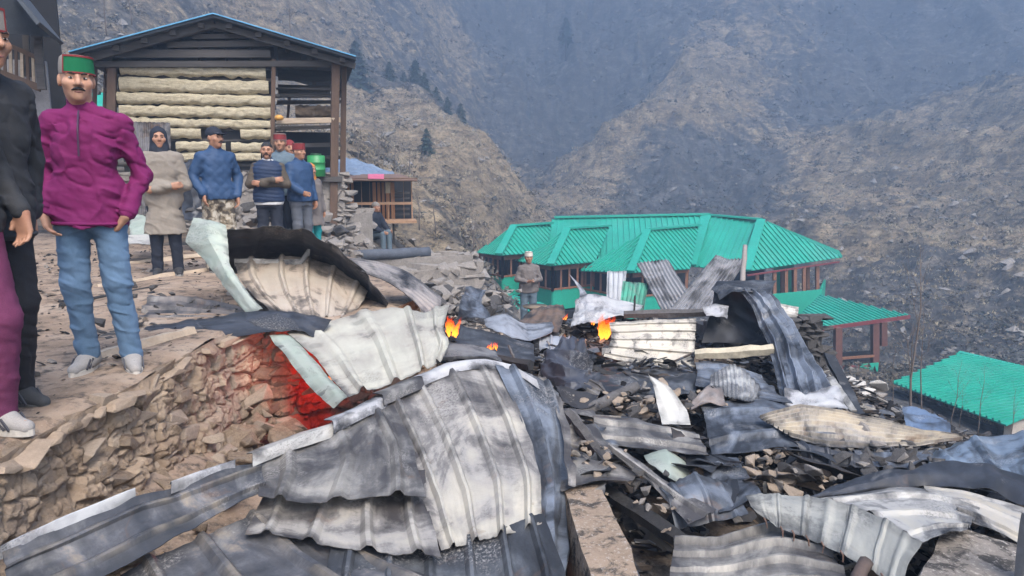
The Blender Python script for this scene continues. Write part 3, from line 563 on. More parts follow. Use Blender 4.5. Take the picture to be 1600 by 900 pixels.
for i, (ap_, l_, c_, r_, rd) in enumerate(pav):
    ribbed(comp, [ap_, l_, c_], (1, 2)); ribbed(comp, [ap_, c_, r_, rd], (1, 2)); capbar(comp, ap_, c_, .36); capbar(comp, ap_, rd, .35, .09, 'ridge_cap')
    C3, L3, R3 = P(*c_), P(*l_), P(*r_); ins = ((L3 - C3).normalized() + (R3 - C3).normalized()) * .55; ins.z = 0
    cc, ll, rr_ = C3 + ins, L3 + ins * .4, R3 + ins * .4; ze = C3.z - .12; zp = ze - (1.15 if i else 1.05); zf = zp - .95
    ln = lambda a, b, t: (a.x + (b.x - a.x) * t, a.y + (b.y - a.y) * t)
    for a, b_ in ((cc, ll), (cc, rr_)):
        vpanel(comp, (a.x, a.y), ln(a, b_, .95), zf, zp, .08, 'balcony_panel', TEALW); vpanel(comp, (a.x, a.y), ln(a, b_, .98), ze - .22, ze - .02, .1, 'lintel', POSTW)
        vpanel(comp, (a.x, a.y), ln(a, b_, .96), zp, zp + .07, .14, 'balcony_rail', POSTW)
        bk = ins.normalized() * 1.3
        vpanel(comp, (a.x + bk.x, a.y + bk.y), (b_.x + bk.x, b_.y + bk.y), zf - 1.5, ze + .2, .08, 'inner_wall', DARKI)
        n = 5
        for k in range(n + 1):
            x, y = ln(a, b_, k / n * .95); O = Vector(comp.location); MB().bar(Vector((x, y, zp - .05)) - O, Vector((x, y, ze + .05)) - O, .13 if k in (0, n) else .09, None, (0, 1, 0)).build('post', POSTW, comp)
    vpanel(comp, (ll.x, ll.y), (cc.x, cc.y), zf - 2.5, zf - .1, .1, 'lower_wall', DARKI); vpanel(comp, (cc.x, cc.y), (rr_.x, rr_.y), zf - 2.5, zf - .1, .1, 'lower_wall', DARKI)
# lower turquoise lean-to roofs below the balconies
ribbed(comp, [(722, 438, 37), (850, 474, 32), (835, 488, 30.5), (708, 458, 34.5)], (2, 3), .4, .04, .03, name='lean_to_roof')
# right wing: open verandah under the right hip
eA, eB = P(1168, 428, 35.0), P(1312, 407, 37.8); O = Vector(comp.location)
zt = min(eA.z, eB.z) - .05; MB().bar(eA - O + Vector((0, .05, -.08)), eB - O + Vector((0, .05, -.08)), .08, .08).build('fascia', REDF, comp)
for pxx, d in ((1183, 35.6), (1210, 36.0), (1228, 36.3), (1242, 36.5), (1256, 36.8), (1262, 38.5), (1277, 37.4), (1240, 39.5), (1222, 39.5)):
    a = P(pxx, 415, d); b_ = P(pxx, 462, d); MB().bar(P(pxx, 428 - (pxx - 1168) * .146 + 1, d) - O, b_ - O, .16, None, (0, 1, 0)).build('post', POSTW, comp)
pa, pb, pc = P(1190, 470, 35.4), P(1283, 458, 37.2), P(1288, 450, 40); zt_ = P(1240, 456, 36.4).z; zb2 = P(1240, 494, 36.4).z
vpanel(comp, (pa.x, pa.y), (pb.x, pb.y), zb2, zt_, .1, 'balcony_panel', TEALW); vpanel(comp, (pb.x, pb.y), (pc.x, pc.y), zb2, zt_ + .1, .1, 'balcony_panel', TEALW)
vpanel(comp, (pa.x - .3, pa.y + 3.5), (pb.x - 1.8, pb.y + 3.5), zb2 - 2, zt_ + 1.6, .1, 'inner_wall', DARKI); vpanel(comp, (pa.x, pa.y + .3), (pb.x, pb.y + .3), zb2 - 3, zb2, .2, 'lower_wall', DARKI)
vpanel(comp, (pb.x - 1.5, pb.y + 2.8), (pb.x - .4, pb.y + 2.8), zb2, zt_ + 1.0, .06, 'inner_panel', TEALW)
# lower porch roof on red-brown posts
_, q4, _ = ribbed(comp, [(1282, 461, 35), (1421, 493, 33.5), (1270, 514, 30.5), (1254, 488, 32)], (1, 2), name='porch_roof')
MB().bar(P(1270, 516, 30.4) - O, P(1421, 495, 33.4) - O, .08, .16).build('fascia', REDF, comp)
for pxx, ya, yb, d in ((1309, 512, 592, 31.0), (1367, 504, 572, 32.5), (1380, 503, 540, 35)): MB().bar(P(pxx, ya, d) - O, P(pxx, yb, d) - O, .28, None, (0, 1, 0)).build('porch_post', simple('red_brown_post', (.13, .055, .04), .7, .25), comp)
MB().bar(P(1300, 561, 31.2) - O, P(1365, 556, 32.4) - O, .1, .10).build('porch_rail', POSTW, comp)
a, b_ = P(1312, 582, 31), P(1341, 580, 31.6); MB().bar(a - O, b_ - O, .06, .55).build('porch_panel', REDF, comp); a, b_ = P(1341, 580, 31.6), P(1371, 577, 32.3); MB().bar(a - O, b_ - O, .06, .62).build('porch_panel', TEALW, comp)
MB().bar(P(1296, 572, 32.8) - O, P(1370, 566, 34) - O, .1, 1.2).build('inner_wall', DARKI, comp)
# house roof at the lower right
lo_ = empty('lower_green_house', P(1520, 640, 22)); tag(lo_, 'broad turquoise roof of a lower house at the right border', 'house')
ribbed(lo_, [(1500, 552, 27), (1395, 598, 24.5), (1572, 664, 19.5), (1720, 600, 24)], (1, 2), .24); capbar(lo_, (1498, 553, 27), (1720, 606, 24), .3, .08, 'ridge_cap')
O = Vector(lo_.location); a, b_ = P(1575, 668, 20), P(1640, 650, 21); MB().bar(a - O - Vector((0, 0, .5)), b_ - O - Vector((0, 0, .5)), .2, 1.3).build('wall', simple('pale_plaster', (.45, .40, .34), .9), lo_)
a, b_ = P(1410, 606, 25), P(1575, 668, 20.2); MB().bar(a - O - Vector((0, -.5, 1.2)), b_ - O - Vector((0, -.5, 1.2)), .2, 2.0).build('wall', DARKI, lo_)
# far turquoise roof glimpsed between the granary posts
fg = empty('distant_green_shed', P(165, 180, 24)); tag(fg, 'turquoise shed glimpsed left of the log granary', 'shed')
ribbed(fg, [(120, 150, 24), (200, 146, 25), (200, 200, 22), (110, 200, 22)], (2, 3)); ribbed(fg, [(30, 150, 22), (84, 156, 22), (84, 190, 20), (20, 188, 20)], (2, 3))
# ---------------------------------------------------------------- trees and scrub on the slopes
def leaf_mat(name, c, var=.4, sc=1.5):
    if name in _mc: return _mc[name]
    t = NT(name); v = t.coord('Object'); n = t.noise(v, sc, 4, .6); cc = t.ramp(n, [(.3, tuple(x * (1 - var) for x in c)), (.7, tuple(x * (1 + var) for x in c))]); _mc[name] = t.out(cc, .9, 0, .2); return _mc[name]
NEEDLE = leaf_mat('needles', (.05, .072, .06)); BARK = simple('bark', (.09, .07, .055), .9); TWIG = simple('dry_twig', (.13, .105, .09), .9); SCRUB = leaf_mat('dry_scrub', (.13, .11, .085), .35, .4); SCRUBG = leaf_mat('grey_scrub', (.10, .10, .092), .35, .4); TUFT = leaf_mat('dry_grass', (.34, .285, .195), .3, .6)
def conifer(px, pbase, ptop, d, label, seed, group='conifers on the gully edge', loose=.0):
    r = random.Random(seed); b = P(px, pbase, d); h = P(px, ptop, d).z - b.z; gz = ground_z(b.x, b.y); o = empty('conifer_tree', (b.x, b.y, min(b.z, gz))); tag(o, label, 'tree', group); off = max(0, b.z - gz)
    MB().tube([Vector((0, 0, -.3)), Vector((.02 * h, 0, off + h * .5)), Vector((0, 0, off + h * .97))], [.035 * h, .022 * h, .004 * h], 6).build('trunk', BARK, o, True)
    m = MB(); n = int(120 + 25 * h)
    for i in range(n):
        t = r.random() ** .8; z = off + h * (.12 + .86 * t); rad = h * (.34 * (1 - t) ** .7 + .03) * r.uniform(.55, 1.15); a = r.uniform(0, 6.283); dr = Vector((math.cos(a), math.sin(a), 0)); sd_ = Vector((-dr.y, dr.x, 0))
        base = Vector((0, 0, z)); tip = base + dr * rad + Vector((0, 0, -rad * r.uniform(.1, .5))); w = rad * r.uniform(.2, .38)
        for k in range(4):
            f = .25 + .75 * k / 3; c = base.lerp(tip, f); s = w * (1.2 - f) + .03 * h * r.random(); up = Vector((r.uniform(-.3, .3), r.uniform(-.3, .3), r.uniform(-.5, .3))) * s
            m.add([c - sd_ * s + up, c + dr * s * .9 - Vector((0, 0, s * .4)), c + sd_ * s - up * .5], [(0, 1, 2)]); m.add([c - sd_ * s * .6 - Vector((0, 0, s * .5)), c + up + Vector((0, 0, s * .5)), c + sd_ * s * .7], [(0, 1, 2)])
    m.build('crown', NEEDLE, o); return o
conifer(667, 268, 200, 62, 'lone conifer standing on the tan slope above the plank hut', 1)
for i, (px, pb, pt, d, lb) in enumerate(((558, 165, 62, 92, 'tall conifer directly right of the granary roof'), (610, 155, 95, 100, 'conifer halfway between the granary roof and the dark conifer row'), (650, 160, 92, 104, 'tallest conifer of the dark row above the lone conifer'), (664, 175, 112, 102, 'conifer just right of the tallest one in the dark row'), (682, 190, 135, 100, 'third conifer of the dark row counted from its left'), (700, 198, 150, 98, 'fourth conifer of the dark row counted from its left'), (720, 212, 160, 96, 'rightmost conifer of the dark row at the gully'), (632, 165, 112, 108, 'small conifer at the left end of the dark row'), (884, 72, 26, 225, 'hazy lone conifer high on the mountain near the top'), (1015, 130, 116, 170, 'small dark conifer on the crest of the tan outcrop'))): conifer(px, pb, pt, d if d < 140 else 140 + (d - 140) * .5, lb, 10 + i)
def bare_tree(px, pbase, ptop, d, label, seed, name='bare_tree', thin=1.0, spread=.5, depth=4, mat=None, group='leafless trees and saplings'):
    r = random.Random(seed); b = P(px, pbase, d); h = P(px, ptop, d).z - b.z; o = empty(name, b); tag(o, label, 'tree', group)
    tm, bm_ = MB(), MB(); top = Vector((r.uniform(-.08, .08) * h, r.uniform(-.05, .05) * h, h)); pts = [Vector((0, 0, -.25 * min(h, 2))), Vector((0, 0, 0)), top * .35 + Vector((r.uniform(-.03, .03) * h, 0, 0)), top * .7 + Vector((r.uniform(-.03, .03) * h, 0, 0)), top]
    r0 = .016 * h * thin; tm.tube(pts, [r0 * 1.2, r0, r0 * .7, r0 * .4, r0 * .1], 6); tm.build('trunk', mat or TWIG, o, True)
    def br(p, dr, ln, rad, dep):
        q = p + dr * ln * .5 + Vector((r.uniform(-.1, .1), r.uniform(-.1, .1), r.uniform(0, .1))) * ln; e = q + (dr + Vector((0, 0, .25))).normalized() * ln * .5; bm_.tube([p, q, e], [rad, rad * .7, rad * .25], 4, 0, False)
        if dep > 0:
            for k in range(r.choice((2, 3))):
                f = r.uniform(.3, .95); s = p.lerp(e, f); a = r.uniform(0, 6.28); nd = (dr + Vector((math.cos(a), math.sin(a), r.uniform(-.1, .7))) * .75).normalized(); br(s, nd, ln * r.uniform(.4, .65), rad * .55, dep - 1)
    for k in range(int(5 + 5 * spread)):
        f = r.uniform(.25, .95); i = min(3, 1 + int(f * 3)); s = pts[i].lerp(pts[i + 1], (f * 3) % 1) if i < 4 else top; a = r.uniform(0, 6.28); br(s, Vector((math.cos(a) * spread, math.sin(a) * spread, .8)).normalized(), h * .28 * (1.15 - f * .6), r0 * .42 * (1.1 - f), depth - 2)
    bm_.build('branches', mat or TWIG, o); return o
bt = [(1422, 700, 385, 9.5, 'tallest bare sapling rising before the right hillside', .35), (1390, 660, 540, 11, 'thin bare shoot left of the tallest sapling', .3), (1487, 652, 560, 10, 'forked bare shrub before the lower turquoise roof', .5), (1500, 655, 600, 10.5, 'short bare twig right of the forked shrub', .5), (1530, 660, 570, 9.5, 'straight bare sapling before the middle of the lower turquoise roof', .35), (1578, 690, 600, 9, 'bare twig near the right border before the lower roof', .3), (1440, 640, 470, 14, 'bare shrub behind the tallest sapling', .5),
      (560, 262, 190, 40, 'grey leafless tree just right of the granary post', .8), (590, 262, 195, 44, 'grey leafless tree above the tarpaulin roof', .8), (618, 270, 205, 46, 'grey leafless tree right above the hut roof', .8), (640, 262, 215, 52, 'small grey leafless tree left of the lone conifer', .8), (680, 350, 290, 36, 'leafless shrub right of the hut', .9), (655, 345, 285, 33, 'leafless shrub against the right post of the hut', .9), (715, 360, 310, 38, 'leafless shrub halfway between hut and green roofs', .9), (165, 40, -30, 40, 'leafless tree above the cap of the magenta man', .8), (205, 25, -40, 46, 'leafless tree left of the granary roof peak', .8), (455, 60, 0, 48, 'leafless tree behind the right roof slope of the granary', .8), (740, 385, 330, 30, 'leafless shrub at the left tip of the green roofs', .9)]
for i, (px, pb, pt, d, lb, sp) in enumerate(bt): bare_tree(px, pb, pt, d, lb, 60 + i, thin=.5 if sp < .6 else 1.0, spread=sp, depth=4 if sp < .6 else 5)
def tufts(name, label, n, seed, mat, size, k, dmin, dmax, want, up=.5):
    """clumps of small crossed blades or twigs over the slopes, one object"""
    r = np.random.default_rng(seed); m = n * 4; d = np.exp(r.uniform(math.log(dmin), math.log(dmax), m)); u = r.uniform(-.85, .85, m); x = u * d; z, t = terrain(x, d)
    wt = want(t + (fbm(x * .05, d * .05, seed, 4) - .5) * 1.1, x, d); keep = r.random(m) < wt; x, d, z = x[keep][:n], d[keep][:n], z[keep][:n]; n = len(x)
    s = size[0] + (size[1] - size[0]) * r.random(n) ** 2; s = s * (.55 + d / 130)
    c = r.normal(0, 1, (n, k, 3)) * np.array([.5, .5, .25]) ; c[..., 2] = np.abs(c[..., 2]) + .1; T = c[:, :, None, :] + r.normal(0, .17, (n, k, 3, 3)) * np.array([1, 1, up])
    V = (T * s[:, None, None, None] + np.stack([x, d, z], -1)[:, None, None, :]).reshape(-1, 3); Q = np.arange(len(V)).reshape(-1, 3); me = np_mesh(name, V, Q); me.polygons.foreach_set('use_smooth', np.zeros(len(Q), bool)); tag(link(name, me, mat), label, kind='stuff')
tufts('dry_scrub', 'brown leafless scrub dotted over the hillsides', 8000, 21, SCRUB, (.25, .8), 26, 24, 260, lambda t, x, y: np.clip(.15 + .6 * (1 - np.abs(t - .45) * 2), .05, 1), .8)
tufts('grey_scrub', 'grey bushes on the scree and in the gully', 6500, 22, SCRUBG, (.25, .8), 26, 30, 280, lambda t, x, y: np.clip(.9 - t, .1, 1), .8)
tufts('dry_grass', 'pale dry grass tufts covering the tan slopes', 15000, 23, TUFT, (.12, .42), 14, 14, 190, lambda t, x, y: np.clip((t - .25) * 1.8, 0, 1) * (y > 15), 1.6)
r5 = np.random.default_rng(5)
def hill_rocks(n):
    d = np.exp(r5.uniform(math.log(30), math.log(200), n)); x = r5.uniform(-.85, .85, n) * d; z = terrain(x, d)[0]; return x, d, z
_hx = hill_rocks(5000); _it = [0]
def _hz(X, Y): X[:] = _hx[0]; Y[:] = _hx[1]; return _hx[2]
scatter('hill_rocks', 'rocks and boulders littering the mountainside', 5000, (0, 1, 0, 1), _hz, (.05, .55), STONE, 6, 1.0)
# ---------------------------------------------------------------- burnt roofing sheets
def metal(name, paint, soot=.5, ash=.3, rust=.15, grey=(.16, .165, .175), seed=0., rough=.5, met=.15, scale=1.0, dark=(.016, .017, .02), grad=0.0):
    """painted or galvanised sheet after a fire: paint left in patches, soot, ash dust, rust, streaks along the ribs"""
    t = NT(name); cb = t.node('ShaderNodeCombineXYZ'); t.wire(t.attr('su'), cb.inputs[0]); t.wire(t.attr('sv'), cb.inputs[1]); t.wire(t.attr('sid'), cb.inputs[2])
    v = cb.outputs[0]
    mp = t.node('ShaderNodeMapping'); t.wire(v, mp.inputs[0]); mp.inputs['Scale'].default_value = (7, 1.1, 1); mp.inputs['Location'].default_value = (seed, seed * .7, seed); sv = mp.outputs[0]
    mq = t.node('ShaderNodeMapping'); t.wire(v, mq.inputs[0]); mq.inputs['Location'].default_value = (seed * 1.3, seed * .4, seed * 2); v = mq.outputs[0]
    big = t.noise(v, 1.7 * scale, 5, .55, .5); b2 = t.noise(v, 2.9 * scale, 6, .6, .9); mid = t.noise(v, 8 * scale, 6, .6, .3); fine = t.noise(v, 85, 4, .7); st = t.noise(sv, 2.2, 5, .55); zone = t.noise(v, 2.3 * scale, 4, .6, .4)
    p = t.mix(t.ramp(big, [(.32, .55), (.62, 0.0)]), paint, tuple(c * .70 for c in paint))
    p = t.mix(t.ramp(st, [(.5, 0.0), (.74, .45)]), p, tuple(c * .5 + .02 for c in paint))
    fld = t.math('ADD', t.math('MULTIPLY', b2, .78), t.math('MULTIPLY', st, .22)); fld = t.math('ADD', fld, t.math('MULTIPLY', t.attr('edge'), .05)); fld = t.math('ADD', fld, t.math('MULTIPLY', t.math('SUBTRACT', fine, .5), .10))
    if grad: fld = t.math('SUBTRACT', fld, t.math('MULTIPLY', t.math('SUBTRACT', t.attr('sv'), .6), grad))
    k = .66 - .36 * soot
    g = t.ramp(fld, [(max(0, k - .15), 0.0), (k - .03, .5), (k + .04, 1.0)]); c = t.mix(g, p, grey)
    g2 = t.ramp(fld, [(k + .04, 0.0), (k + .08, .45), (k + .18, .97)]); c = t.mix(g2, c, dark)
    # blistered patch: fine stipple of char on ash
    zm = t.math('MULTIPLY', t.ramp(zone, [(.56, 0.0), (.62, 1.0)]), min(.9, .25 + soot * .7)); c = t.mix(zm, c, t.ramp(fine, [(.38, dark), (.5, tuple(x * .75 for x in grey)), (.66, (.34, .32, .30))]))
    rm = t.ramp(t.noise(v, 4.3 * scale, 7, .65, .8), [(.66 - .25 * rust, 0.0), (.78 - .2 * rust, .75)]); c = t.mix(rm, c, t.ramp(fine, [(.3, (.06, .035, .022)), (.7, (.19, .11, .065))]))
    am = t.ramp(t.noise(v, 3.1 * scale, 6, .62, .4), [(.66 - .22 * ash, 0.0), (.84 - .2 * ash, .55)]); c = t.mix(am, c, (.44, .425, .40))
    sp = t.vor(v, 3.5 * scale); c = t.mix(t.math('MULTIPLY', t.ramp(t.math('ADD', sp, t.math('MULTIPLY', t.math('SUBTRACT', mid, .5), .35)), [(.08, .85), (.16, 0.0)]), min(1, soot * 1.2)), c, dark)
    c = t.mix(t.math('MULTIPLY', t.attr('crest'), t.ramp(mid, [(.42, 0.0), (.66, .35)])), c, tuple(min(1, x * 1.05 + .02) for x in paint))
    c = t.mix(t.math('MULTIPLY', t.ramp(t.attr('edge'), [(.55, 0.0), (1.0, .55)]), t.ramp(mid, [(.35, 0.0), (.6, 1.0)])), c, dark)
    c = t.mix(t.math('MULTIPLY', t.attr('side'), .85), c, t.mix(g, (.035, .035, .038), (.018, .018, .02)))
    t.bump(t.math('ADD', t.math('MULTIPLY', fine, .4), mid), .3, .006)
    ro = t.math('ADD', t.math('MULTIPLY', mid, .35), rough - .12)
    return t.out(c, ro, met)
CREAM = metal('cream_paint', (.52, .50, .41), .30, .2, .06, (.36, .33, .28), 1)
CREAM2 = metal('cream_scorched', (.48, .44, .36), .54, .3, .22, (.29, .27, .245), 2, grad=.16, dark=(.045, .041, .042))
GREYM = metal('grey_scorched', (.42, .39, .335), .66, .35, .2, (.19, .18, .165), 3, grad=.08, dark=(.042, .039, .040))
BLUEM = metal('blue_grey_sooted', (.21, .24, .285), .62, .35, .15, (.115, .13, .155), 4, .45)
DARKM = metal('black_sooted', (.14, .15, .165), .72, .25, .15, (.055, .06, .068), 5, .5)
NAVYM = metal('navy_soot', (.06, .066, .082), .55, .2, .06, (.028, .031, .039), 6, .5)
TANM = metal('tan_scorched', (.55, .46, .33), .5, .4, .45, (.30, .27, .23), 7)
GALV = metal('galvanised', (.40, .42, .45), .35, .25, .15, (.27, .28, .30), 8, .4, .35)
WHITEM = metal('white_scorched', (.52, .50, .44), .42, .25, .12, (.45, .43, .39), 9)
ASHM = metal('ash_white', (.46, .46, .45), .5, .6, .05, (.32, .32, .33), 10, .8, 0)
PGREEN = metal('pale_green', (.33, .38, .315), .25, .08, .03, (.36, .38, .33), 11)
BROWNM = metal('brown_rusted', (.20, .13, .09), .5, .25, .6, (.10, .075, .06), 12, .7)
TEALM = metal('green_sheet', (.03, .33, .22), .3, .15, .05, (.04, .16, .12), 13)
def catmull(P_, n):
    """resample control points (m, ..., 3) along axis 0 to n rows"""
    return resample(P_, np.linspace(0, 1, n))
def resample(P_, ts):
    m = len(P_)
    if m > 9: i = np.minimum((ts * (m - 1)).astype(int), m - 2); f = (ts * (m - 1) - i).reshape((-1,) + (1,) * (P_.ndim - 1)); return P_[i] * (1 - f) + P_[i + 1] * f
    if m == 2:
        t = ts.reshape((-1,) + (1,) * (P_.ndim - 1)); return P_[0] * (1 - t) + P_[1] * t
    x = ts * (m - 1); i = np.minimum(x.astype(int), m - 2); f = (x - i).reshape((-1,) + (1,) * (P_.ndim - 1))
    p1 = P_[i]; p2 = P_[i + 1]
    p0 = np.where((i > 0).reshape(f.shape), P_[np.maximum(i - 1, 0)], 2 * p1 - p2); p3 = np.where((i < m - 2).reshape(f.shape), P_[np.minimum(i + 2, m - 1)], 2 * p2 - p1)
    return .5 * (2 * p1 + (p2 - p0) * f + (2 * p0 - 5 * p1 + 4 * p2 - p3) * f ** 2 + (3 * p1 - p0 - 3 * p2 + p3) * f ** 3)
_sid = [0]
def sheet(name, label, ctrl, mat, ribs=None, crumple=.012, res=.022, thick=.003, rag=.012, crease=0.0, cat='metal sheet', group=None, parent=None, flip=False, soft=.45):
    """a bent metal sheet through rows of control points; ribs = ('u'|'v', number, height, 'trap'|'sine')"""
    _sid[0] += 1; sd_ = _sid[0] * 3.71
    C = np.array([[list(P(*q)) if not isinstance(q, Vector) else list(q) for q in row] for row in ctrl])
    def kinked(A, n):                                               # sheet metal folds in kinks rather than soft curves
        m = len(A); q = np.unique(np.concatenate([np.linspace(0, 1, n), np.linspace(0, 1, m)])); x = q * (m - 1); i = np.minimum(x.astype(int), m - 2); f = (x - i).reshape((-1,) + (1,) * (A.ndim - 1))
        return (1 - soft) * (A[i] * (1 - f) + A[i + 1] * f) + soft * resample(A, q)
    C = kinked(C, 13); C = np.swapaxes(kinked(np.swapaxes(C, 0, 1), 13), 0, 1)
    Lv = np.linalg.norm(np.diff(C, axis=0), axis=-1).sum(0).mean(); Lu = np.linalg.norm(np.diff(C, axis=1), axis=-1).sum(1).mean()
    nv = int(np.clip(Lv / res, 10, 150)); nu = int(np.clip(Lu / res, 10, 150))
    if ribs:
        k = 12 if ribs[3] == 'trap' else 8
        if ribs[0] == 'u': nu = min(320, max(nu, ribs[1] * k))
        else: nv = min(320, max(nv, ribs[1] * k))
    us, vs_ = np.linspace(0, 1, nu), np.linspace(0, 1, nv)
    if ribs and ribs[3] == 'trap':
        q = np.array([0, .09, .18, .28, .36, .40, .455, .545, .60, .64, .72, .82, .91]); q = np.unique(np.concatenate([(k + q) / ribs[1] for k in range(ribs[1])] + [[1.0]]))
        if ribs[0] == 'u': us = q
        else: vs_ = q
    C = np.swapaxes(resample(np.swapaxes(resample(C, vs_), 0, 1), us), 0, 1); nv, nu = len(vs_), len(us)
    U, V = np.meshgrid(us, vs_)
    du = np.gradient(C, axis=1); dv = np.gradient(C, axis=0); N = np.cross(du, dv); N /= np.linalg.norm(N, axis=-1, keepdims=True) + 1e-9
    cen = C.mean((0, 1)); 
    if (N.mean((0, 1)) @ (np.array([0, 0, CZ]) - cen)) * (-1 if flip else 1) < 0: N = -N
    su = U * Lu; sv = V * Lv
    h = np.zeros_like(U)
    if ribs:
        s = (U if ribs[0] == 'u' else V) * ribs[1]; s = s + 0.0
        if ribs[3] == 'sine': h = .5 * np.sin(2 * np.pi * s) * ribs[2]
        else:
            f = s % 1; w = np.abs(f - .5) * 2                          # one flat-topped rib for each module
            h = ribs[2] * np.clip((.30 - w) / .2, 0, 1) + ribs[2] * .10 * sstep(.06, 0, np.abs(w - .64))
        h = h * (.45 + .9 * noise3(su * 2, sv * 2, sd_ + 9))
    crest = np.clip(h / (ribs[2] if ribs else 1), 0, 1)
    h = h + crumple * 1.3 * (np.abs(noise3(su * 2.3 + .6 * sv, sv * 2.3 - .6 * su, sd_ + 4) - .5) * 2 - .5) + crumple * .5 * (fbm(su * 11, sv * 11, sd_ + 7, 3, .6) - .5) + crumple * 2 * (fbm(su * 1.6, sv * 1.6, sd_, 4, .5) - .5) + crumple * .9 * (fbm(su * 5, sv * 5, sd_ + 3, 3, .5, True) - .6)
    if crease: h = h + crease * (fbm(su * 3.2, sv * 3.2, sd_ + 5, 3, .55, True) - .6) * 2 + crease * .8 * (np.abs(noise3(su * 1.7 + sv, sv * 1.7 - su, sd_) - .5))
    # torn, nibbled border
    e = np.minimum(np.minimum(U, 1 - U) * Lu, np.minimum(V, 1 - V) * Lv)
    if rag:
        r1 = (fbm(su * 6, sv * 6, sd_ + 1, 4, .6) - .5) * 2 * rag; w = sstep(.07, 0, e)[..., None]
        ru = du / (np.linalg.norm(du, axis=-1, keepdims=True) + 1e-9); rv = dv / (np.linalg.norm(dv, axis=-1, keepdims=True) + 1e-9)
        r2 = (fbm(su * 6 + 9, sv * 6, sd_ + 2, 4, .6) - .5) * 2 * rag
        C = C + w * (ru * r1[..., None] + rv * r2[..., None]); h = h + w[..., 0] * rag * .8 * (noise3(su * 9, sv * 9, sd_) - .5) * 2
    A = C + N * h[..., None]; B = A - N * thick
    V3 = np.concatenate([A.reshape(-1, 3), B.reshape(-1, 3)]); n = nu * nv; ix = np.arange(n).reshape(nv, nu)
    q = np.stack([ix[:-1, :-1], ix[:-1, 1:], ix[1:, 1:], ix[1:, :-1]], -1).reshape(-1, 4)
    ring = np.concatenate([ix[0, :], ix[1:, -1], ix[-1, -2::-1], ix[-2::-1, 0]]); r2 = np.roll(ring, -1)[:-1]; r1 = ring[:-1]
    s4 = np.stack([r1, r1 + n, r2 + n, r2], -1)
    Q = np.concatenate([q, q[:, ::-1] + n, s4])
    tri = A[0, 1] - A[0, 0], A[1, 0] - A[0, 0]
    if np.cross(*tri) @ N[0, 0] < 0: Q = Q[:, ::-1]
    z2 = np.concatenate
    base = A.reshape(-1, 3); org = Vector((float(base[:, 0].mean()), float(base[:, 1].mean()), float(base[:, 2].min())))
    if parent is None: V3 = V3 - np.array(org)
    me = np_mesh(name, V3, Q, {'su': z2([su.ravel()] * 2), 'sv': z2([sv.ravel()] * 2), 'sid': np.full(2 * n, sd_ % 17), 'edge': z2([sstep(.10, 0, e).ravel()] * 2), 'side': z2([np.zeros(n), np.ones(n)]), 'crest': z2([crest.ravel()] * 2)})
    me.set_sharp_from_angle(angle=R(32))
    o = link(name, me, mat, parent)
    if parent is None: o.location = org
    if label: tag(o, label, cat, group)
    return o
# ---------------------------------------------------------------- the collapsed roof in the foreground
RS = 'roofing_sheet'
SLATET = metal('slate_and_tan', (.36, .29, .20), .66, .35, .15, (.10, .10, .108), 77, .5, dark=(.032, .034, .039))
# long ridge cap that runs from the lower left corner up to the middle, in lapped lengths
cap = empty('ridge_cap', P(430, 700, 3.3)); CO = Vector(cap.location)
def capseg(pts, w=.055, mat=None):
    rows = [[], [], []]
    for px, py, d in pts:
        p = P(px, py, d) - CO
        rows[0].append(p + Vector((-w * .9, w * 1.3, -.02))); rows[1].append(p + Vector((0, 0, .012))); rows[2].append(p + Vector((w * .25, -w * .75, -.03)))
    return sheet('cap_length', None, rows, mat or ASHM, None, .006, .02, .004, .006, parent=cap)
capseg([(0, 858, 2.33), (90, 815, 2.5), (212, 766, 2.78)], .03, ASHM)
capseg([(268, 757, 2.85), (320, 738, 2.98), (368, 721, 3.1)], .03, ASHM)
capseg([(395, 712, 3.18), (450, 690, 3.36), (520, 668, 3.62), (545, 655, 3.7)], .07, WHITEM)
capseg([(520, 662, 3.6), (565, 640, 3.78), (605, 620, 3.95)], .08, ASHM)
capseg([(598, 620, 3.92), (640, 600, 4.1), (672, 588, 4.25)], .085, GREYM)
capseg([(660, 590, 4.2), (712, 568, 4.4), (760, 564, 4.45), (800, 572, 4.42), (838, 596, 4.3)], .075, ASHM)
tag(cap, 'long bent whitish ridge cap crossing the foreground diagonally above the fallen roof', 'ridge cap')
sheet(RS, 'long black folded roofing sheet below the ridge cap in the lower left corner',
      [[(2, 862, 2.31), (110, 818, 2.52), (215, 772, 2.77), (300, 748, 2.92), (405, 716, 3.2)], [(10, 905, 2.3), (130, 858, 2.48), (230, 812, 2.7), (320, 780, 2.85), (412, 742, 3.1)],
       [(30, 960, 2.15), (160, 900, 2.4), (262, 845, 2.62), (340, 800, 2.8), (415, 768, 3.02)]], SLATET, ('v', 2, .02, 'trap'), .015)
sheet(RS, 'dark grey-brown ribbed roofing sheet across the bottom left foreground',
      [[(190, 900, 2.55), (300, 845, 2.75), (405, 800, 3.0), (500, 805, 3.05)], [(230, 960, 2.4), (350, 910, 2.55), (480, 865, 2.78), (600, 865, 2.84)], [(330, 1010, 2.25), (450, 980, 2.35), (600, 940, 2.5), (730, 910, 2.68)]],
      SLATET, ('u', 4, .028, 'trap'), .012)
sheet(RS, 'sooty dark ribbed sheet under the torn edge at the bottom centre',
      [[(520, 842, 2.86), (640, 850, 2.88), (760, 835, 3.0), (850, 800, 3.2)], [(500, 930, 2.55), (640, 935, 2.6), (770, 920, 2.7), (880, 890, 2.85)], [(480, 1000, 2.3), (640, 1000, 2.35), (780, 990, 2.4), (890, 960, 2.5)]],
      DARKM, ('u', 6, .03, 'trap'), .012)
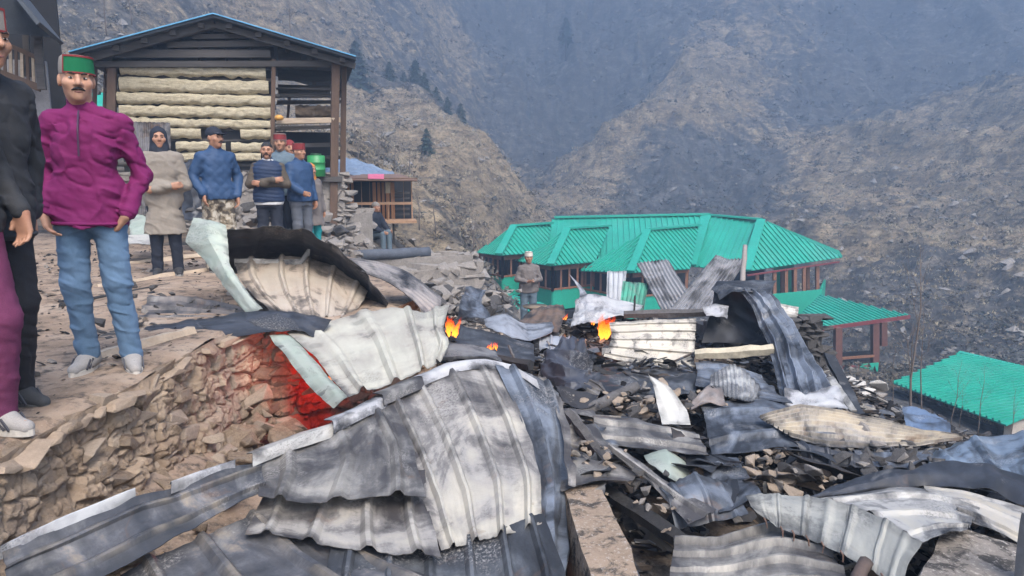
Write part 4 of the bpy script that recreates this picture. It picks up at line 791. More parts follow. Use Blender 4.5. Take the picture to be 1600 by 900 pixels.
sheet(RS, 'cream lower roofing sheet with the lowest torn wavy edge in the centre foreground',
      [[(418, 745, 3.22), (500, 735, 3.30), (590, 735, 3.36), (665, 735, 3.40)], [(400, 795, 2.98), (490, 800, 3.0), (585, 805, 3.02), (672, 805, 3.05)], [(384, 832, 2.8), (470, 842, 2.79), (590, 858, 2.77), (690, 872, 2.76)]],
      CREAM2, ('u', 4, .03, 'trap'), .012, rag=.016)
sheet(RS, 'grey burnt roofing sheet overlapping at upper left of the fallen roof, torn along its bottom',
      [[(405, 716, 3.22), (490, 684, 3.52), (560, 650, 3.76), (612, 622, 3.95)], [(400, 748, 3.1), (500, 730, 3.25), (585, 700, 3.48), (645, 690, 3.6)], [(404, 780, 2.94), (470, 786, 2.94), (580, 776, 3.03), (664, 776, 3.08)]],
      GREYM, ('u', 3, .032, 'trap'), .014, rag=.014)
sheet(RS, 'large pale grey ribbed roofing sheet in the centre foreground with a cream lower half',
      [[(596, 630, 3.92), (650, 604, 4.14), (712, 576, 4.38), (780, 570, 4.42)], [(640, 720, 3.48), (690, 690, 3.68), (755, 665, 3.88), (818, 655, 3.95)], [(665, 790, 3.12), (720, 775, 3.24), (785, 755, 3.4), (845, 745, 3.5)],
       [(688, 862, 2.84), (735, 850, 2.92), (790, 836, 3.0), (846, 818, 3.12)]], CREAM2, ('u', 4, .032, 'trap'), .014, rag=.014, crease=.006)
sheet(RS, 'blue-grey roofing sheet curling down the right side of the fallen roof',
      [[(772, 572, 4.42), (812, 580, 4.4), (848, 594, 4.36), (874, 612, 4.34)], [(815, 660, 3.93), (846, 665, 3.98), (872, 672, 4.05), (888, 690, 4.1)], [(842, 750, 3.48), (862, 755, 3.6), (878, 760, 3.72), (886, 770, 3.85)],
       [(848, 830, 3.1), (862, 835, 3.2), (876, 838, 3.32), (884, 845, 3.5)], [(822, 935, 2.7), (845, 930, 2.76), (868, 920, 2.85), (882, 910, 3.0)]], BLUEM, ('u', 2, .045, 'trap'), .016)
sheet('metal_strip', 'curled cream strip dangling at the right border of the fallen roof',
      [[(868, 615, 4.28), (878, 622, 4.3)], [(876, 660, 4.05), (890, 664, 4.08)], [(880, 700, 3.88), (892, 705, 3.9)], [(884, 730, 3.72), (899, 728, 3.75)], [(892, 752, 3.6), (901, 758, 3.62)]], CREAM2, None, .012, .015, rag=.02, cat='metal strip')
sheet(RS, 'grey wrinkled triangle of sheet hanging beside the mud pillar at the bottom',
      [[(735, 845, 3.02), (790, 838, 3.06), (842, 822, 3.12)], [(742, 905, 2.8), (795, 900, 2.82), (838, 880, 2.88)], [(760, 950, 2.6), (790, 945, 2.6), (835, 940, 2.64)]], GREYM, None, .02, crease=.02)
# ------------------------------------------------ cream sheets and the dark arch behind the ridge
sheet(RS, 'large clean cream sheet slanting down behind the ridge cap',
      [[(448, 522, 5.15), (520, 500, 5.45), (612, 479, 5.75), (660, 488, 5.8), (702, 475, 6.0)], [(490, 556, 4.8), (560, 540, 4.98), (625, 522, 5.15), (668, 515, 5.25), (692, 512, 5.3)],
       [(520, 592, 4.5), (575, 575, 4.62), (635, 555, 4.8), (675, 540, 4.95), (702, 535, 5.05)], [(545, 622, 4.22), (590, 606, 4.35), (645, 588, 4.5), (678, 572, 4.62), (690, 560, 4.7)]],
      CREAM, ('u', 4, .03, 'trap'), .012, rag=.01, crease=.008)
sheet('metal_flange', 'bent cream flange along the left side of the clean cream sheet',
      [[(420, 523, 5.1), (436, 522, 5.14), (455, 524, 5.12)], [(450, 560, 4.85), (468, 552, 4.86), (488, 557, 4.8)], [(485, 605, 4.5), (502, 592, 4.5), (520, 594, 4.48)], [(520, 638, 4.25), (535, 628, 4.22), (545, 622, 4.2)]], PGREEN, None, .012, .015, crease=.012, cat='metal flange')
sheet(RS, 'big dark arched sheet curving over the cream panels below the standing group',
      [[(350, 432, 6.9), (400, 425, 7.0), (470, 430, 7.0), (530, 448, 6.9), (572, 474, 6.7), (596, 500, 6.4)], [(353, 396, 6.4), (410, 386, 6.5), (472, 390, 6.5), (525, 412, 6.4), (570, 446, 6.3), (601, 488, 6.15)],
       [(356, 362, 6.0), (418, 355, 6.05), (470, 358, 6.05), (516, 382, 6.0), (570, 424, 5.98), (606, 474, 5.95)]], NAVYM, ('u', 5, .012, 'trap'), .012, rag=.02, soft=.8)
sheet(RS, 'brown-grey ribbed sheet hanging off the right shoulder of the dark arch',
      [[(545, 402, 6.15), (590, 408, 6.35), (640, 424, 6.5), (690, 466, 6.5)], [(556, 414, 6.05), (600, 424, 6.2), (645, 448, 6.3), (688, 480, 6.3)], [(566, 424, 5.97), (606, 440, 6.05), (640, 464, 6.1), (668, 494, 6.05)]], metal('brown_grey_sheet', (.30, .27, .25), .45, .2, .2, (.17, .16, .16), 31), ('v', 7, .016, 'sine'), .012)
sheet(RS, 'cream scorched curved panel lying inside the dark arch',
      [[(366, 404, 6.35), (430, 402, 6.45), (480, 402, 6.5), (535, 415, 6.55), (578, 446, 6.5)], [(372, 432, 6.05), (430, 430, 6.1), (478, 430, 6.15), (525, 440, 6.2), (572, 462, 6.2)],
       [(394, 460, 5.8), (440, 458, 5.8), (480, 458, 5.85), (520, 466, 5.9), (560, 482, 5.95)], [(430, 490, 5.5), (460, 492, 5.5), (490, 495, 5.52), (515, 498, 5.55), (545, 500, 5.6)]], metal('cream_brown', (0.48, 0.42, 0.34), 0.47, .2, .2, (.40, .33, .26), 33), ('u', 5, .03, 'trap'), .014)
sheet('metal_flange', 'upturned cream flange along the near edge of the panel inside the dark arch',
      [[(366, 404, 6.3), (430, 404, 6.35), (468, 404, 6.38), (486, 380, 6.45)], [(366, 416, 6.28), (430, 414, 6.32), (470, 414, 6.34), (484, 398, 6.4)]], WHITEM, None, .008, .015, cat='metal flange')
sheet('roof_flashing', 'pale green twisted flashing standing upright left of the dark arch',
      [[(300, 340, 6.2), (326, 341, 6.15), (354, 352, 6.1)], [(290, 378, 6.1), (325, 372, 6.0), (357, 382, 6.0)], [(332, 420, 5.9), (345, 408, 5.85), (358, 410, 5.85)], [(350, 448, 5.75), (362, 440, 5.7), (374, 438, 5.7)], [(384, 490, 5.5), (398, 488, 5.45), (412, 484, 5.45)]],
      PGREEN, None, .015, .015, crease=.02, cat='flashing', soft=.1, rag=.02)
sheet('roof_flashing', 'crumpled black-blue flashing lying along the brink of the earth wall',
      [[(158, 530, 4.95), (220, 508, 5.2), (300, 497, 5.3), (384, 487, 5.35), (450, 489, 5.35), (520, 498, 5.3)], [(170, 540, 4.85), (230, 526, 5.02), (310, 512, 5.14), (390, 502, 5.2), (450, 500, 5.24), (512, 508, 5.22)],
       [(196, 546, 4.8), (260, 536, 4.92), (350, 530, 5.0), (430, 520, 5.1), (470, 520, 5.12), (498, 534, 5.08)]], NAVYM, None, .018, .015, crease=.03, cat='flashing')
sheet(RS, 'dusty dark brown sheet lying on the terrace behind the black-blue flashing',
      [[(232, 462, 6.3), (280, 462, 6.35), (330, 468, 6.3), (384, 486, 5.9)], [(222, 485, 5.8), (275, 482, 5.85), (325, 485, 5.8), (375, 492, 5.65)], [(216, 506, 5.45), (265, 503, 5.45), (310, 500, 5.5), (350, 498, 5.5)]], metal('brown_dusty', (.20, .165, .14), .5, .4, .2, (.11, .10, .095), 35), ('v', 3, .03, 'trap'), .02, crease=.012)
# ------------------------------------------------ middle of the heap
sheet('metal_scrap', 'crumpled blue-black scrap standing left of the silver curl', [[(728, 448, 8.6), (745, 452, 8.6), (762, 452, 8.5)], [(722, 470, 8.3), (740, 478, 8.1), (752, 474, 8.2)], [(714, 500, 7.9), (742, 498, 7.6), (770, 500, 7.8)]], BLUEM, None, .03, .02, crease=.06, cat='metal scrap')
sheet('metal_scrap', 'shiny silver curled sheet in the middle of the heap', [[(756, 500, 7.7), (788, 490, 7.9), (820, 506, 7.8), (862, 504, 7.8)], [(760, 510, 7.4), (795, 505, 7.5), (826, 522, 7.4), (866, 512, 7.55)], [(775, 516, 7.2), (800, 527, 7.1), (828, 532, 7.1), (862, 520, 7.3)]], GALV, None, .012, .018, crease=.01, cat='metal scrap')
sheet(RS, 'rusty brown sheet beside the round basket', [[(830, 484, 8.5), (856, 476, 8.7), (880, 474, 8.7)], [(815, 498, 8.1), (848, 492, 8.2), (884, 492, 8.2)], [(800, 508, 7.8), (840, 514, 7.7), (872, 518, 7.6)]], BROWNM, ('u', 4, .015, 'sine'), .015)
sheet('metal_scrap', 'crumpled ash-white sheet above the flames at the top of the heap', [[(902, 474, 8.5), (920, 463, 8.6), (950, 470, 8.6), (1006, 480, 8.5)], [(896, 492, 8.1), (920, 484, 8.1), (950, 486, 8.2), (996, 488, 8.2)], [(890, 514, 7.7), (912, 508, 7.7), (945, 502, 7.8), (985, 496, 7.9)]], ASHM, None, .03, .018, crease=.05, cat='metal scrap')
sheet(RS, 'upright cream ribbed panel with black burn holes at the centre of the heap',
      [[(952, 503, 7.05), (1000, 500, 7.05), (1045, 499, 7.05), (1088, 497, 7.05)], [(955, 530, 6.9), (1000, 530, 6.88), (1045, 530, 6.9), (1087, 530, 6.95)], [(943, 557, 6.75), (995, 568, 6.7), (1040, 576, 6.72), (1084, 584, 6.75)]], metal('cream_spotted', (.46, .42, .34), .46, .3, .28, (.40, .37, .32), 41, scale=2.0), ('v', 5, .022, 'trap'), .008)
sheet(RS, 'black open-topped folded sheet beside the left flames', [[(716, 508, 6.9), (760, 516, 6.9), (834, 536, 6.8)], [(712, 530, 6.6), (765, 540, 6.5), (835, 550, 6.5)], [(720, 545, 6.3), (780, 560, 6.1), (836, 566, 6.2)]], DARKM, None, .015, .02)
sheet('burnt_board', 'charred grey board lying behind the highest bend of the ridge cap', [[(696, 540, 5.4), (735, 538, 5.5), (772, 548, 5.4)], [(690, 560, 5.0), (735, 556, 5.05), (785, 566, 4.95)]], metal('charred_board', (.20, .20, .20), .4, .3, .1, (.12, .12, .125), 43, .8, 0), None, .01, .02, .02, cat='board')
sheet(RS, 'pale blue sheet standing behind the black fabric heap', [[(834, 530, 7.3), (870, 524, 7.3), (895, 528, 7.3)], [(836, 556, 7.0), (868, 552, 7.0), (890, 560, 6.9)], [(840, 580, 6.6), (866, 584, 6.5), (885, 590, 6.4)]], GALV, ('u', 4, .02, 'trap'), .01)
sheet(RS, 'dark sheet lying under the upright cream panel', [[(930, 572, 6.5), (1010, 576, 6.6), (1092, 574, 6.7)], [(925, 592, 6.0), (1010, 600, 6.0), (1090, 596, 6.1)], [(930, 614, 5.6), (1010, 622, 5.55), (1085, 620, 5.6)]], DARKM, None, .03, .025, crease=.04)
sheet(RS, 'blue sooty sheet sloping right below the narrow cream beam', [[(1086, 566, 6.5), (1130, 566, 6.6), (1180, 585, 6.5)], [(1090, 584, 6.1), (1140, 590, 6.0), (1210, 606, 5.9)], [(1086, 600, 5.8), (1150, 614, 5.6), (1240, 632, 5.4)]], BLUEM, ('v', 3, .02, 'trap'), .015)
sheet(RS, 'rumpled black and white corrugated sheet in the middle right heap', [[(1112, 590, 5.75), (1128, 578, 5.85), (1146, 570, 5.95), (1170, 580, 5.9), (1192, 606, 5.75)], [(1108, 604, 5.5), (1130, 600, 5.5), (1150, 600, 5.45), (1170, 608, 5.45), (1186, 620, 5.5)], [(1118, 612, 5.35), (1130, 618, 5.25), (1150, 624, 5.2), (1165, 628, 5.2), (1180, 628, 5.3)]], metal('striped_sheet', (.55, .54, .50), .55, .4, .1, (.2, .2, .2), 44), ('u', 12, .010, 'sine'), .015, soft=.2)
sheet('metal_scrap', 'rusty brown crumpled scrap among the pale rubble stones', [[(1084, 620, 5.3), (1105, 606, 5.5), (1128, 608, 5.4)], [(1080, 640, 5.0), (1105, 632, 5.05), (1135, 636, 5.0)]], metal('rust_scrap', (.35, .27, .22), .4, .4, .5, (.2, .17, .15), 45), None, .02, .02, crease=.03, cat='metal scrap')
sheet('metal_scrap', 'white pointed shard of sheet leaning upright in the rubble', [[(1014, 584, 5.2), (1018, 586, 5.2)], [(1022, 608, 5.1), (1048, 606, 5.15)], [(1030, 640, 4.95), (1072, 640, 5.0)], [(1034, 664, 4.8), (1080, 664, 4.85)]], WHITEM, None, .01, .015, cat='metal scrap')
sheet(RS, 'grey sooty sheet lying below the white shard', [[(926, 648, 4.95), (996, 655, 4.9), (1088, 672, 4.75)], [(930, 672, 4.65), (1005, 678, 4.6), (1098, 692, 4.5)], [(934, 698, 4.4), (1020, 700, 4.35), (1108, 714, 4.25)]], GREYM, ('v', 2, .035, 'trap'), .015)
sheet(RS, 'wide blue-black sheet with ash stains beside the tan ribbed sheet',
      [[(1094, 636, 5.1), (1140, 626, 5.25), (1190, 622, 5.35), (1250, 634, 5.2)], [(1104, 668, 4.72), (1150, 660, 4.8), (1210, 658, 4.85), (1290, 668, 4.75)], [(1112, 712, 4.3), (1170, 706, 4.35), (1240, 698, 4.45), (1320, 702, 4.4)]], BLUEM, ('v', 2, .03, 'trap'), .02)
sheet(RS, 'long tan ribbed sheet tapering to the right on the heap',
      [[(1186, 650, 4.78), (1248, 632, 5.0), (1350, 650, 4.92), (1440, 674, 4.75), (1506, 682, 4.72)], [(1205, 664, 4.66), (1265, 656, 4.74), (1355, 666, 4.74), (1440, 682, 4.66), (1505, 685, 4.68)], [(1236, 682, 4.5), (1290, 696, 4.42), (1360, 700, 4.42), (1430, 696, 4.52), (1500, 688, 4.62)]],
      TANM, ('v', 8, .022, 'trap'), .008)
sheet('metal_flashing', 'long folded grey gutter strip slanting down to the right in the rubble', [[(955, 690, 4.2), (1000, 718, 4.0), (1060, 762, 3.75), (1118, 796, 3.55)], [(950, 700, 4.12), (995, 730, 3.92), (1052, 772, 3.68), (1108, 806, 3.5)], [(962, 712, 4.05), (1010, 750, 3.82), (1050, 790, 3.6), (1075, 820, 3.45)]], CREAM2, ('v', 1, .03, 'trap'), .012, .015, cat='gutter strip')
sheet('metal_shell', 'curled pale green shell of sheet under the gutter strip', [[(1006, 712, 4.25), (1040, 702, 4.35), (1070, 722, 4.3)], [(1012, 722, 4.1), (1046, 720, 4.12), (1077, 742, 4.12)], [(1026, 734, 4.0), (1048, 746, 3.92), (1066, 760, 3.95)]], PGREEN, None, .008, .012, cat='metal scrap')
sheet(RS, 'dark bent sheet lying across the top end of the mud pillar', [[(876, 734, 3.98), (900, 716, 4.15), (950, 722, 4.1), (998, 738, 3.95)], [(874, 748, 3.8), (905, 738, 3.85), (950, 742, 3.85), (990, 748, 3.82)], [(876, 764, 3.62), (905, 756, 3.68), (940, 752, 3.7), (985, 752, 3.75)]], GREYM, None, .015, .02, crease=.01)
sheet(RS, 'blue-grey crumpled sheet right of the gutter strip', [[(1098, 730, 4.2), (1125, 718, 4.3), (1152, 716, 4.3)], [(1104, 760, 3.92), (1135, 752, 3.98), (1172, 746, 4.05)], [(1124, 798, 3.6), (1150, 790, 3.65), (1190, 768, 3.8)]], BLUEM, None, .02, .02, crease=.02)
sheet('metal_scrap', 'small dark sheet leaning on the left of the curled pale green shell', [[(900, 668, 4.55), (928, 664, 4.6)], [(930, 700, 4.3), (950, 695, 4.32)], [(944, 722, 4.15), (960, 716, 4.2)]], GREYM, None, .012, .02, cat='metal scrap')
# ------------------------------------------------ tops of the heap against the green roofs
sheet(RS, 'corrugated sheet with a burnt black upper end leaning left', [[(995, 411, 10.4), (1020, 407, 10.4), (1044, 405, 10.4)], [(1012, 445, 10.1), (1035, 438, 10.1), (1060, 432, 10.1)], [(1036, 490, 9.7), (1062, 484, 9.7), (1088, 472, 9.7)]], metal('galvanised_a', (.32, .32, .33), .35, .25, .3, (.25, .25, .26), 51), ('u', 9, .03, 'sine'), .004)
sheet(RS, 'corrugated sheet leaning right beside the thin pole', [[(1118, 398, 10.2), (1140, 404, 10.2), (1168, 404, 10.2)], [(1090, 432, 9.9), (1115, 440, 9.85), (1145, 440, 9.85)], [(1040, 490, 9.4), (1075, 492, 9.35), (1110, 490, 9.35)]], metal('galvanised_b', (.33, .33, .34), .4, .2, .15, (.2, .2, .21), 52), ('u', 11, .03, 'sine'), .01)
sheet(RS, 'narrow pale grey sheet standing upright before the green roofs', [[(948, 424, 10.8), (979, 423, 10.8)], [(948, 476, 10.5), (975, 476, 10.5)]], metal('galvanised_c', (.42, .44, .47), .15, .1, .05, (.4, .41, .43), 53), ('u', 4, .02, 'trap'), .004)
sheet(RS, 'small dark green sheet standing at the top of the heap', [[(974, 439, 10.2), (1014, 443, 10.2)], [(968, 482, 9.9), (1005, 488, 9.9)]], TEALM, ('u', 6, .02, 'trap'), .006)
sheet('metal_scrap', 'thin grey strip leaning beside the standing man', [[(889, 428, 10.6), (892, 430, 10.6)], [(905, 452, 10.4), (912, 452, 10.4)], [(905, 470, 10.2), (926, 474, 10.2)]], GALV, None, .008, .02, cat='metal scrap')
sheet(RS, 'black sooty flap at the peak of the draped heap', [[(1112, 454, 7.7), (1122, 437, 7.9), (1165, 438, 8.0), (1214, 438, 8.0)], [(1120, 458, 7.5), (1140, 448, 7.6), (1170, 450, 7.6), (1206, 452, 7.7)], [(1125, 470, 7.3), (1150, 458, 7.35), (1175, 458, 7.35), (1200, 462, 7.4)]], DARKM, None, .02, .02, crease=.03)
sheet(RS, 'black hollow sheet below the peak of the draped heap', [[(1116, 452, 7.75), (1140, 446, 7.7), (1170, 458, 7.5)], [(1110, 490, 7.5), (1148, 490, 7.6), (1196, 510, 7.4)], [(1096, 535, 7.2), (1150, 536, 7.3), (1210, 545, 7.2)]], NAVYM, None, .02, .025, crease=.02)
sheet(RS, 'tall blue-black ribbed sheet draped down the right side of the heap', [[(1156, 455, 7.4), (1178, 455, 7.42), (1202, 462, 7.5)], [(1180, 490, 7.1), (1206, 482, 7.2), (1238, 504, 7.3)], [(1200, 540, 6.7), (1232, 530, 6.8), (1264, 556, 6.9)], [(1212, 590, 6.2), (1250, 586, 6.25), (1292, 600, 6.4)], [(1222, 632, 5.7), (1265, 636, 5.7), (1318, 642, 5.8)]], metal('blue_draped', (.22, .25, .30), .6, .45, .08, (.11, .125, .15), 54, .4), ('u', 4, .05, 'trap'), .025, crease=.03)
sheet('metal_scrap', 'small cream corrugated piece behind the draped sheet', [[(1212, 474, 8.4), (1248, 480, 8.4)], [(1214, 490, 8.2), (1246, 497, 8.2)]], WHITEM, ('v', 4, .02, 'sine'), .008, cat='metal scrap')
sheet('metal_scrap', 'white ash-covered metal below the draped sheet', [[(1225, 610, 5.75), (1262, 612, 5.72), (1306, 606, 5.9)], [(1225, 640, 5.45), (1270, 644, 5.42), (1325, 640, 5.5)]], ASHM, None, .03, .02, crease=.04, cat='metal scrap')
sheet('burnt_plank', 'narrow white scorched plank leaning right of the draped sheet', [[(1290, 590, 6.3), (1302, 588, 6.3)], [(1306, 612, 6.05), (1316, 608, 6.05)], [(1328, 642, 5.7), (1338, 640, 5.7)]], WHITEM, None, .006, .02, .02, cat='plank')
sheet('burnt_plank', 'black plank leaning upright at the right foot of the draped sheet', [[(1288, 552, 6.7), (1305, 556, 6.7)], [(1312, 600, 6.3), (1328, 600, 6.3)], [(1332, 646, 5.9), (1350, 646, 5.9)]], DARKM, None, .006, .02, .03, cat='plank')
# ------------------------------------------------ lower right
sheet(RS, 'grey ribbed sheet at the bottom edge right of the dark pit', [[(1054, 838, 3.3), (1120, 842, 3.32), (1200, 815, 3.48), (1270, 840, 3.4)], [(1050, 875, 3.05), (1130, 876, 3.06), (1220, 862, 3.15), (1310, 880, 3.05)], [(1046, 930, 2.75), (1140, 930, 2.76), (1240, 925, 2.8), (1340, 930, 2.75)]], GREYM, ('v', 4, .035, 'trap'), .012)
fl = sheet('eaves_flange', 'drooping grey eaves flange with rusty nails in the lower right corner', [[(1163, 780, 3.42), (1210, 772, 3.45), (1265, 776, 3.42), (1330, 788, 3.3), (1390, 815, 3.12), (1442, 845, 2.95)], [(1172, 795, 3.36), (1212, 797, 3.36), (1262, 806, 3.3), (1322, 826, 3.18), (1378, 858, 3.0), (1420, 885, 2.84)], [(1184, 805, 3.33), (1216, 826, 3.27), (1258, 840, 3.2), (1312, 864, 3.06), (1372, 898, 2.88), (1410, 925, 2.74)]],
      metal('flange_grey', (.38, .37, .32), .4, .2, .15, (.24, .24, .22), 61), ('u', 7, .010, 'trap'), .016, cat='flange', crease=.01)
for px, py, d in ((1196, 814, 3.29), (1222, 828, 3.24), (1240, 834, 3.22), (1262, 842, 3.18), (1286, 852, 3.12), (1316, 866, 3.03), (1345, 882, 2.95), (1380, 902, 2.84)):
    p = P(px, py, d - .01) - fl.location; k = random.uniform(-.01, .01)
    MB().tube([p + Vector((0, .02, .006)), p + Vector((0, -.008, 0)), p + Vector((k, -.012, -.03))], [.004, .004, .003], 6).build('nail', simple('rusty_nail', (.12, .07, .05), .8), fl)
sheet(RS, 'cream curved sheet top behind the drooping eaves flange', [[(1268, 776, 3.45), (1330, 770, 3.52), (1390, 760, 3.6), (1450, 762, 3.6), (1535, 790, 3.45)], [(1330, 788, 3.31), (1380, 785, 3.36), (1430, 785, 3.38), (1480, 792, 3.34), (1525, 806, 3.25)], [(1390, 814, 3.13), (1420, 812, 3.15), (1455, 812, 3.16), (1490, 816, 3.14), (1515, 822, 3.1)], [(1440, 844, 2.96), (1458, 838, 2.98), (1476, 832, 3.0), (1494, 828, 3.02), (1510, 826, 3.04)]], metal('cream_dusty', (.42, .39, .32), .52, .25, .12, (.36, .35, .33), 62), ('v', 3, .02, 'trap'), .014)
sheet(RS, 'rolled cream sheet like half a tube at the right border', [[(1440, 764, 3.75), (1500, 768, 3.7), (1560, 782, 3.6), (1640, 806, 3.45)], [(1450, 766, 3.55), (1510, 775, 3.5), (1560, 792, 3.42), (1640, 820, 3.25)], [(1490, 790, 3.38), (1530, 800, 3.32), (1575, 820, 3.22), (1640, 850, 3.1)], [(1500, 810, 3.28), (1545, 824, 3.2), (1590, 848, 3.1), (1640, 880, 3.0)]], metal('cream_tube', (.46, .40, .30), .5, .2, .2, (.36, .34, .31), 63), ('v', 3, .015, 'trap'), .012)
sheet(RS, 'black curled rim of sheet above the cream curved sheets', [[(1262, 776, 3.52), (1350, 744, 3.75), (1440, 728, 3.9), (1545, 726, 3.9), (1650, 768, 3.6)], [(1262, 780, 3.5), (1350, 756, 3.64), (1440, 742, 3.76), (1545, 740, 3.76), (1650, 785, 3.45)], [(1268, 782, 3.5), (1355, 770, 3.62), (1445, 762, 3.7), (1545, 768, 3.62), (1650, 806, 3.35)]], NAVYM, None, .016, .02, crease=.016, rag=.02)
sheet(RS, 'grey-blue sheet wedged under the black curled rim', [[(1425, 742, 3.95), (1470, 736, 4.0), (1540, 752, 3.85), (1640, 780, 3.65)], [(1450, 752, 3.8), (1500, 756, 3.75), (1560, 772, 3.62), (1640, 800, 3.45)]], GALV, ('v', 2, .02, 'trap'), .01)
sheet(RS, 'large dented blue sheet at the right border below the burnt slope', [[(1440, 716, 4.35), (1490, 694, 4.6), (1550, 680, 4.75), (1650, 668, 4.85)], [(1460, 732, 4.1), (1510, 716, 4.25), (1570, 710, 4.3), (1650, 706, 4.35)], [(1500, 742, 3.95), (1545, 736, 4.0), (1590, 752, 3.85), (1650, 770, 3.72)]], metal('blue_sheet', (.19, .245, .31), .5, .3, .05, (.14, .18, .23), 64, .4), ('u', 3, .02, 'trap'), .02, crease=.03)
sheet('tarpaulin', 'blue crumpled tarpaulin above the tip of the tan sheet', [[(1408, 644, 6.0), (1440, 642, 6.1), (1472, 652, 6.0)], [(1412, 656, 5.7), (1448, 658, 5.75), (1482, 664, 5.7)], [(1420, 672, 5.4), (1452, 678, 5.35), (1490, 682, 5.35)]], metal('blue_tarp', (.12, .18, .28), .35, .2, 0, (.07, .1, .15), 65, .6, 0), None, .03, .02, crease=.04, cat='tarpaulin')
sheet(RS, 'dark sheet in the shadow between the tan sheet and the black rim', [[(1330, 700, 4.45), (1400, 700, 4.5), (1470, 696, 4.6)], [(1350, 730, 4.1), (1410, 728, 4.15), (1460, 724, 4.2)]], BLUEM, None, .03, .025, crease=.04)

# ------------------------------------------------ small jagged scraps filling the heap
rq = random.Random(77); SCM = [('blue-grey', BLUEM), ('black', DARKM), ('grey', GREYM), ('blue-black', NAVYM), ('black', DARKM), ('rusty brown', BROWNM), ('cream', CREAM2), ('grey', GREYM)]
LAND = [(1048, 630, 'white pointed shard'), (1020, 540, 'upright cream panel'), (1040, 745, 'folded gutter strip'), (1045, 725, 'pale green shell'), (1340, 668, 'tan ribbed sheet'), (915, 735, 'mud pillar'), (890, 575, 'black fabric heap'), (810, 510, 'shiny silver curl'), (1260, 600, 'tall draped sheet'), (1160, 665, 'wide blue-black sheet'), (1145, 755, 'crumpled sheet right of the gutter'), (1250, 735, 'pale broken stones'), (950, 625, 'grey round log'), (1150, 600, 'rumpled black and white sheet'), (740, 550, 'charred grey board'), (1010, 675, 'grey sooty sheet below the shard')]
seen = set()
for i in range(110):
    px, py = (rq.uniform(865, 1330), rq.uniform(560, 800)) if i < 90 else (rq.uniform(705, 890), rq.uniform(495, 600))
    cn, cm = rq.choice(SCM); L1, L2 = rq.uniform(.22, .55), rq.uniform(.12, .30); tl, a = rq.uniform(-.4, .5), rq.uniform(0, 6.28)
    lx, ly, ln_ = min(LAND, key=lambda q: (q[0] - px) ** 2 + (2 * (q[1] - py)) ** 2); rel = ('left of' if px < lx else 'right of') if abs(px - lx) > 2 * abs(py - ly) else ('behind' if py < ly else 'in front of')
    lab = 'jagged %s scrap lying %s the %s' % (cn, rel, ln_)
    if (1080 < px and 540 < py < 715) or (px > 1130 and py > 745) or (940 < px < 1095 and py < 672) or (960 < px < 1080 and 690 < py < 800) or lab in seen or len(seen) >= 26: continue
    seen.add(lab); dd = 1.66 * F / (py - 270); c = P(px, py, dd); c.z = max(c.z, ground_z(c.x, c.y)) + rq.uniform(.0, .04)
    ux = Vector((math.cos(a), math.sin(a) * .8, math.sin(tl) * .6)); uy = Vector((-math.sin(a), math.cos(a), rq.uniform(-.2, .5))).normalized()
    rows = [[c + ux * L1 * (u - .5) * rq.uniform(.7, 1.2) + uy * L2 * (v - .5) * rq.uniform(.6, 1.2) + Vector((0, 0, rq.uniform(-.05, .05))) for u in (0, .5, 1)] for v in (0, .5, 1)]
    sheet('metal_scrap', lab, rows, cm, ('u', 3, .015, 'trap') if rq.random() < .5 else None, .012, .03, rag=.015, crease=.015, cat='metal scrap', group='loose scraps in the heap', soft=.2)
# ---------------------------------------------------------------- timbers, stubs, rubble, fire
def rough_box(name, mat, A, B, w, h, amp=.02, n=(26, 10, 8), seed=0., parent=None, taper=0.0):
    """a worn block from A to B (top centre line), w wide and h deep, with broken edges"""
    A, B = Vector(A), Vector(B); d = (B - A); ln = d.length; d.normalize(); sx = d.cross(Vector((0, 0, 1))).normalized(); uz = sx.cross(d)
    bm = bmesh.new(); bmesh.ops.create_cube(bm, size=1.0); bmesh.ops.subdivide_edges(bm, edges=bm.edges[:], cuts=9, use_grid_fill=True)
    for v in bm.verts:
        x, y, z = v.co; e = 1.0 - .08 * ((abs(y) * 2) ** 6) * ((abs(z) * 2) ** 6); p = A + d * (x + .5) * ln + sx * y * w * e * (1 - taper * (x + .5)) + uz * (z - .5) * h * e
        q = p * 5; nn = Vector((x, y * 1.0, z)).normalized(); k = (fbm(np.array([q.x]), np.array([q.y]), q.z + seed, 4)[0] - .5) * 2 * amp; v.co = p + (sx * np.sign(y) * abs(y) * 2 + uz * np.sign(z) * abs(z) * 2) * k
    me = bpy.data.meshes.new(name); bm.to_mesh(me); bm.free(); me.polygons.foreach_set('use_smooth', [True] * len(me.polygons)); me.set_sharp_from_angle(angle=R(50)); return link(name, me, mat, parent)
def ashtop(name, base):
    t = NT(name); v = t.coord('Object'); n = t.noise(v, 5, 8, .7); f = t.noise(v, 45, 6, .75)
    c = t.ramp(n, [(.3, tuple(x * .7 for x in base)), (.6, base)]); c = t.mix(t.ramp(t.noise(v, 9, 6, .7, .5), [(.5, 0.0), (.6, .9)]), c, (.045, .042, .04)); c = t.mix(t.ramp(f, [(.55, 0.0), (.66, .8)]), c, (.5, .45, .4)); c = t.mix(t.ramp(f, [(.30, .8), (.4, 0.0)]), c, (.03, .03, .03)); t.bump(t.math('ADD', n, f), .8, .015); return t.out(c, .95, 0, .15)
MUDP = ashtop('ashy_mud', (.34, .255, .185)); MUDG = ashtop('grey_ashy_mud', (.26, .23, .20))
tag(rough_box('mud_pillar', MUDP, P(908, 757, 3.75), P(985, 960, 2.45), .22, .75, .025, seed=1.), 'broken mud pillar with ashy top running out of the bottom edge', 'pillar')
tag(rough_box('mud_stub', MUDG, P(1540, 838, 3.15), P(1490, 960, 2.5), .34, .5, .03, seed=4.), 'ash-strewn stump of mud wall in the lower right corner', 'wall stub')
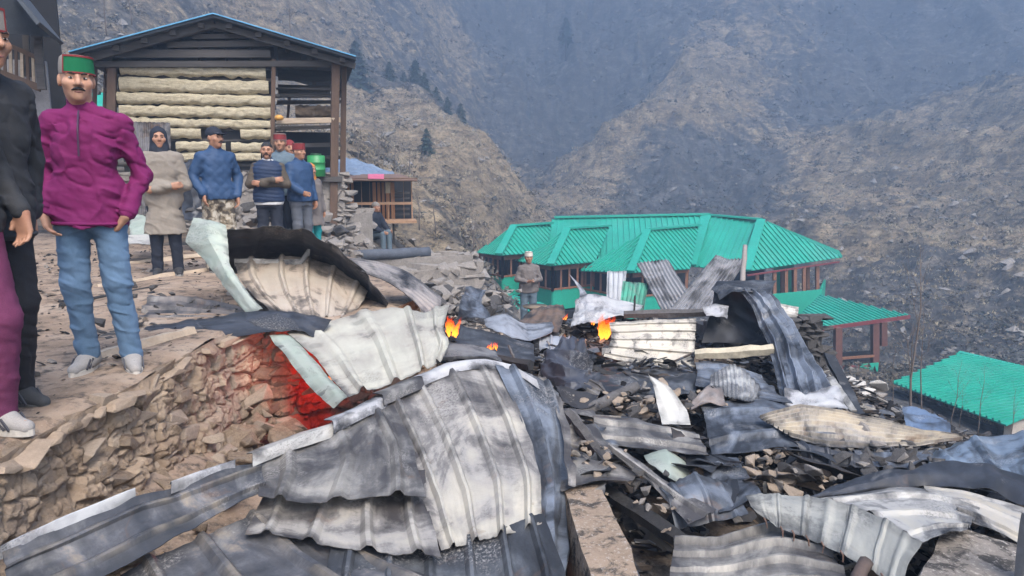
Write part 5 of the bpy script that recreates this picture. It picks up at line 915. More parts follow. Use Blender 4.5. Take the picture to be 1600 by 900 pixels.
tag(rough_box('stone_post', simple('grey_post', (.20, .19, .18), .9, .3), P(1622, 808, 2.72), P(1622, 808, 2.72) + Vector((.0, .05, -.001)), .07, .5, .008, seed=6.), 'grey stone post cut by the right border', 'post')
def timber(label, a, b, r, mat, name='charred_beam', square=True, n=7, wob=.1, cat='beam'):
    A, B = P(*a), P(*b); m = MB(); m.tube([A.lerp(B, t / n) + Vector((random.uniform(-.1, .1), random.uniform(-.1, .1), random.uniform(-.1, .1))) * r for t in range(n + 1)], [r * random.uniform(.88, 1.1) for _ in range(n + 1)], 5 if square else 9, wob); return tag(m.build(name, mat, None, not square), label, cat)
timber('grey burnt round log lying left of the white shard', (902, 650, 5.2), (994, 603, 5.6), .045, CHARG, 'burnt_log', False, cat='log')
timber('grey weathered beam slanting beside the curled roof edge', (888, 645, 4.75), (950, 722, 4.2), .04, CHARG)
timber('pale scorched beam lying across below the draped sheet', (1086, 554, 6.75), (1208, 546, 6.6), .055, simple('scorched_cream_wood', (.46, .40, .29), .8, .35), 'scorched_beam')
timber('long burnt bar on the crest of the heap above the cream panel', (975, 492, 7.6), (1135, 488, 7.4), .045, ASHW if 0 else CHARG, 'burnt_bar')
timber('thin upright pole before the right green roof', (1164, 384, 9.0), (1159, 452, 8.6), .03, simple('grey_pole', (.25, .22, .20), .8), 'thin_pole', False, cat='pole')
timber('short iron rod sticking up from the ash-white sheet', (992, 462, 8.3), (991, 486, 8.2), .012, CHARW, 'iron_rod', False, cat='rod')
timber('long dark pipe lying across the terrace behind the magenta man', (96, 478, 6.05), (332, 434, 7.9), .028, CHARW, 'long_pipe', False, cat='pipe')
timber('pale plank lying on the terrace behind the long pipe', (150, 452, 7.2), (372, 416, 8.6), .055, WOODP, 'wooden_plank', cat='plank')
timber('pale plank at the feet of the hooded person', (196, 415, 8.9), (330, 398, 9.6), .05, WOODP, 'wooden_plank', cat='plank')
timber('dusty board under the shoes of the magenta man', (150, 560, 4.3), (300, 520, 5.0), .05, WOODP, 'wooden_plank', cat='plank')
timber('charred rafter under the black folded sheet by the left flames', (700, 545, 6.2), (830, 572, 5.6), .04, CHARW)
timber('charred stick poking up left of the black fabric heap', (795, 540, 6.0), (806, 566, 5.8), .012, CHARG, 'charred_stick', False, cat='stick')
timber('black charred beam in the pit right of the mud pillar', (950, 770, 3.9), (1090, 860, 3.3), .045, CHARW)
timber('black charred beam under the tan ribbed sheet', (1240, 710, 4.5), (1420, 720, 4.5), .05, CHARW)
timber('charred beam end leaning over the rubble stones', (1130, 700, 4.6), (1200, 735, 4.3), .035, CHARW)
timber('charred rafter behind the upright cream panel', (880, 560, 6.4), (960, 590, 6.2), .04, CHARW)
timber('bent pipe end under the drooping eaves flange', (1352, 880, 2.95), (1310, 960, 2.6), .03, simple('rusted_pipe', (.08, .055, .045), .8), 'pipe_end', False, cat='pipe')
# black melted fabric
sheet('fabric_heap', 'heap of black melted fabric below the right flames', [[(880, 530, 6.7), (896, 526, 6.8), (912, 536, 6.7)], [(858, 556, 6.3), (890, 548, 6.1), (926, 560, 6.3)], [(846, 580, 6.0), (890, 580, 5.75), (932, 590, 5.95)], [(858, 604, 5.7), (892, 612, 5.5), (938, 616, 5.6)]], metal('melted_fabric', (.05, .055, .07), .5, .1, 0, (.035, .038, .05), 71, .45, 0), None, .04, .016, .012, crease=.09, cat='fabric')
sheet('fabric_scrap', 'torn black cloth hanging under the fabric heap', [[(868, 604, 5.55), (900, 612, 5.45), (935, 616, 5.45)], [(880, 628, 5.3), (905, 640, 5.2), (930, 634, 5.25)]], DKC if 0 else metal('black_cloth', (.03, .03, .034), .5, .2, 0, (.02, .02, .024), 72, .8, 0), None, .03, .016, .006, crease=.05, cat='fabric')
sheet('ash_sheet', 'ash-white ragged end of the burnt bar right of the cream panel', [[(1096, 484, 7.35), (1118, 478, 7.4), (1138, 480, 7.4)], [(1104, 494, 7.2), (1122, 496, 7.15), (1134, 500, 7.2)]], ASHM, None, .02, .014, crease=.04, cat='metal scrap')
# tarpaulin over the hut, sheets by the granary
sheet('tarpaulin', 'blue tarpaulin laid over the roof of the plank hut', HUTROWS, metal('tarp_blue', (.17, .23, .32), .15, .2, 0, (.11, .15, .21), 81, .6, 0), None, .06, .05, .02, crease=.05, cat='tarpaulin')
sheet('corrugated_sheet', 'old corrugated sheet leaning on the granary wall behind the hooded person', [[(204, 190, 13.2), (266, 192, 13.5)], [(212, 335, 12.9), (268, 335, 13.2)]], metal('old_galvanised', (.24, .23, .24), .4, .15, .5, (.18, .17, .17), 82), ('u', 9, .035, 'sine'), .01)
sheet('corrugated_sheet', 'pale green sheet lying behind the magenta man by the hooded person', [[(200, 338, 10.2), (222, 334, 10.4), (240, 346, 10.2)], [(205, 372, 9.4), (225, 370, 9.4), (246, 380, 9.3)]], PGREEN, None, .02, .02, crease=.02)
sheet('corrugated_sheet', 'flat pale sheet on the ground left of the hooded person', [[(180, 366, 9.3), (246, 366, 9.4)], [(186, 380, 8.8), (244, 382, 8.8)]], WHITEM, None, .01, .03)
sheet('tarpaulin', 'dark tarpaulin bundle piled behind the blue jacket man', [[(268, 262, 12.0), (300, 250, 12.2), (330, 262, 12.0)], [(266, 300, 11.7), (300, 292, 11.5), (332, 300, 11.7)], [(264, 340, 11.4), (300, 344, 11.2), (334, 340, 11.4)]], NAVYM, None, .05, .03, crease=.09, cat='tarpaulin')
# round winnowing basket
bc = P(836, 482, 8.9); m = MB(); m.tube([bc + Vector((0, 0, k)) for k in (0, .012, .035, .03, .012)], [.10, .14, .155, .145, .09], 24); tag(m.build('winnowing_basket', simple('basket_weave', (.20, .155, .11), .9, .3, 30), None, True), 'round flat basket lying in front of the standing man', 'basket')
# pale stones heaped between the sheets
def heap(label, spots, n, spread, sizes, meshes, seed):
    r = random.Random(seed); c = P(*spots[0]); o = empty('stone_rubble', c); tag(o, label, 'rubble')
    for i in range(n):
        q = P(*r.choice(spots)) + Vector((r.gauss(0, spread), r.gauss(0, spread), abs(r.gauss(0, .04)))); stone(q - c, r.choice(sizes), meshes if r.random() < .55 else (R_BURNT if r.random() < .6 else R_STONE), o, (r.uniform(-.7, .7), r.uniform(-.7, .7), r.uniform(0, 6)), rnd=r)
heap('pale broken stones heaped below the wide blue-black sheet', [(1200, 735, 4.3), (1230, 725, 4.4), (1260, 740, 4.25), (1290, 750, 4.15), (1215, 750, 4.1), (1250, 760, 4.05)], 90, .12, (.015, .02, .03, .05), R_PALE, 31)
heap('tan stones and clods around the white shard', [(965, 632, 5.3), (1000, 628, 5.4), (990, 640, 5.2), (1060, 625, 5.4), (1085, 640, 5.2), (1100, 625, 5.3)], 70, .13, (.015, .02, .035, .05), R_PALE, 32)
heap('charred stones under the tan sheet on the right', [(1330, 715, 4.4), (1380, 725, 4.3), (1420, 715, 4.4), (1300, 720, 4.4)], 70, .16, (.02, .03, .045, .06), R_BURNT, 33)
heap('grey stones beside the mud pillar in the middle foreground', [(900, 700, 4.3), (915, 720, 4.1), (925, 740, 3.95), (1010, 770, 3.8), (1040, 800, 3.6)], 50, .10, (.012, .02, .03), R_PALE, 34)
heap('white ash-covered boulders right of the black leaning plank', [(1345, 605, 9.5), (1355, 612, 9.4)], 10, .16, (.06, .09, .13), [with_mat(m_, simple('white_ash_stone', (.45, .42, .38), .9, .3)) for m_ in ROCKS], 35)
heap('dark stones on the terrace by the black-blue flashing', [(240, 500, 5.6), (300, 500, 5.8), (200, 520, 5.2), (260, 470, 6.4)], 40, .2, (.03, .04, .06), R_BURNT, 36)
heap('grey stones scattered on the slope below the stone terrace', [(600, 455, 10.5), (640, 462, 10.5), (680, 455, 11), (720, 462, 11), (740, 470, 10.5), (700, 480, 9.8), (660, 478, 9.5)], 130, .35, (.06, .09, .12), R_STONE, 37)
heap('stones scattered on the terrace behind the men in caps', [(380, 330, 11.5), (400, 345, 11), (370, 300, 12.5), (480, 345, 12.5), (510, 360, 12.5), (520, 380, 12), (500, 400, 11)], 120, .3, (.06, .1, .15), R_STONE, 38)
drystone('burnt_wall', 'soot-black stone wall standing behind the draped sheet', [P(1105, 600, 7.9), P(1275, 600, 8.3)], P(1200, 503, 8.1).z, P(1200, 640, 8.1).z, 0, R_BURNT, 12, .4, .13)
scatter('slope_debris', 'broken slates and char strewn below the stone terraces', 2500, (-3.2, 1.0, 8.0, 15), tz_, (.02, .14), bits_mat('slate_bits', [(.16, .15, .14), (.25, .22, .19), (.06, .055, .05), (.32, .27, .22), (.10, .09, .085)]), 7)
# ------------------------------------------------ fire
def flame_mat():
    t = NT('flame'); v = t.coord('Generated'); sp = t.node('ShaderNodeSeparateXYZ'); t.wire(v, sp.inputs[0]); n = t.noise(v, 4, 3, .6)
    f = t.math('ADD', sp.outputs[2], t.math('MULTIPLY', t.math('SUBTRACT', n, .5), .6)); c = t.ramp(f, [(.05, (1.0, .32, .03)), (.4, (1.0, .20, .012)), (.8, (.9, .06, .004))])
    t.b.inputs['Emission Strength'].default_value = 1.7; t.wire(c, t.b.inputs['Emission Color']); t.wire(t.ramp(t.math('ADD', t.noise(v, 7, 4, .7), t.math('MULTIPLY', sp.outputs[2], -.28)), [(.26, 0.0), (.52, .8)]), t.b.inputs['Alpha']); return t.out((.0, .0, .0), 1.0)
FLAME = flame_mat()
def fire(label, px, py, d, h, n, seed, spread):
    r = random.Random(seed); c = P(px, py, d); o = empty('open_flame', c); tag(o, label, 'fire', 'flames in the heap')
    for i in range(n):
        a = Vector((r.uniform(-spread, spread), r.uniform(-spread, spread), 0)); hh_ = h * r.uniform(.45, 1.0); w = hh_ * r.uniform(.10, .22); dx, dy = r.uniform(-.3, .3) * hh_, r.uniform(-.2, .2) * hh_
        m = MB(); K = 7; m.tube([a + Vector((dx * (k / K) ** 2 + .05 * hh_ * math.sin(k * 1.7 + i), dy * (k / K), hh_ * k / K)) for k in range(K + 1)], [w * max(.03, math.sin(math.pi * min(1, .18 + .82 * (1 - k / K))) * (1 - .55 * k / K)) for k in range(K + 1)], 8, .12); m.build('flame_tongue', FLAME, o, True)
    return o
fire('orange flames at the right corner of the clean cream sheet', 707, 526, 6.0, .20, 12, 1, .045); fire('orange flames left of the upright cream panel', 942, 530, 7.3, .26, 14, 2, .06); fire('low red flames on the charred rafter', 770, 548, 6.2, .09, 6, 3, .05); fire('small flame at the tip of the ash-white sheet', 925, 508, 7.5, .06, 4, 6, .03); fire('small flames behind the rusty brown sheet', 884, 500, 8.0, .08, 4, 7, .03)
for px, py, d, e in ((707, 516, 5.9, 1.6), (942, 516, 7.2, 2.2)):
    l_ = bpy.data.lights.new('flame_glow', 'POINT'); l_.energy = e; l_.color = (1.0, .36, .08); l_.shadow_soft_size = .08; lo2 = bpy.data.objects.new('flame_glow', l_); col.objects.link(lo2); lo2.location = P(px, py, d)
ff = fire('hidden fire glowing red against the earth wall behind the cream sheet', 512, 596, 5.05, .10, 5, 4, .04)
fl_d = bpy.data.lights.new('fire_glow', 'POINT'); fl_d.energy = 2.4; fl_d.color = (1.0, .10, .035); fl_d.shadow_soft_size = .12; flo = bpy.data.objects.new('fire_glow', fl_d); col.objects.link(flo); flo.location = ff.location + Vector((-.12, .05, .10))
# ---------------------------------------------------------------- people: bodies and clothes grown from distance fields
class Field:
    def __init__(s, lo, hi, h):
        s.lo = np.array(lo, float); s.h = h; s.n = np.ceil((np.array(hi) - s.lo) / h).astype(int) + 1; s.f = np.full(s.n, 0.5, np.float32)
    def block(s, lo, hi):
        a = np.clip(np.floor((np.array(lo) - s.lo) / s.h).astype(int), 0, s.n); b = np.clip(np.ceil((np.array(hi) - s.lo) / s.h).astype(int) + 1, 0, s.n)
        sl = tuple(slice(x, y) for x, y in zip(a, b)); g = np.meshgrid(*[s.lo[i] + s.h * np.arange(a[i], b[i]) for i in range(3)], indexing='ij', copy=False)
        return sl, [x.astype(np.float32) for x in g]
    def comb(s, sl, d, k, op='u'):
        f = s.f[sl]
        if op == 's': d = -d; t = np.clip(.5 - .5 * (d - f) / k, 0, 1); s.f[sl] = f * t + d * (1 - t) + k * t * (1 - t); return      # smooth cut
        t = np.clip(.5 + .5 * (f - d) / k, 0, 1); s.f[sl] = f * (1 - t) + d * t - k * t * (1 - t)
    def rc(s, a, b, ra, rb, k=.03, op='u', sc=(1, 1, 1)):
        a = np.array(a, float); b = np.array(b, float); pad = max(ra, rb) + k + 3 * s.h
        sl, (x, y, z) = s.block(np.minimum(a, b) - pad, np.maximum(a, b) + pad); ba = b - a; L = max(ba @ ba, 1e-8)
        t = np.clip(((x - a[0]) * ba[0] + (y - a[1]) * ba[1] + (z - a[2]) * ba[2]) / L, 0, 1)
        d = np.sqrt(((x - a[0] - t * ba[0]) / sc[0]) ** 2 + ((y - a[1] - t * ba[1]) / sc[1]) ** 2 + ((z - a[2] - t * ba[2]) / sc[2]) ** 2) - (ra + (rb - ra) * t)
        s.comb(sl, d, k, op); return s
    def ell(s, c, r, k=.02, op='u', yaw=0, piv=(0, 0)):
        r = np.array(r, float); pad = r.max() + k + 3 * s.h; c = np.array(c, float)
        sl, (x, y, z) = s.block(c - pad, c + pad); X = x - c[0]; Y = y - c[1]; Z = z - c[2]
        if yaw: X, Y = X * math.cos(yaw) + Y * math.sin(yaw), -X * math.sin(yaw) + Y * math.cos(yaw)
        k0 = np.sqrt((X / r[0]) ** 2 + (Y / r[1]) ** 2 + (Z / r[2]) ** 2); k1 = np.sqrt((X / r[0] ** 2) ** 2 + (Y / r[1] ** 2) ** 2 + (Z / r[2] ** 2) ** 2)
        s.comb(sl, k0 * (k0 - 1) / (k1 + 1e-6), k, op); return s
    def tor(s, rows, k=.03, op='u', add=0.0):
        """upright elliptic tube: rows of z, centre x, centre y, half width, half depth"""
        r = np.array(rows, float); r = r[np.argsort(r[:, 0])]; pad = .06
        sl, (x, y, z) = s.block((( r[:, 1] - r[:, 3]).min() - pad, (r[:, 2] - r[:, 4]).min() - pad, r[0, 0] - pad), ((r[:, 1] + r[:, 3]).max() + pad, (r[:, 2] + r[:, 4]).max() + pad, r[-1, 0] + pad))
        zz = z[0, 0, :]; I = [np.interp(zz, r[:, 0], r[:, i])[None, None, :].astype(np.float32) for i in range(1, 5)]
        wx = I[2] + add; wy = I[3] + add
        q = ((np.abs(x - I[0]) / wx) ** 2.4 + (np.abs(y - I[1]) / wy) ** 2.4) ** (1 / 2.4)
        d = (q - 1) * np.minimum(wx, wy); d = np.maximum(d, np.maximum(zz[None, None, :] - r[-1, 0], r[0, 0] - zz[None, None, :]))
        s.comb(sl, d, k, op); return s
    def noise(s, amp, fr, seed=0.0, an=(1, 1, 1), ridge=True):
        m = np.abs(s.f) < .06; ii = np.nonzero(m); p = [s.lo[i] + s.h * ii[i] for i in range(3)]
        s.f[m] += amp * (fbm(p[0] * fr * an[0] + seed, p[1] * fr * an[1], p[2] * fr * an[2] + p[0] * fr * .5, 3, .55, ridge) - .55); return s
    def crease(s, amp, fr, seed=0.0, an=(1, 1, 1), pw=4):
        m = np.abs(s.f) < .05; ii = np.nonzero(m); p = [s.lo[i] + s.h * ii[i] for i in range(3)]
        n = noise3(p[0] * fr * an[0] + seed, p[1] * fr * an[1] + .4 * p[2] * fr, p[2] * fr * an[2] + p[0] * fr * .45); n2 = noise3(p[0] * fr * .4 + seed + 5, p[1] * fr * .4, p[2] * fr * .4)
        s.f[m] += amp * ((1 - np.abs(2 * n - 1)) ** pw - .15) * (.25 + 1.3 * n2); return s
    def mesh(s, name, scale=1.0):
        f = s.f; f = np.pad(f, 1, constant_values=.5); lo = s.lo - s.h
        ins = f < 0; c = np.zeros(np.array(f.shape) - 1, int); sh = c.shape
        def cut(a, o): return a[o[0]:o[0] + sh[0], o[1]:o[1] + sh[1], o[2]:o[2] + sh[2]]
        cor = [(i, j, k) for i in (0, 1) for j in (0, 1) for k in (0, 1)]
        for o in cor: c += cut(ins, o)
        act = (c > 0) & (c < 8); ids = -np.ones(sh, int); n = act.sum(); ids[act] = np.arange(n); ci = np.argwhere(act)
        acc = np.zeros((n, 3)); cnt = np.zeros(n); val = [f[ci[:, 0] + o[0], ci[:, 1] + o[1], ci[:, 2] + o[2]] for o in cor]
        for a in range(8):
            for b in range(a + 1, 8):
                if sum(x != y for x, y in zip(cor[a], cor[b])) != 1: continue
                m = (val[a] < 0) != (val[b] < 0); t = val[a][m] / (val[a][m] - val[b][m])
                acc[m] += np.array(cor[a]) + (np.array(cor[b]) - np.array(cor[a])) * t[:, None]; cnt[m] += 1
        V = (ci + acc / cnt[:, None]) * s.h + lo
        Q = []
        for ax in range(3):
            o1 = [0, 0, 0]; o1[ax] = 1; u, w = (ax + 1) % 3, (ax + 2) % 3
            sl0 = [slice(1, sh[i]) for i in range(3)]; sl0[ax] = slice(0, sh[ax]); A = ins[tuple(sl0)]
            sl1 = list(sl0); sl1[ax] = slice(1, sh[ax] + 1); B = ins[tuple(sl1)]
            e = np.argwhere(A != B); off = np.array([1, 1, 1]); off[ax] = 0; base = e + off
            su = np.zeros(3, int); su[u] = 1; sw = np.zeros(3, int); sw[w] = 1
            q = np.stack([ids[tuple((base - su - sw).T)], ids[tuple((base - sw).T)], ids[tuple(base.T)], ids[tuple((base - su).T)]], -1)
            fl = A[tuple(e.T)]; q[~fl] = q[~fl][:, ::-1]; Q.append(q)
        Q = np.concatenate(Q); Q = Q[(Q >= 0).all(1)]
        return np_mesh(name, V * scale, Q)
def cloth(name, c, rough=.85, weave=220, var=.18, puff=0, sheen=0.0, wear=0.0):
    if name in _mc: return _mc[name]
    t = NT(name); v = t.coord('Object'); n = t.noise(v, 7, 6, .6); w = t.noise(v, weave, 3, .6)
    cc = t.ramp(n, [(.3, tuple(x * (1 - var) for x in c)), (.7, tuple(min(1, x * (1 + var)) for x in c))])
    cc = t.mix(.35, cc, t.ramp(w, [(.35, tuple(x * .7 for x in c)), (.65, tuple(min(1, x * 1.25) for x in c))]))
    if wear: cc = t.mix(t.ramp(t.noise(v, 4, 4, .5), [(.45, 0.0), (.7, wear)]), cc, tuple(min(1, x * 1.9 + .05) for x in c))
    t.bump(t.math('ADD', t.math('MULTIPLY', n, 1.0), t.math('MULTIPLY', w, .25)), .35, .01)
    _mc[name] = t.out(cc, rough, 0, .25); return _mc[name]
def skin(name, c):
    if name in _mc: return _mc[name]
    t = NT(name); v = t.coord('Object'); n = t.noise(v, 22, 5, .6)
    cc = t.ramp(n, [(.3, tuple(x * .82 for x in c)), (.7, tuple(x * 1.15 for x in c))])
    cc = t.mix(t.ramp(t.noise(v, 9, 2, .5), [(.5, 0.0), (.7, .35)]), cc, (c[0] * 1.05, c[1] * .75, c[2] * .7))
    t.bump(t.noise(v, 180, 3, .6), .15, .003); _mc[name] = t.out(cc, .55, 0, .35); return _mc[name]
SKIN = skin('skin_brown', (.36, .19, .12)); SKIN2 = skin('skin_tan', (.42, .235, .155))
HAIR = simple('black_hair', (.012, .010, .010), .6, .3, 60, .6, 160)
EYEW = simple('eye_white', (.36, .33, .30), .3, .05); EYED = simple('eye_dark', (.012, .008, .006), .2, .05); LIP = simple('lip', (.26, .10, .085), .5, .1)
TORSO = [(.80, 0, .0, .155, .115), (.92, 0, .0, .165, .12), (1.05, 0, -.005, .145, .105), (1.2, 0, 0, .165, .115), (1.34, 0, .01, .175, .11), (1.42, 0, .015, .13, .08), (1.46, 0, .015, .06, .055)]
def hand_parts(F, w, dirn, nrm, curl=.5, side=1, sc=1.0, thumb=True):
    """palm, four unequal bent fingers and a thumb from the side of the palm"""
    w = np.array(w, float); d = np.array(dirn, float); d /= np.linalg.norm(d); n = np.array(nrm, float); n -= d * (n @ d); n /= np.linalg.norm(n); s = np.cross(d, n) * side
    pe = w + d * .085 * sc
    for t in (-.028, -.009, .009, .028): F.rc(w + s * t * .6 * sc, pe + s * t * sc, .016 * sc, .013 * sc, .02)
    for i, (t, L) in enumerate(((-.03, .062), (-.010, .075), (.010, .08), (.029, .07))):
        a = pe + s * t * sc; p = a
        for j, fl in enumerate((.45, .30, .25)):
            ang = curl * (j + 1) * .75; q = p + (d * math.cos(ang) + n * math.sin(ang)) * L * fl * sc; F.rc(p, q, (.0095 - .001 * j) * sc, (.0088 - .001 * j) * sc, .006); p = q
    if thumb:
        a = w + s * .022 * sc + d * .02 * sc; b = a + (s * .6 + d * .7 + n * .3) * .035 * sc; c = b + (s * .1 + d * .85 + n * .45) * .032 * sc
        F.rc(a, b, .014 * sc, .011 * sc, .012); F.rc(b, c, .011 * sc, .009 * sc, .006)
def person(label, loc, H, face, pose, spec, vox=.013):
    """pose and clothes in a 1.72 m figure's own space (facing -y), then scaled to H and turned"""
    S = H / 1.72; o = empty('person', loc, face); tag(o, label, 'person', spec.get('group'))
    g = dict(hip=(0, 0, .92), hl=(.09, 0, .90), hr=(-.09, 0, .90), kl=(.10, -.025, .50), kr=(-.10, -.025, .50), al=(.11, .02, .09), ar=(-.11, .02, .09), fl=0.12, fr=-.12,
             sl=(.17, .015, 1.372), sr=(-.17, .015, 1.372), el=(.235, .04, 1.13), er=(-.235, .04, 1.13), wl=(.245, -.05, .88), wr=(-.245, -.05, .88), hd=(0, -.015, 1.605), yaw=0.0, dz=0.0, build=1.0,
             hdl=(0, -.1, -1), hdr=(0, -.1, -1), hnl=(-1, 0, 0), hnr=(1, 0, 0), curl=.5)
    g.update(pose); dz = g['dz']; bw = g['build']
    up = lambda p: (p[0], p[1], p[2] + dz)
    sl, sr, el, er, wl, wr = (up(g[k]) for k in ('sl', 'sr', 'el', 'er', 'wl', 'wr')) if not g.get('abs') else (g[k] for k in ('sl', 'sr', 'el', 'er', 'wl', 'wr'))
    hd = np.array(up(g['hd'])); lean = g.get('lean', 0.0)
    tors = [(z + dz, cx, cy + lean * (z - .92), wx * bw, wy * bw) for z, cx, cy, wx, wy in TORSO]
    lo, hi = (-.62, -.62, -.02), (.62, .5, 1.85)
    legs = (('hl', 'kl', 'al', 'fl'), ('hr', 'kr', 'ar', 'fr'))
    cy_, sy_ = math.cos(g['yaw']), math.sin(g['yaw'])
    def hp(p): return hd + np.array([p[0] * cy_ - p[1] * sy_, p[0] * sy_ + p[1] * cy_, p[2]])
    # ---- body, one continuous skin
    F_ = Field(lo, hi, vox)
    F_.tor(tors, .03, add=-.012)
    for a, k, b, f in legs:
        F_.rc(g[a], g[k], .078, .052, .04); F_.rc(g[k], g[b], .05, .036, .03); an = g[b]
        F_.rc((an[0], an[1], an[2] - .03), (an[0] + math.sin(g[f]) * .15, an[1] - math.cos(g[f]) * .15, an[2] - .05), .034, .028, .03)
    for s_, e_, w_ in ((sl, el, wl), (sr, er, wr)): F_.rc(s_, e_, .046, .038, .04); F_.rc(e_, w_, .038, .026, .03)
    hs = spec.get('hands', (1, 1))
    for on, w_, dk, nk, sd_ in ((hs[0], wl, 'hdl', 'hnl', 1), (hs[1], wr, 'hdr', 'hnr', -1)):
        if on: hand_parts(F_, w_, g[dk], g[nk], g['curl'], sd_)
    F_.rc((0, .02 + lean * .5, 1.40 + dz), hd + np.array([0, .02, -.06]), .058, .055, .04)
    for c, r, k in (((0, .018, .035), (.077, .096, .089), .02), ((0, -.018, -.04), (.062, .074, .079), .04), ((0, -.07, -.092), (.024, .02, .02), .025)): F_.ell(hp(c), r, k, 'u', g['yaw'])
    F_.rc(hp((-.042, -.074, .028)), hp((.042, -.074, .028)), .012, .012, .02)
    for sg in (-1, 1):
        F_.ell(hp((sg * .046, -.056, -.02)), (.026, .024, .022), .025, 'u', g['yaw'])
        F_.ell(hp((sg * .032, -.108, .006)), (.019, .024, .011), .012, 's', g['yaw'])
        F_.ell(hp((sg * .079, .012, -.004)), (.010, .022, .033), .01, 'u', g['yaw'] + sg * .25)
        F_.ell(hp((sg * .014, -.094, -.027)), (.010, .012, .009), .008, 'u', g['yaw'])
    F_.rc(hp((0, -.086, .022)), hp((0, -.110, -.022)), .009, .0135, .012)
    F_.rc(hp((-.018, -.084, -.060)), hp((.018, -.084, -.060)), .0085, .0085, .01); F_.rc(hp((-.015, -.082, -.072)), hp((.015, -.082, -.072)), .0085, .0085, .008)
    F_.rc(hp((-.021, -.098, -.0655)), hp((.021, -.098, -.0655)), .003, .003, .004, 's')
    sk = spec.get('skin', SKIN); link('body', F_.mesh('body', S), sk, o)
    def part(name, fn, mat, lo=lo, hi=hi, v=None, par=o):
        Fp = Field(lo, hi, v or vox); fn(Fp); return link(name, Fp.mesh(name, S), mat, par)
    hlo, hhi = hd - .2, hd + .22
    # ---- eyes and brows
    for sg in (-1, 1):
        if spec.get('eyes', 1):
            c = hp((sg * .032, -.0765, .007)) * S
            bm = bmesh.new(); bmesh.ops.create_uvsphere(bm, u_segments=12, v_segments=8, radius=.0115 * S); bmesh.ops.scale(bm, vec=(1.15, 1, .5), verts=bm.verts); bmesh.ops.translate(bm, vec=Vector(c), verts=bm.verts); me = bpy.data.meshes.new('eye'); bm.to_mesh(me); bm.free(); e = link('eye', me, EYEW if vox < .009 else EYED, o)
            c = hp((sg * .031, -.0825, .007)) * S
            bm = bmesh.new(); bmesh.ops.create_uvsphere(bm, u_segments=10, v_segments=6, radius=.0066 * S * (1 if vox < .009 else .5)); bmesh.ops.translate(bm, vec=Vector(c), verts=bm.verts); me = bpy.data.meshes.new('iris'); bm.to_mesh(me); bm.free(); link('iris', me, EYED, e)
            MB().tube([hp((sg * .014, -.094, .026)) * S, hp((sg * .032, -.092, .032)) * S, hp((sg * .051, -.078, .026)) * S], [.0035 * S, .0045 * S, .002 * S], 6).build('eyebrow', HAIR, o, True)
    MB().tube([hp((-.02, -.0905, -.0655)) * S, hp((0, -.0945, -.0655)) * S, hp((.02, -.0905, -.0655)) * S], [.002 * S, .0045 * S, .002 * S], 6).build('mouth', LIP, o, True)
    if spec.get('moustache'):
        MB().tube([hp((-.031, -.084, -.057)) * S, hp((-.016, -.098, -.049)) * S, hp((0, -.101, -.046)) * S, hp((.016, -.098, -.049)) * S, hp((.031, -.084, -.057)) * S], [.003 * S, .0075 * S, .006 * S, .0075 * S, .003 * S], 8, .12).build('moustache', HAIR, o, True)
    if spec.get('beard'):
        def bd(F):
            F.ell(hp((0, -.018, -.045)), (.061, .077, .078), .01, 'u', g['yaw']); F.ell(hp((0, -.085, -.02)), (.048, .06, .036), .006, 's', g['yaw']); F.ell(hp((0, .02, .06)), (.12, .14, .085), .006, 's', g['yaw']); F.rc(hp((-.017, -.1, -.067)), hp((.017, -.1, -.067)), .010, .010, .004, 's'); F.noise(.006, 60)
        part('beard', bd, HAIR, hlo, hhi, .007)
    if spec.get('hair', 1):
        def hr(F):
            F.ell(hp((0, .022, .04)), (.079, .1, .092), .01, 'u', g['yaw']); F.ell(hp((0, -.09, -.045)), (.085, .085, .10), .012, 's', g['yaw']); F.ell(hp((0, .0, -.13)), (.2, .2, .085), .01, 's'); F.noise(.008, 45)
        part('hair', hr, HAIR, hlo, hhi, max(.007, vox * .6))
    # ---- trousers
    tm = spec['trousers']; tr = spec.get('leg_r', (.098, .075, .062))
    def trs(F):
        F.tor([(.80, g['hip'][0], g['hip'][1], .165 * bw, .118 * bw), (.94, g['hip'][0], g['hip'][1], .172 * bw, .125 * bw), (.99, 0, g['hip'][1], .150 * bw, .108 * bw)] if not dz else [(g['hip'][2] - .1, g['hip'][0], g['hip'][1], .17, .13), (g['hip'][2] + .1, g['hip'][0], g['hip'][1], .165, .13)], .03)
        for a, k, b, f in legs:
            F.rc(g[a], g[k], tr[0], tr[1], .05); an = np.array(g[b]); kn = np.array(g[k]); F.rc(kn, an + np.array([0, 0, .0]), tr[1], tr[2], .03)
        F.noise(spec.get('fold', .016) * .6, 9, 3.0, (.8, .8, 1.2)); F.noise(.005, 22, 8.0, (.7, .7, 1.6)); F.crease(-spec.get('fold', .016) * .4, 9, 1.0, (.7, .7, 1.3), 6); F.crease(.005, 14, 4.0, (.7, .7, 1.4), 6)
    part('trousers', trs, tm)
    # ---- shoes
    for a, k, b, f in legs:
        an = g[b]; c, s_ = math.cos(g[f]), math.sin(g[f])
        def fw(d, z, w=0): return (an[0] + s_ * d + c * w, an[1] - c * d + s_ * w, an[2] + z)
        def sh(F):
            F.rc(fw(-.035, -.035), fw(.05, -.035), .045, .046, .02, sc=(1, 1, 1)); F.rc(fw(.05, -.045), fw(.155, -.055), .044, .032, .03); F.rc(fw(-.02, 0.02), fw(.0, -.02), .044, .046, .03)
            sl_, (x, y, z) = F.block(F.lo, F.lo + F.h * (F.n - 1)); F.f[sl_] = np.maximum(F.f[sl_], (an[2] - .083) - z)
        sm = spec.get('shoe', simple('dark_shoe', (.03, .03, .032), .7))
        q = np.array(an); so = part('shoe', sh, sm, q + np.array((-.24, -.24, -.12)), q + np.array((.24, .24, .1)), min(vox, .009))
        sole = []
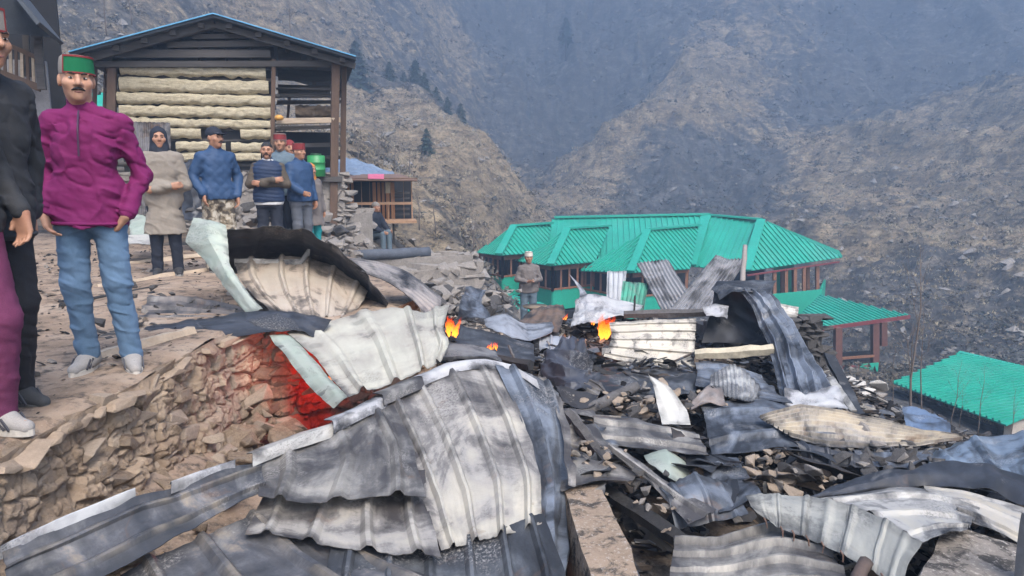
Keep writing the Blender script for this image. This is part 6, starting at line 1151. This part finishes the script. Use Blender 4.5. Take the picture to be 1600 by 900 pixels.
        for i in range(20):
            ph = 2 * math.pi * i / 20; d_ = .06 + .128 * math.cos(ph); wd = (.046 if d_ > .03 else .040) * math.sin(ph); sole.append((d_, wd))
        m = MB(); vs_ = [Vector(fw(d_, -.09, w_)) * S for d_, w_ in sole] + [Vector(fw(d_, -.062, w_)) * S for d_, w_ in sole]
        m.add(vs_, [tuple(range(20)), tuple(range(39, 19, -1))] + [(i, 20 + i, 20 + (i + 1) % 20, (i + 1) % 20) for i in range(20)])
        m.build('sole', spec.get('sole', simple('sole', (.25, .24, .22), .8)), so)
        if spec.get('stripes'):
            for w_ in (-1, 1):
                for t in (.035, .062, .089):
                    MB().bar(Vector(fw(t + .022, -.062, w_ * .0465)) * S, Vector(fw(t - .018, -.012, w_ * .0475)) * S, .006 * S, .011 * S, Vector(fw(1, 0, 0)) - Vector(fw(0, 0, 0))).build('stripe', spec['stripes'], so)
            for t in (.045, .065, .085, .105):
                zt = -.052 + .046 - (t - .045) * .35 + .004
                MB().tube([Vector(fw(t, zt, -.022)) * S, Vector(fw(t + .008, zt + .007, 0)) * S, Vector(fw(t, zt, .022)) * S], .0045 * S, 5).build('lace', spec.get('lace', simple('lace', (.16, .155, .15), .8)), so)
    # ---- upper garment
    for gi, gm in enumerate(spec['tops']):
        nm, mat, hem, ex, slr, fo = gm['name'], gm['mat'], gm['hem'], gm.get('ex', .02), gm.get('sleeve', (.068, .06, .045)), gm.get('fold', .014)
        def top(F):
            rows = [(z, cx, cy, wx, wy) for z, cx, cy, wx, wy in tors if z > hem + dz + .02]
            fl_ = gm.get('flare', .0); base = [r for r in tors]; i0 = np.interp(hem + dz, [r[0] for r in base], range(len(base)))
            wx0 = np.interp(max(hem + dz, base[0][0]), [r[0] for r in base], [r[3] for r in base]); wy0 = np.interp(max(hem + dz, base[0][0]), [r[0] for r in base], [r[4] for r in base])
            rows = [(hem + dz, 0, lean * (hem - .92), wx0 + fl_, wy0 + fl_ * .8)] + rows
            if gm.get('sitting'): rows = [r for r in rows]
            F.tor(rows, .03, add=ex)
            F.rc((0, .015 + lean * .5, 1.40 + dz), hd + np.array([0, .022, -.105]), .075, .066, .03)
            for s_ in (sl, sr): F.rc((0, .02 + lean * .5, 1.45 + dz), (s_[0] * .9, s_[1], s_[2] + .0), .05, .05 + ex * .6, .04)
            if slr:
                for s_, e_, w_ in ((sl, el, wl), (sr, er, wr)):
                    F.rc(s_, e_, slr[0], slr[1], .045); w2 = np.array(w_) * .96 + np.array(e_) * .04; F.rc(e_, w2, slr[1], slr[2], .03)
                    cu = np.array(w_) - np.array(e_); cu = cu / np.linalg.norm(cu)
            if hem < .9 and not dz:
                for a_ in ('hl', 'hr'): F.rc((g[a_][0], g[a_][1], max(hem + .06, .90)), (g[a_][0], g[a_][1], 1.0), tr[0] + ex * .8, .09 + ex, .03)
                sl_, (x_, y_, z_) = F.block(F.lo, F.lo + F.h * (F.n - 1)); F.f[sl_] = np.maximum(F.f[sl_], hem - z_)
            if gm.get('puff'):
                m = np.abs(F.f) < .08; kk = np.nonzero(m); z = F.lo[2] + F.h * kk[2]; x = F.lo[0] + F.h * kk[0]; q_ = math.pi / gm['puff']; F.f[m] += (.007 * np.abs(np.sin(z * q_ + .8 * np.sin(x * 9))) if not gm.get('quilt') else .006 * np.sqrt(np.abs(np.sin((z + x) * q_ * .7) * np.sin((z - x) * q_ * .7)))) * -1 + .004
            F.noise(fo * .7, 7, 2.0 + gi, (.9, .9, 1.0)); F.noise(fo * .4, 17, 5.0 + gi, (.8, .8, 1.6)); F.crease(-fo * .45, 8, 3.0 + gi, (.8, .8, 1.0), 7); F.crease(fo * .28, 11, 6.0 + gi, (.8, .8, 1.1), 6)
            F.ell(hd + np.array([0, -.02, -.01]), (.062, .085, .105), .012, 's')
        go = part(nm, top, mat)
        if vox < .009:                                            # hem and cuff bands on the near figures
            i_ = [r[0] for r in tors]; zz = hem + dz + .02; wx0 = np.interp(max(zz, i_[0]), i_, [r[3] for r in tors]) + ex + gm.get('flare', 0) * .9; wy0 = np.interp(max(zz, i_[0]), i_, [r[4] for r in tors]) + ex + gm.get('flare', 0) * .7
            MB().tube([Vector((wx0 * math.copysign(abs(math.cos(a)) ** .83, math.cos(a)), wy0 * math.copysign(abs(math.sin(a)) ** .83, math.sin(a)), zz)) * S for a in np.linspace(0, 2 * math.pi, 49)], .010 * S, 6, 0, False).build('hem_band', mat, go, True)
            for e_, w_ in ((el, wl), (er, wr)):
                e_, w_ = Vector(e_), Vector(w_); dd_ = (w_ - e_).normalized(); MB().tube([(w_ - dd_ * .035) * S, (w_ - dd_ * .005) * S], [slr[2] * S * 1.02, slr[2] * S * .93], 16).build('cuff', mat, go, True)
        if gm.get('zip'):
            pts = []
            zs = np.linspace(*gm['zip'], 10)
            for z in zs:
                y0 = -np.interp(z + dz, [r[0] for r in tors], [r[4] for r in tors]) - ex - .004 + lean * (z - .92)
                pts.append(Vector((gm.get('zx', 0), y0, z + dz)) * S)
            MB().tube(pts, .005 * S, 5).build('zip', gm.get('zipmat', simple('zip', (.05, .02, .05), .5)), go)
    # ---- head wear
    hw = spec.get('hat')
    if hw:
        kind = hw['kind']
        if kind == 'hood':
            def hf(F):
                F.ell(hp((0, .02, .03)), (.092, .112, .108), .02, 'u', g['yaw']); F.rc(hp((0, .01, -.05)), (0, .01, 1.40 + dz), .088, .12, .04, sc=(1.1, 1, 1)); F.ell(hp((0, -.10, .012)), (.056, .075, .058), .012, 's', g['yaw']); F.noise(.014, 14)
            part('headscarf', hf, hw['mat'], hd - .4, hd + .25)
        elif kind in ('beanie', 'cap'):
            def bf(F):
                F.ell(hp((0, .018, .042)), (.085, .105, .094), .01, 'u', g['yaw']); F.rc(hp((-.3, -.05, -.035)), hp((.3, -.05, -.035)), .065, .065, .005, 's'); F.rc(hp((-.3, .06, -.05)), hp((.3, .06, -.05)), .06, .06, .005, 's')
                if kind == 'cap': F.ell(hp((0, -.10, .045)), (.07, .075, .010), .012, 'u', g['yaw'])
                F.noise(.006, 18)
            part('cap' if kind == 'cap' else 'woollen_hat', bf, hw['mat'], hd - .25, hd + .25, min(vox, .01))
        else:                                                    # round flat-topped hill cap with an upturned velvet front
            def ring(zz, sx, sy, n=32): return [Vector(hp((sx * math.sin(2 * math.pi * i / n), .015 - sy * math.cos(2 * math.pi * i / n), zz))) * S for i in range(n)]
            m = MB(); lv = [(.030, .080, .100), (.052, .082, .102), (.085, .080, .100), (.118, .074, .093), (.128, .064, .082), (.126, .03, .04)]
            vs_ = []; [vs_.extend(ring(*q)) for q in lv]; n = 32
            m.add(vs_, [(j * n + i, j * n + (i + 1) % n, (j + 1) * n + (i + 1) % n, (j + 1) * n + i) for j in range(len(lv) - 1) for i in range(n)] + [tuple(range((len(lv) - 1) * n, len(lv) * n))])
            c = m.build('cap', hw['mat'], o, True)
            def arc(z0, z1, ex_, a0, a1, mat, nm):
                m = MB(); k = 22; vv = []
                for i in range(k):
                    a = a0 + (a1 - a0) * i / (k - 1)
                    for z_, e_ in ((z0, ex_), (z1, ex_), (z1, ex_ - .006), (z0, ex_ - .006)): vv.append(Vector(hp(((.082 - (z_ - .05) * .07 + e_) * math.sin(a), .015 - (.102 - (z_ - .05) * .07 + e_) * math.cos(a), z_))) * S)
                m.add(vv, [(4 * i + j, 4 * i + (j + 1) % 4, 4 * i + 4 + (j + 1) % 4, 4 * i + 4 + j) for i in range(k - 1) for j in range(4)] + [(0, 3, 2, 1), (4 * k - 4, 4 * k - 3, 4 * k - 2, 4 * k - 1)])
                m.build(nm, mat, c)
            if hw.get('band'):
                a0, a1 = hw.get('arc', (-1.9, 1.9)); arc(.036, .118, .007, a0, a1, hw['band'], 'velvet_band'); tr_ = hw['trim']
                arc(.114, .124, .010, a0 - .03, a1 + .03, tr_, 'trim'); arc(.030, .038, .010, a0 - .03, a1 + .03, tr_, 'trim'); arc(.030, .124, .010, a0 - .06, a0, tr_, 'trim'); arc(.030, .124, .010, a1, a1 + .06, tr_, 'trim')
    o.rotation_euler = (0, g.get('roll', 0.0), face) if not g.get('roll') else (Matrix.Rotation(g['roll'], 3, 'Y') @ Matrix.Rotation(face, 3, 'Z')).to_euler()
    return o
def PZ(px, py, z):
    """where the line of sight of a photo pixel meets height z"""
    u = (px - 800) / F; v = (450 - py) / F; dy = CT + v * ST; dz = -ST + v * CT; k = (z - CZ) / dz
    return Vector((u * k, dy * k, z))
GRP = 'villagers watching the fire'
RED = cloth('red_wool', (.19, .03, .032)); GREYW = cloth('grey_wool', (.22, .20, .18)); PURPLE = cloth('magenta_softshell', (.15, .011, .08), .8, 400, .12)
DENIM = cloth('blue_denim', (.085, .145, .225), .85, 260, .2, wear=.35); CHAR = cloth('charcoal_wool', (.030, .031, .034)); BLACKT = cloth('black_trousers', (.022, .022, .025))
NAVY = cloth('navy_quilt', (.018, .032, .07), .6); BLUEJ = cloth('blue_quilt', (.027, .06, .13), .6); BROWNK = cloth('brown_knit', (.085, .07, .055)); COATG = cloth('grey_brown_coat', (.23, .20, .165)); DKN = cloth('dark_navy', (.022, .026, .038))
GREYS = cloth('grey_sweater', (.16, .14, .13)); SLATE = cloth('slate_knit', (.11, .15, .18)); MAROON = cloth('maroon_trousers', (.13, .03, .075)); TEALT = cloth('teal_cotton', (.02, .26, .27)); ORANGE = cloth('orange_scarf', (.50, .20, .05)); KHAKI = cloth('beige_cloth', (.45, .38, .27)); WCAP = cloth('cream_cap', (.62, .56, .48))
def camo():
    t = NT('camouflage'); v = t.coord('Object'); n = t.noise(v, 16, 3, .5, .5)
    return t.out(t.ramp(n, [(.36, (.06, .05, .04)), (.44, (.16, .13, .09)), (.52, (.30, .26, .20)), (.6, (.42, .38, .31))], 'CONSTANT'), .9)
CAMO = camo()
SNK = cloth('grey_sneaker', (.42, .40, .37)); SNW = cloth('white_sneaker', (.28, .265, .25)); BLKS = cloth('black_sneaker', (.045, .047, .05))
STRD = simple('dark_stripe', (.05, .05, .06), .7); STRW = simple('white_stripe', (.75, .74, .70), .7); SOLEW = simple('white_sole', (.45, .42, .37), .8); SOLED = simple('dark_sole', (.10, .10, .10), .8)
VELVET = cloth('green_velvet', (.010, .13, .055), .95, 300)
# man in magenta jacket
f1 = PZ(172, 578, 0.0); H1 = P(115, 82, f1.y).z
person('man in magenta jacket, jeans and green-fronted cap on the earth wall', f1 + Vector((-.075, .02, 0)), H1 * .985, R(14),
       dict(kl=(.13, -.03, .50), kr=(-.085, -.03, .50), al=(.175, .0, .085), ar=(-.05, .02, .085), fl=.35, fr=-.25, el=(.262, .07, 1.10), wl=(.205, -.085, .885), er=(-.24, .05, 1.12), wr=(-.20, -.10, .90), hdl=(-.6, .35, -.75), hdr=(.3, -.2, -.9), roll=R(1.7), build=.86, yaw=R(20), hd=(-.02, -.02, 1.60)),
       dict(trousers=DENIM, leg_r=(.094, .072, .06), shoe=SNW, sole=SOLEW, stripes=STRD, moustache=1, skin=SKIN2, fold=.02,
            tops=[dict(name='jacket', mat=PURPLE, hem=.82, ex=.024, sleeve=(.061, .058, .047), zip=(1.2, 1.44), fold=.03, flare=.03)], hat=dict(kind='topi', mat=GREYW, band=VELVET, trim=RED, arc=(-.75, 2.2))), .0075)
# man at the left border in a charcoal coat, turned to the right
f2 = PZ(66, 640, 0.0)
person('man in charcoal coat and black trousers cut by the left border', f2 + Vector((-.205, -.06, 0)), 1.80, R(66),
       dict(roll=R(3.5), kl=(.10, -.06, .50), kr=(-.10, .0, .50), al=(.14, .04, .085), ar=(-.06, -.03, .085), fl=.15, fr=.0, hd=(0, -.085, 1.59), er=(-.26, .07, 1.12), wr=(-.235, -.11, .90), el=(.26, .09, 1.12), wl=(.235, .04, .88), hdr=(0, -.3, -1), curl=.7),
       dict(trousers=BLACKT, leg_r=(.105, .085, .075), shoe=BLKS, sole=SOLED, stripes=STRD, lace=STRD, tops=[dict(name='coat', mat=CHAR, hem=.78, ex=.035, sleeve=(.082, .076, .058), fold=.018, flare=.012)], hat=dict(kind='topi', mat=GREYW, band=GREYW, trim=RED, arc=(-.35, .35))), .0075)
# the person beyond the border: a maroon trouser leg and a striped shoe
f3 = PZ(40, 680, 0.0)
person('person in maroon trousers and white striped sneakers at the left border', f3 + Vector((-.20, -.04, 0)), 1.70, R(74),
       dict(kl=(.10, -.09, .50), kr=(-.10, -.02, .50), al=(.11, -.02, .085), ar=(-.10, .02, .085), fl=0, fr=0, er=(-.25, .04, 1.12), wr=(-.22, -.12, .95), el=(.26, .04, 1.12), wl=(.22, -.14, .95)),
       dict(trousers=MAROON, leg_r=(.11, .09, .075), shoe=SNW, sole=SOLEW, stripes=STRD, tops=[dict(name='jacket', mat=CHAR, hem=.86, ex=.03, fold=.018)], hat=None), .009)
CROSS = dict(el=(.255, -.02, 1.13), er=(-.255, -.02, 1.13), wl=(-.08, -.205, 1.14), wr=(.09, -.215, 1.19), hdl=(-1, .15, .1), hdr=(1, .15, .1), hnl=(0, 1, 0), hnr=(0, 1, 0))
def stand(px, ptop, d, zg, label, face, pose, spec, vox=.012, dx=0):
    p = P(px, ptop, d); return person(label, Vector((p.x + dx, d, zg)), p.z - zg, face, pose, dict(spec, group=GRP), vox)
stand(247, 200, 7.9, 0.0, 'person in grey-brown long coat and dark headscarf with folded arms', R(20), dict(CROSS, yaw=R(8), lean=-.05, build=.95, wl=(-.07, -.2, 1.02), wr=(.1, -.2, 1.06), er=(-.26, -.02, 1.08), el=(.25, -.02, 1.06)), dict(trousers=DKN, hair=0, tops=[dict(name='coat', mat=COATG, hem=.50, ex=.035, flare=.06, sleeve=(.075, .068, .055), fold=.02)], hat=dict(kind='hood', mat=DKN)), .011)
stand(334, 200, 8.2, 0.0, 'man in blue quilted jacket, black cap and camouflage trousers', R(40), dict(yaw=R(25), build=.85, el=(.27, .06, 1.14), wl=(.20, -.10, .92), er=(-.27, .06, 1.14), wr=(-.20, -.12, .95)), dict(trousers=CAMO, leg_r=(.11, .09, .075), moustache=1, tops=[dict(name='jacket', mat=BLUEJ, hem=.88, ex=.035, puff=.08, quilt=1, sleeve=(.068, .064, .052), fold=.01)], hat=dict(kind='cap', mat=DKN)), .011)
stand(416, 223, 9.2, 0.0, 'man in navy puffer vest over brown sleeves with crossed arms', R(14), CROSS, dict(trousers=DKN, beard=1, moustache=1, tops=[dict(name='sweater', mat=BROWNK, hem=.95, ex=.015, sleeve=(.068, .062, .052)), dict(name='shirt', mat=simple('white_shirt', (.6, .6, .6)), hem=.83, ex=.028, sleeve=None, fold=.006), dict(name='vest', mat=NAVY, hem=.87, ex=.04, puff=.055, sleeve=None, fold=.006)]), .011)
stand(437, 210, 9.9, 0.0, 'man in slate sweater and red cap behind the navy vest man', R(10), dict(yaw=0, el=(.25, .05, 1.14), wl=(.22, -.12, .98)), dict(trousers=DKN, tops=[dict(name='sweater', mat=SLATE, hem=.86, ex=.03, sleeve=(.075, .07, .055))], hat=dict(kind='topi', mat=RED, band=RED, trim=GREYW)), .012)
stand(452, 220, 10.6, 0.0, 'mostly hidden person with red headcloth between two men in caps', R(30), {}, dict(trousers=DKN, tops=[dict(name='jacket', mat=SLATE, hem=.86, ex=.03)], hat=dict(kind='beanie', mat=RED)), .014)
stand(466, 225, 9.6, 0.0, 'man in blue jacket and red-banded grey cap turned right', R(58), dict(er=(-.25, -.03, 1.13), wr=(-.16, -.22, 1.0), hdr=(0, -1, -.2)), dict(trousers=cloth('grey_trousers', (.10, .11, .13)), tops=[dict(name='jacket', mat=BLUEJ, hem=.86, ex=.035, sleeve=(.078, .072, .055))], hat=dict(kind='topi', mat=GREYW, band=RED, trim=RED)), .012)
stand(484, 256, 9.9, -.05, 'short person in grey shawl, orange headscarf and teal trousers', R(60), dict(er=(-.24, -.02, 1.13), wr=(-.2, -.15, .98)), dict(trousers=TEALT, hair=0, tops=[dict(name='shawl', mat=GREYS, hem=.62, ex=.05, flare=.03, sleeve=(.085, .08, .06))], hat=dict(kind='hood', mat=ORANGE)), .012)
stand(826, 394, 16.5, -2.5, 'man in grey sweater and cream cap standing before the green houses', R(8), dict(el=(.25, .0, 1.14), er=(-.25, .0, 1.14), wl=(.06, -.22, 1.12), wr=(-.06, -.22, 1.12), hdl=(-.6, -.6, .1), hdr=(.6, -.6, .1), hnl=(0, 0, 1), hnr=(0, 0, 1), build=.85), dict(trousers=SLATE, tops=[dict(name='sweater', mat=GREYS, hem=.86, ex=.035, sleeve=(.062, .056, .046), fold=.022)], hat=dict(kind='topi', mat=WCAP, band=WCAP, trim=GREYW)), .013)
ps = P(583, 388, 18.0)
person('man in dark navy coat sitting on the stone edge by the hut', Vector((ps.x, 18.0, ps.z - .12)), 1.72, R(62),
       dict(dz=-.46, hip=(0, .0, .46), hl=(.09, 0, .45), hr=(-.09, 0, .45), kl=(.11, -.40, .52), kr=(-.11, -.40, .50), al=(.11, -.42, .085), ar=(-.11, -.40, .085), lean=-.18, hd=(0, -.13, 1.585), sl=(.175, -.07, 1.38), sr=(-.175, -.07, 1.38), el=(.24, -.18, 1.14), er=(-.24, -.18, 1.14), wl=(.12, -.40, 1.02), wr=(-.12, -.40, 1.0), hdl=(0, -1, -.2), hdr=(0, -1, -.2)),
       dict(group=GRP, trousers=SLATE, tops=[dict(name='coat', mat=DKN, hem=.80, ex=.04, flare=.04, sleeve=(.08, .074, .058))], hat=dict(kind='beanie', mat=GREYW)), .014)
HAZE = 0.0033
# ---------------------------------------------------------------- smoke haze filling the valley
hz = MB().box((0, 210, (GZ.max() + 3 + GZ.min() - 1) / 2), (1000, 540, GZ.max() + 3 - (GZ.min() - 1)))
hm = bpy.data.materials.new('smoky_air'); hm.use_nodes = True; hn = hm.node_tree
hn.nodes.remove(hn.nodes['Principled BSDF']); pv = hn.nodes.new('ShaderNodeVolumePrincipled')
pv.inputs['Color'].default_value = (.50, .70, 1.0, 1); pv.inputs['Density'].default_value = HAZE; pv.inputs['Anisotropy'].default_value = 0.2
hn.links.new(pv.outputs[0], hn.nodes['Material Output'].inputs['Volume'])
hazeo = hz.build('haze', hm); tag(hazeo, 'thin blue smoke haze hanging over the valley', kind='stuff')
print('GZ', GZ.min(), GZ.max(), 'GX', GX.min(), GX.max(), GY.max())
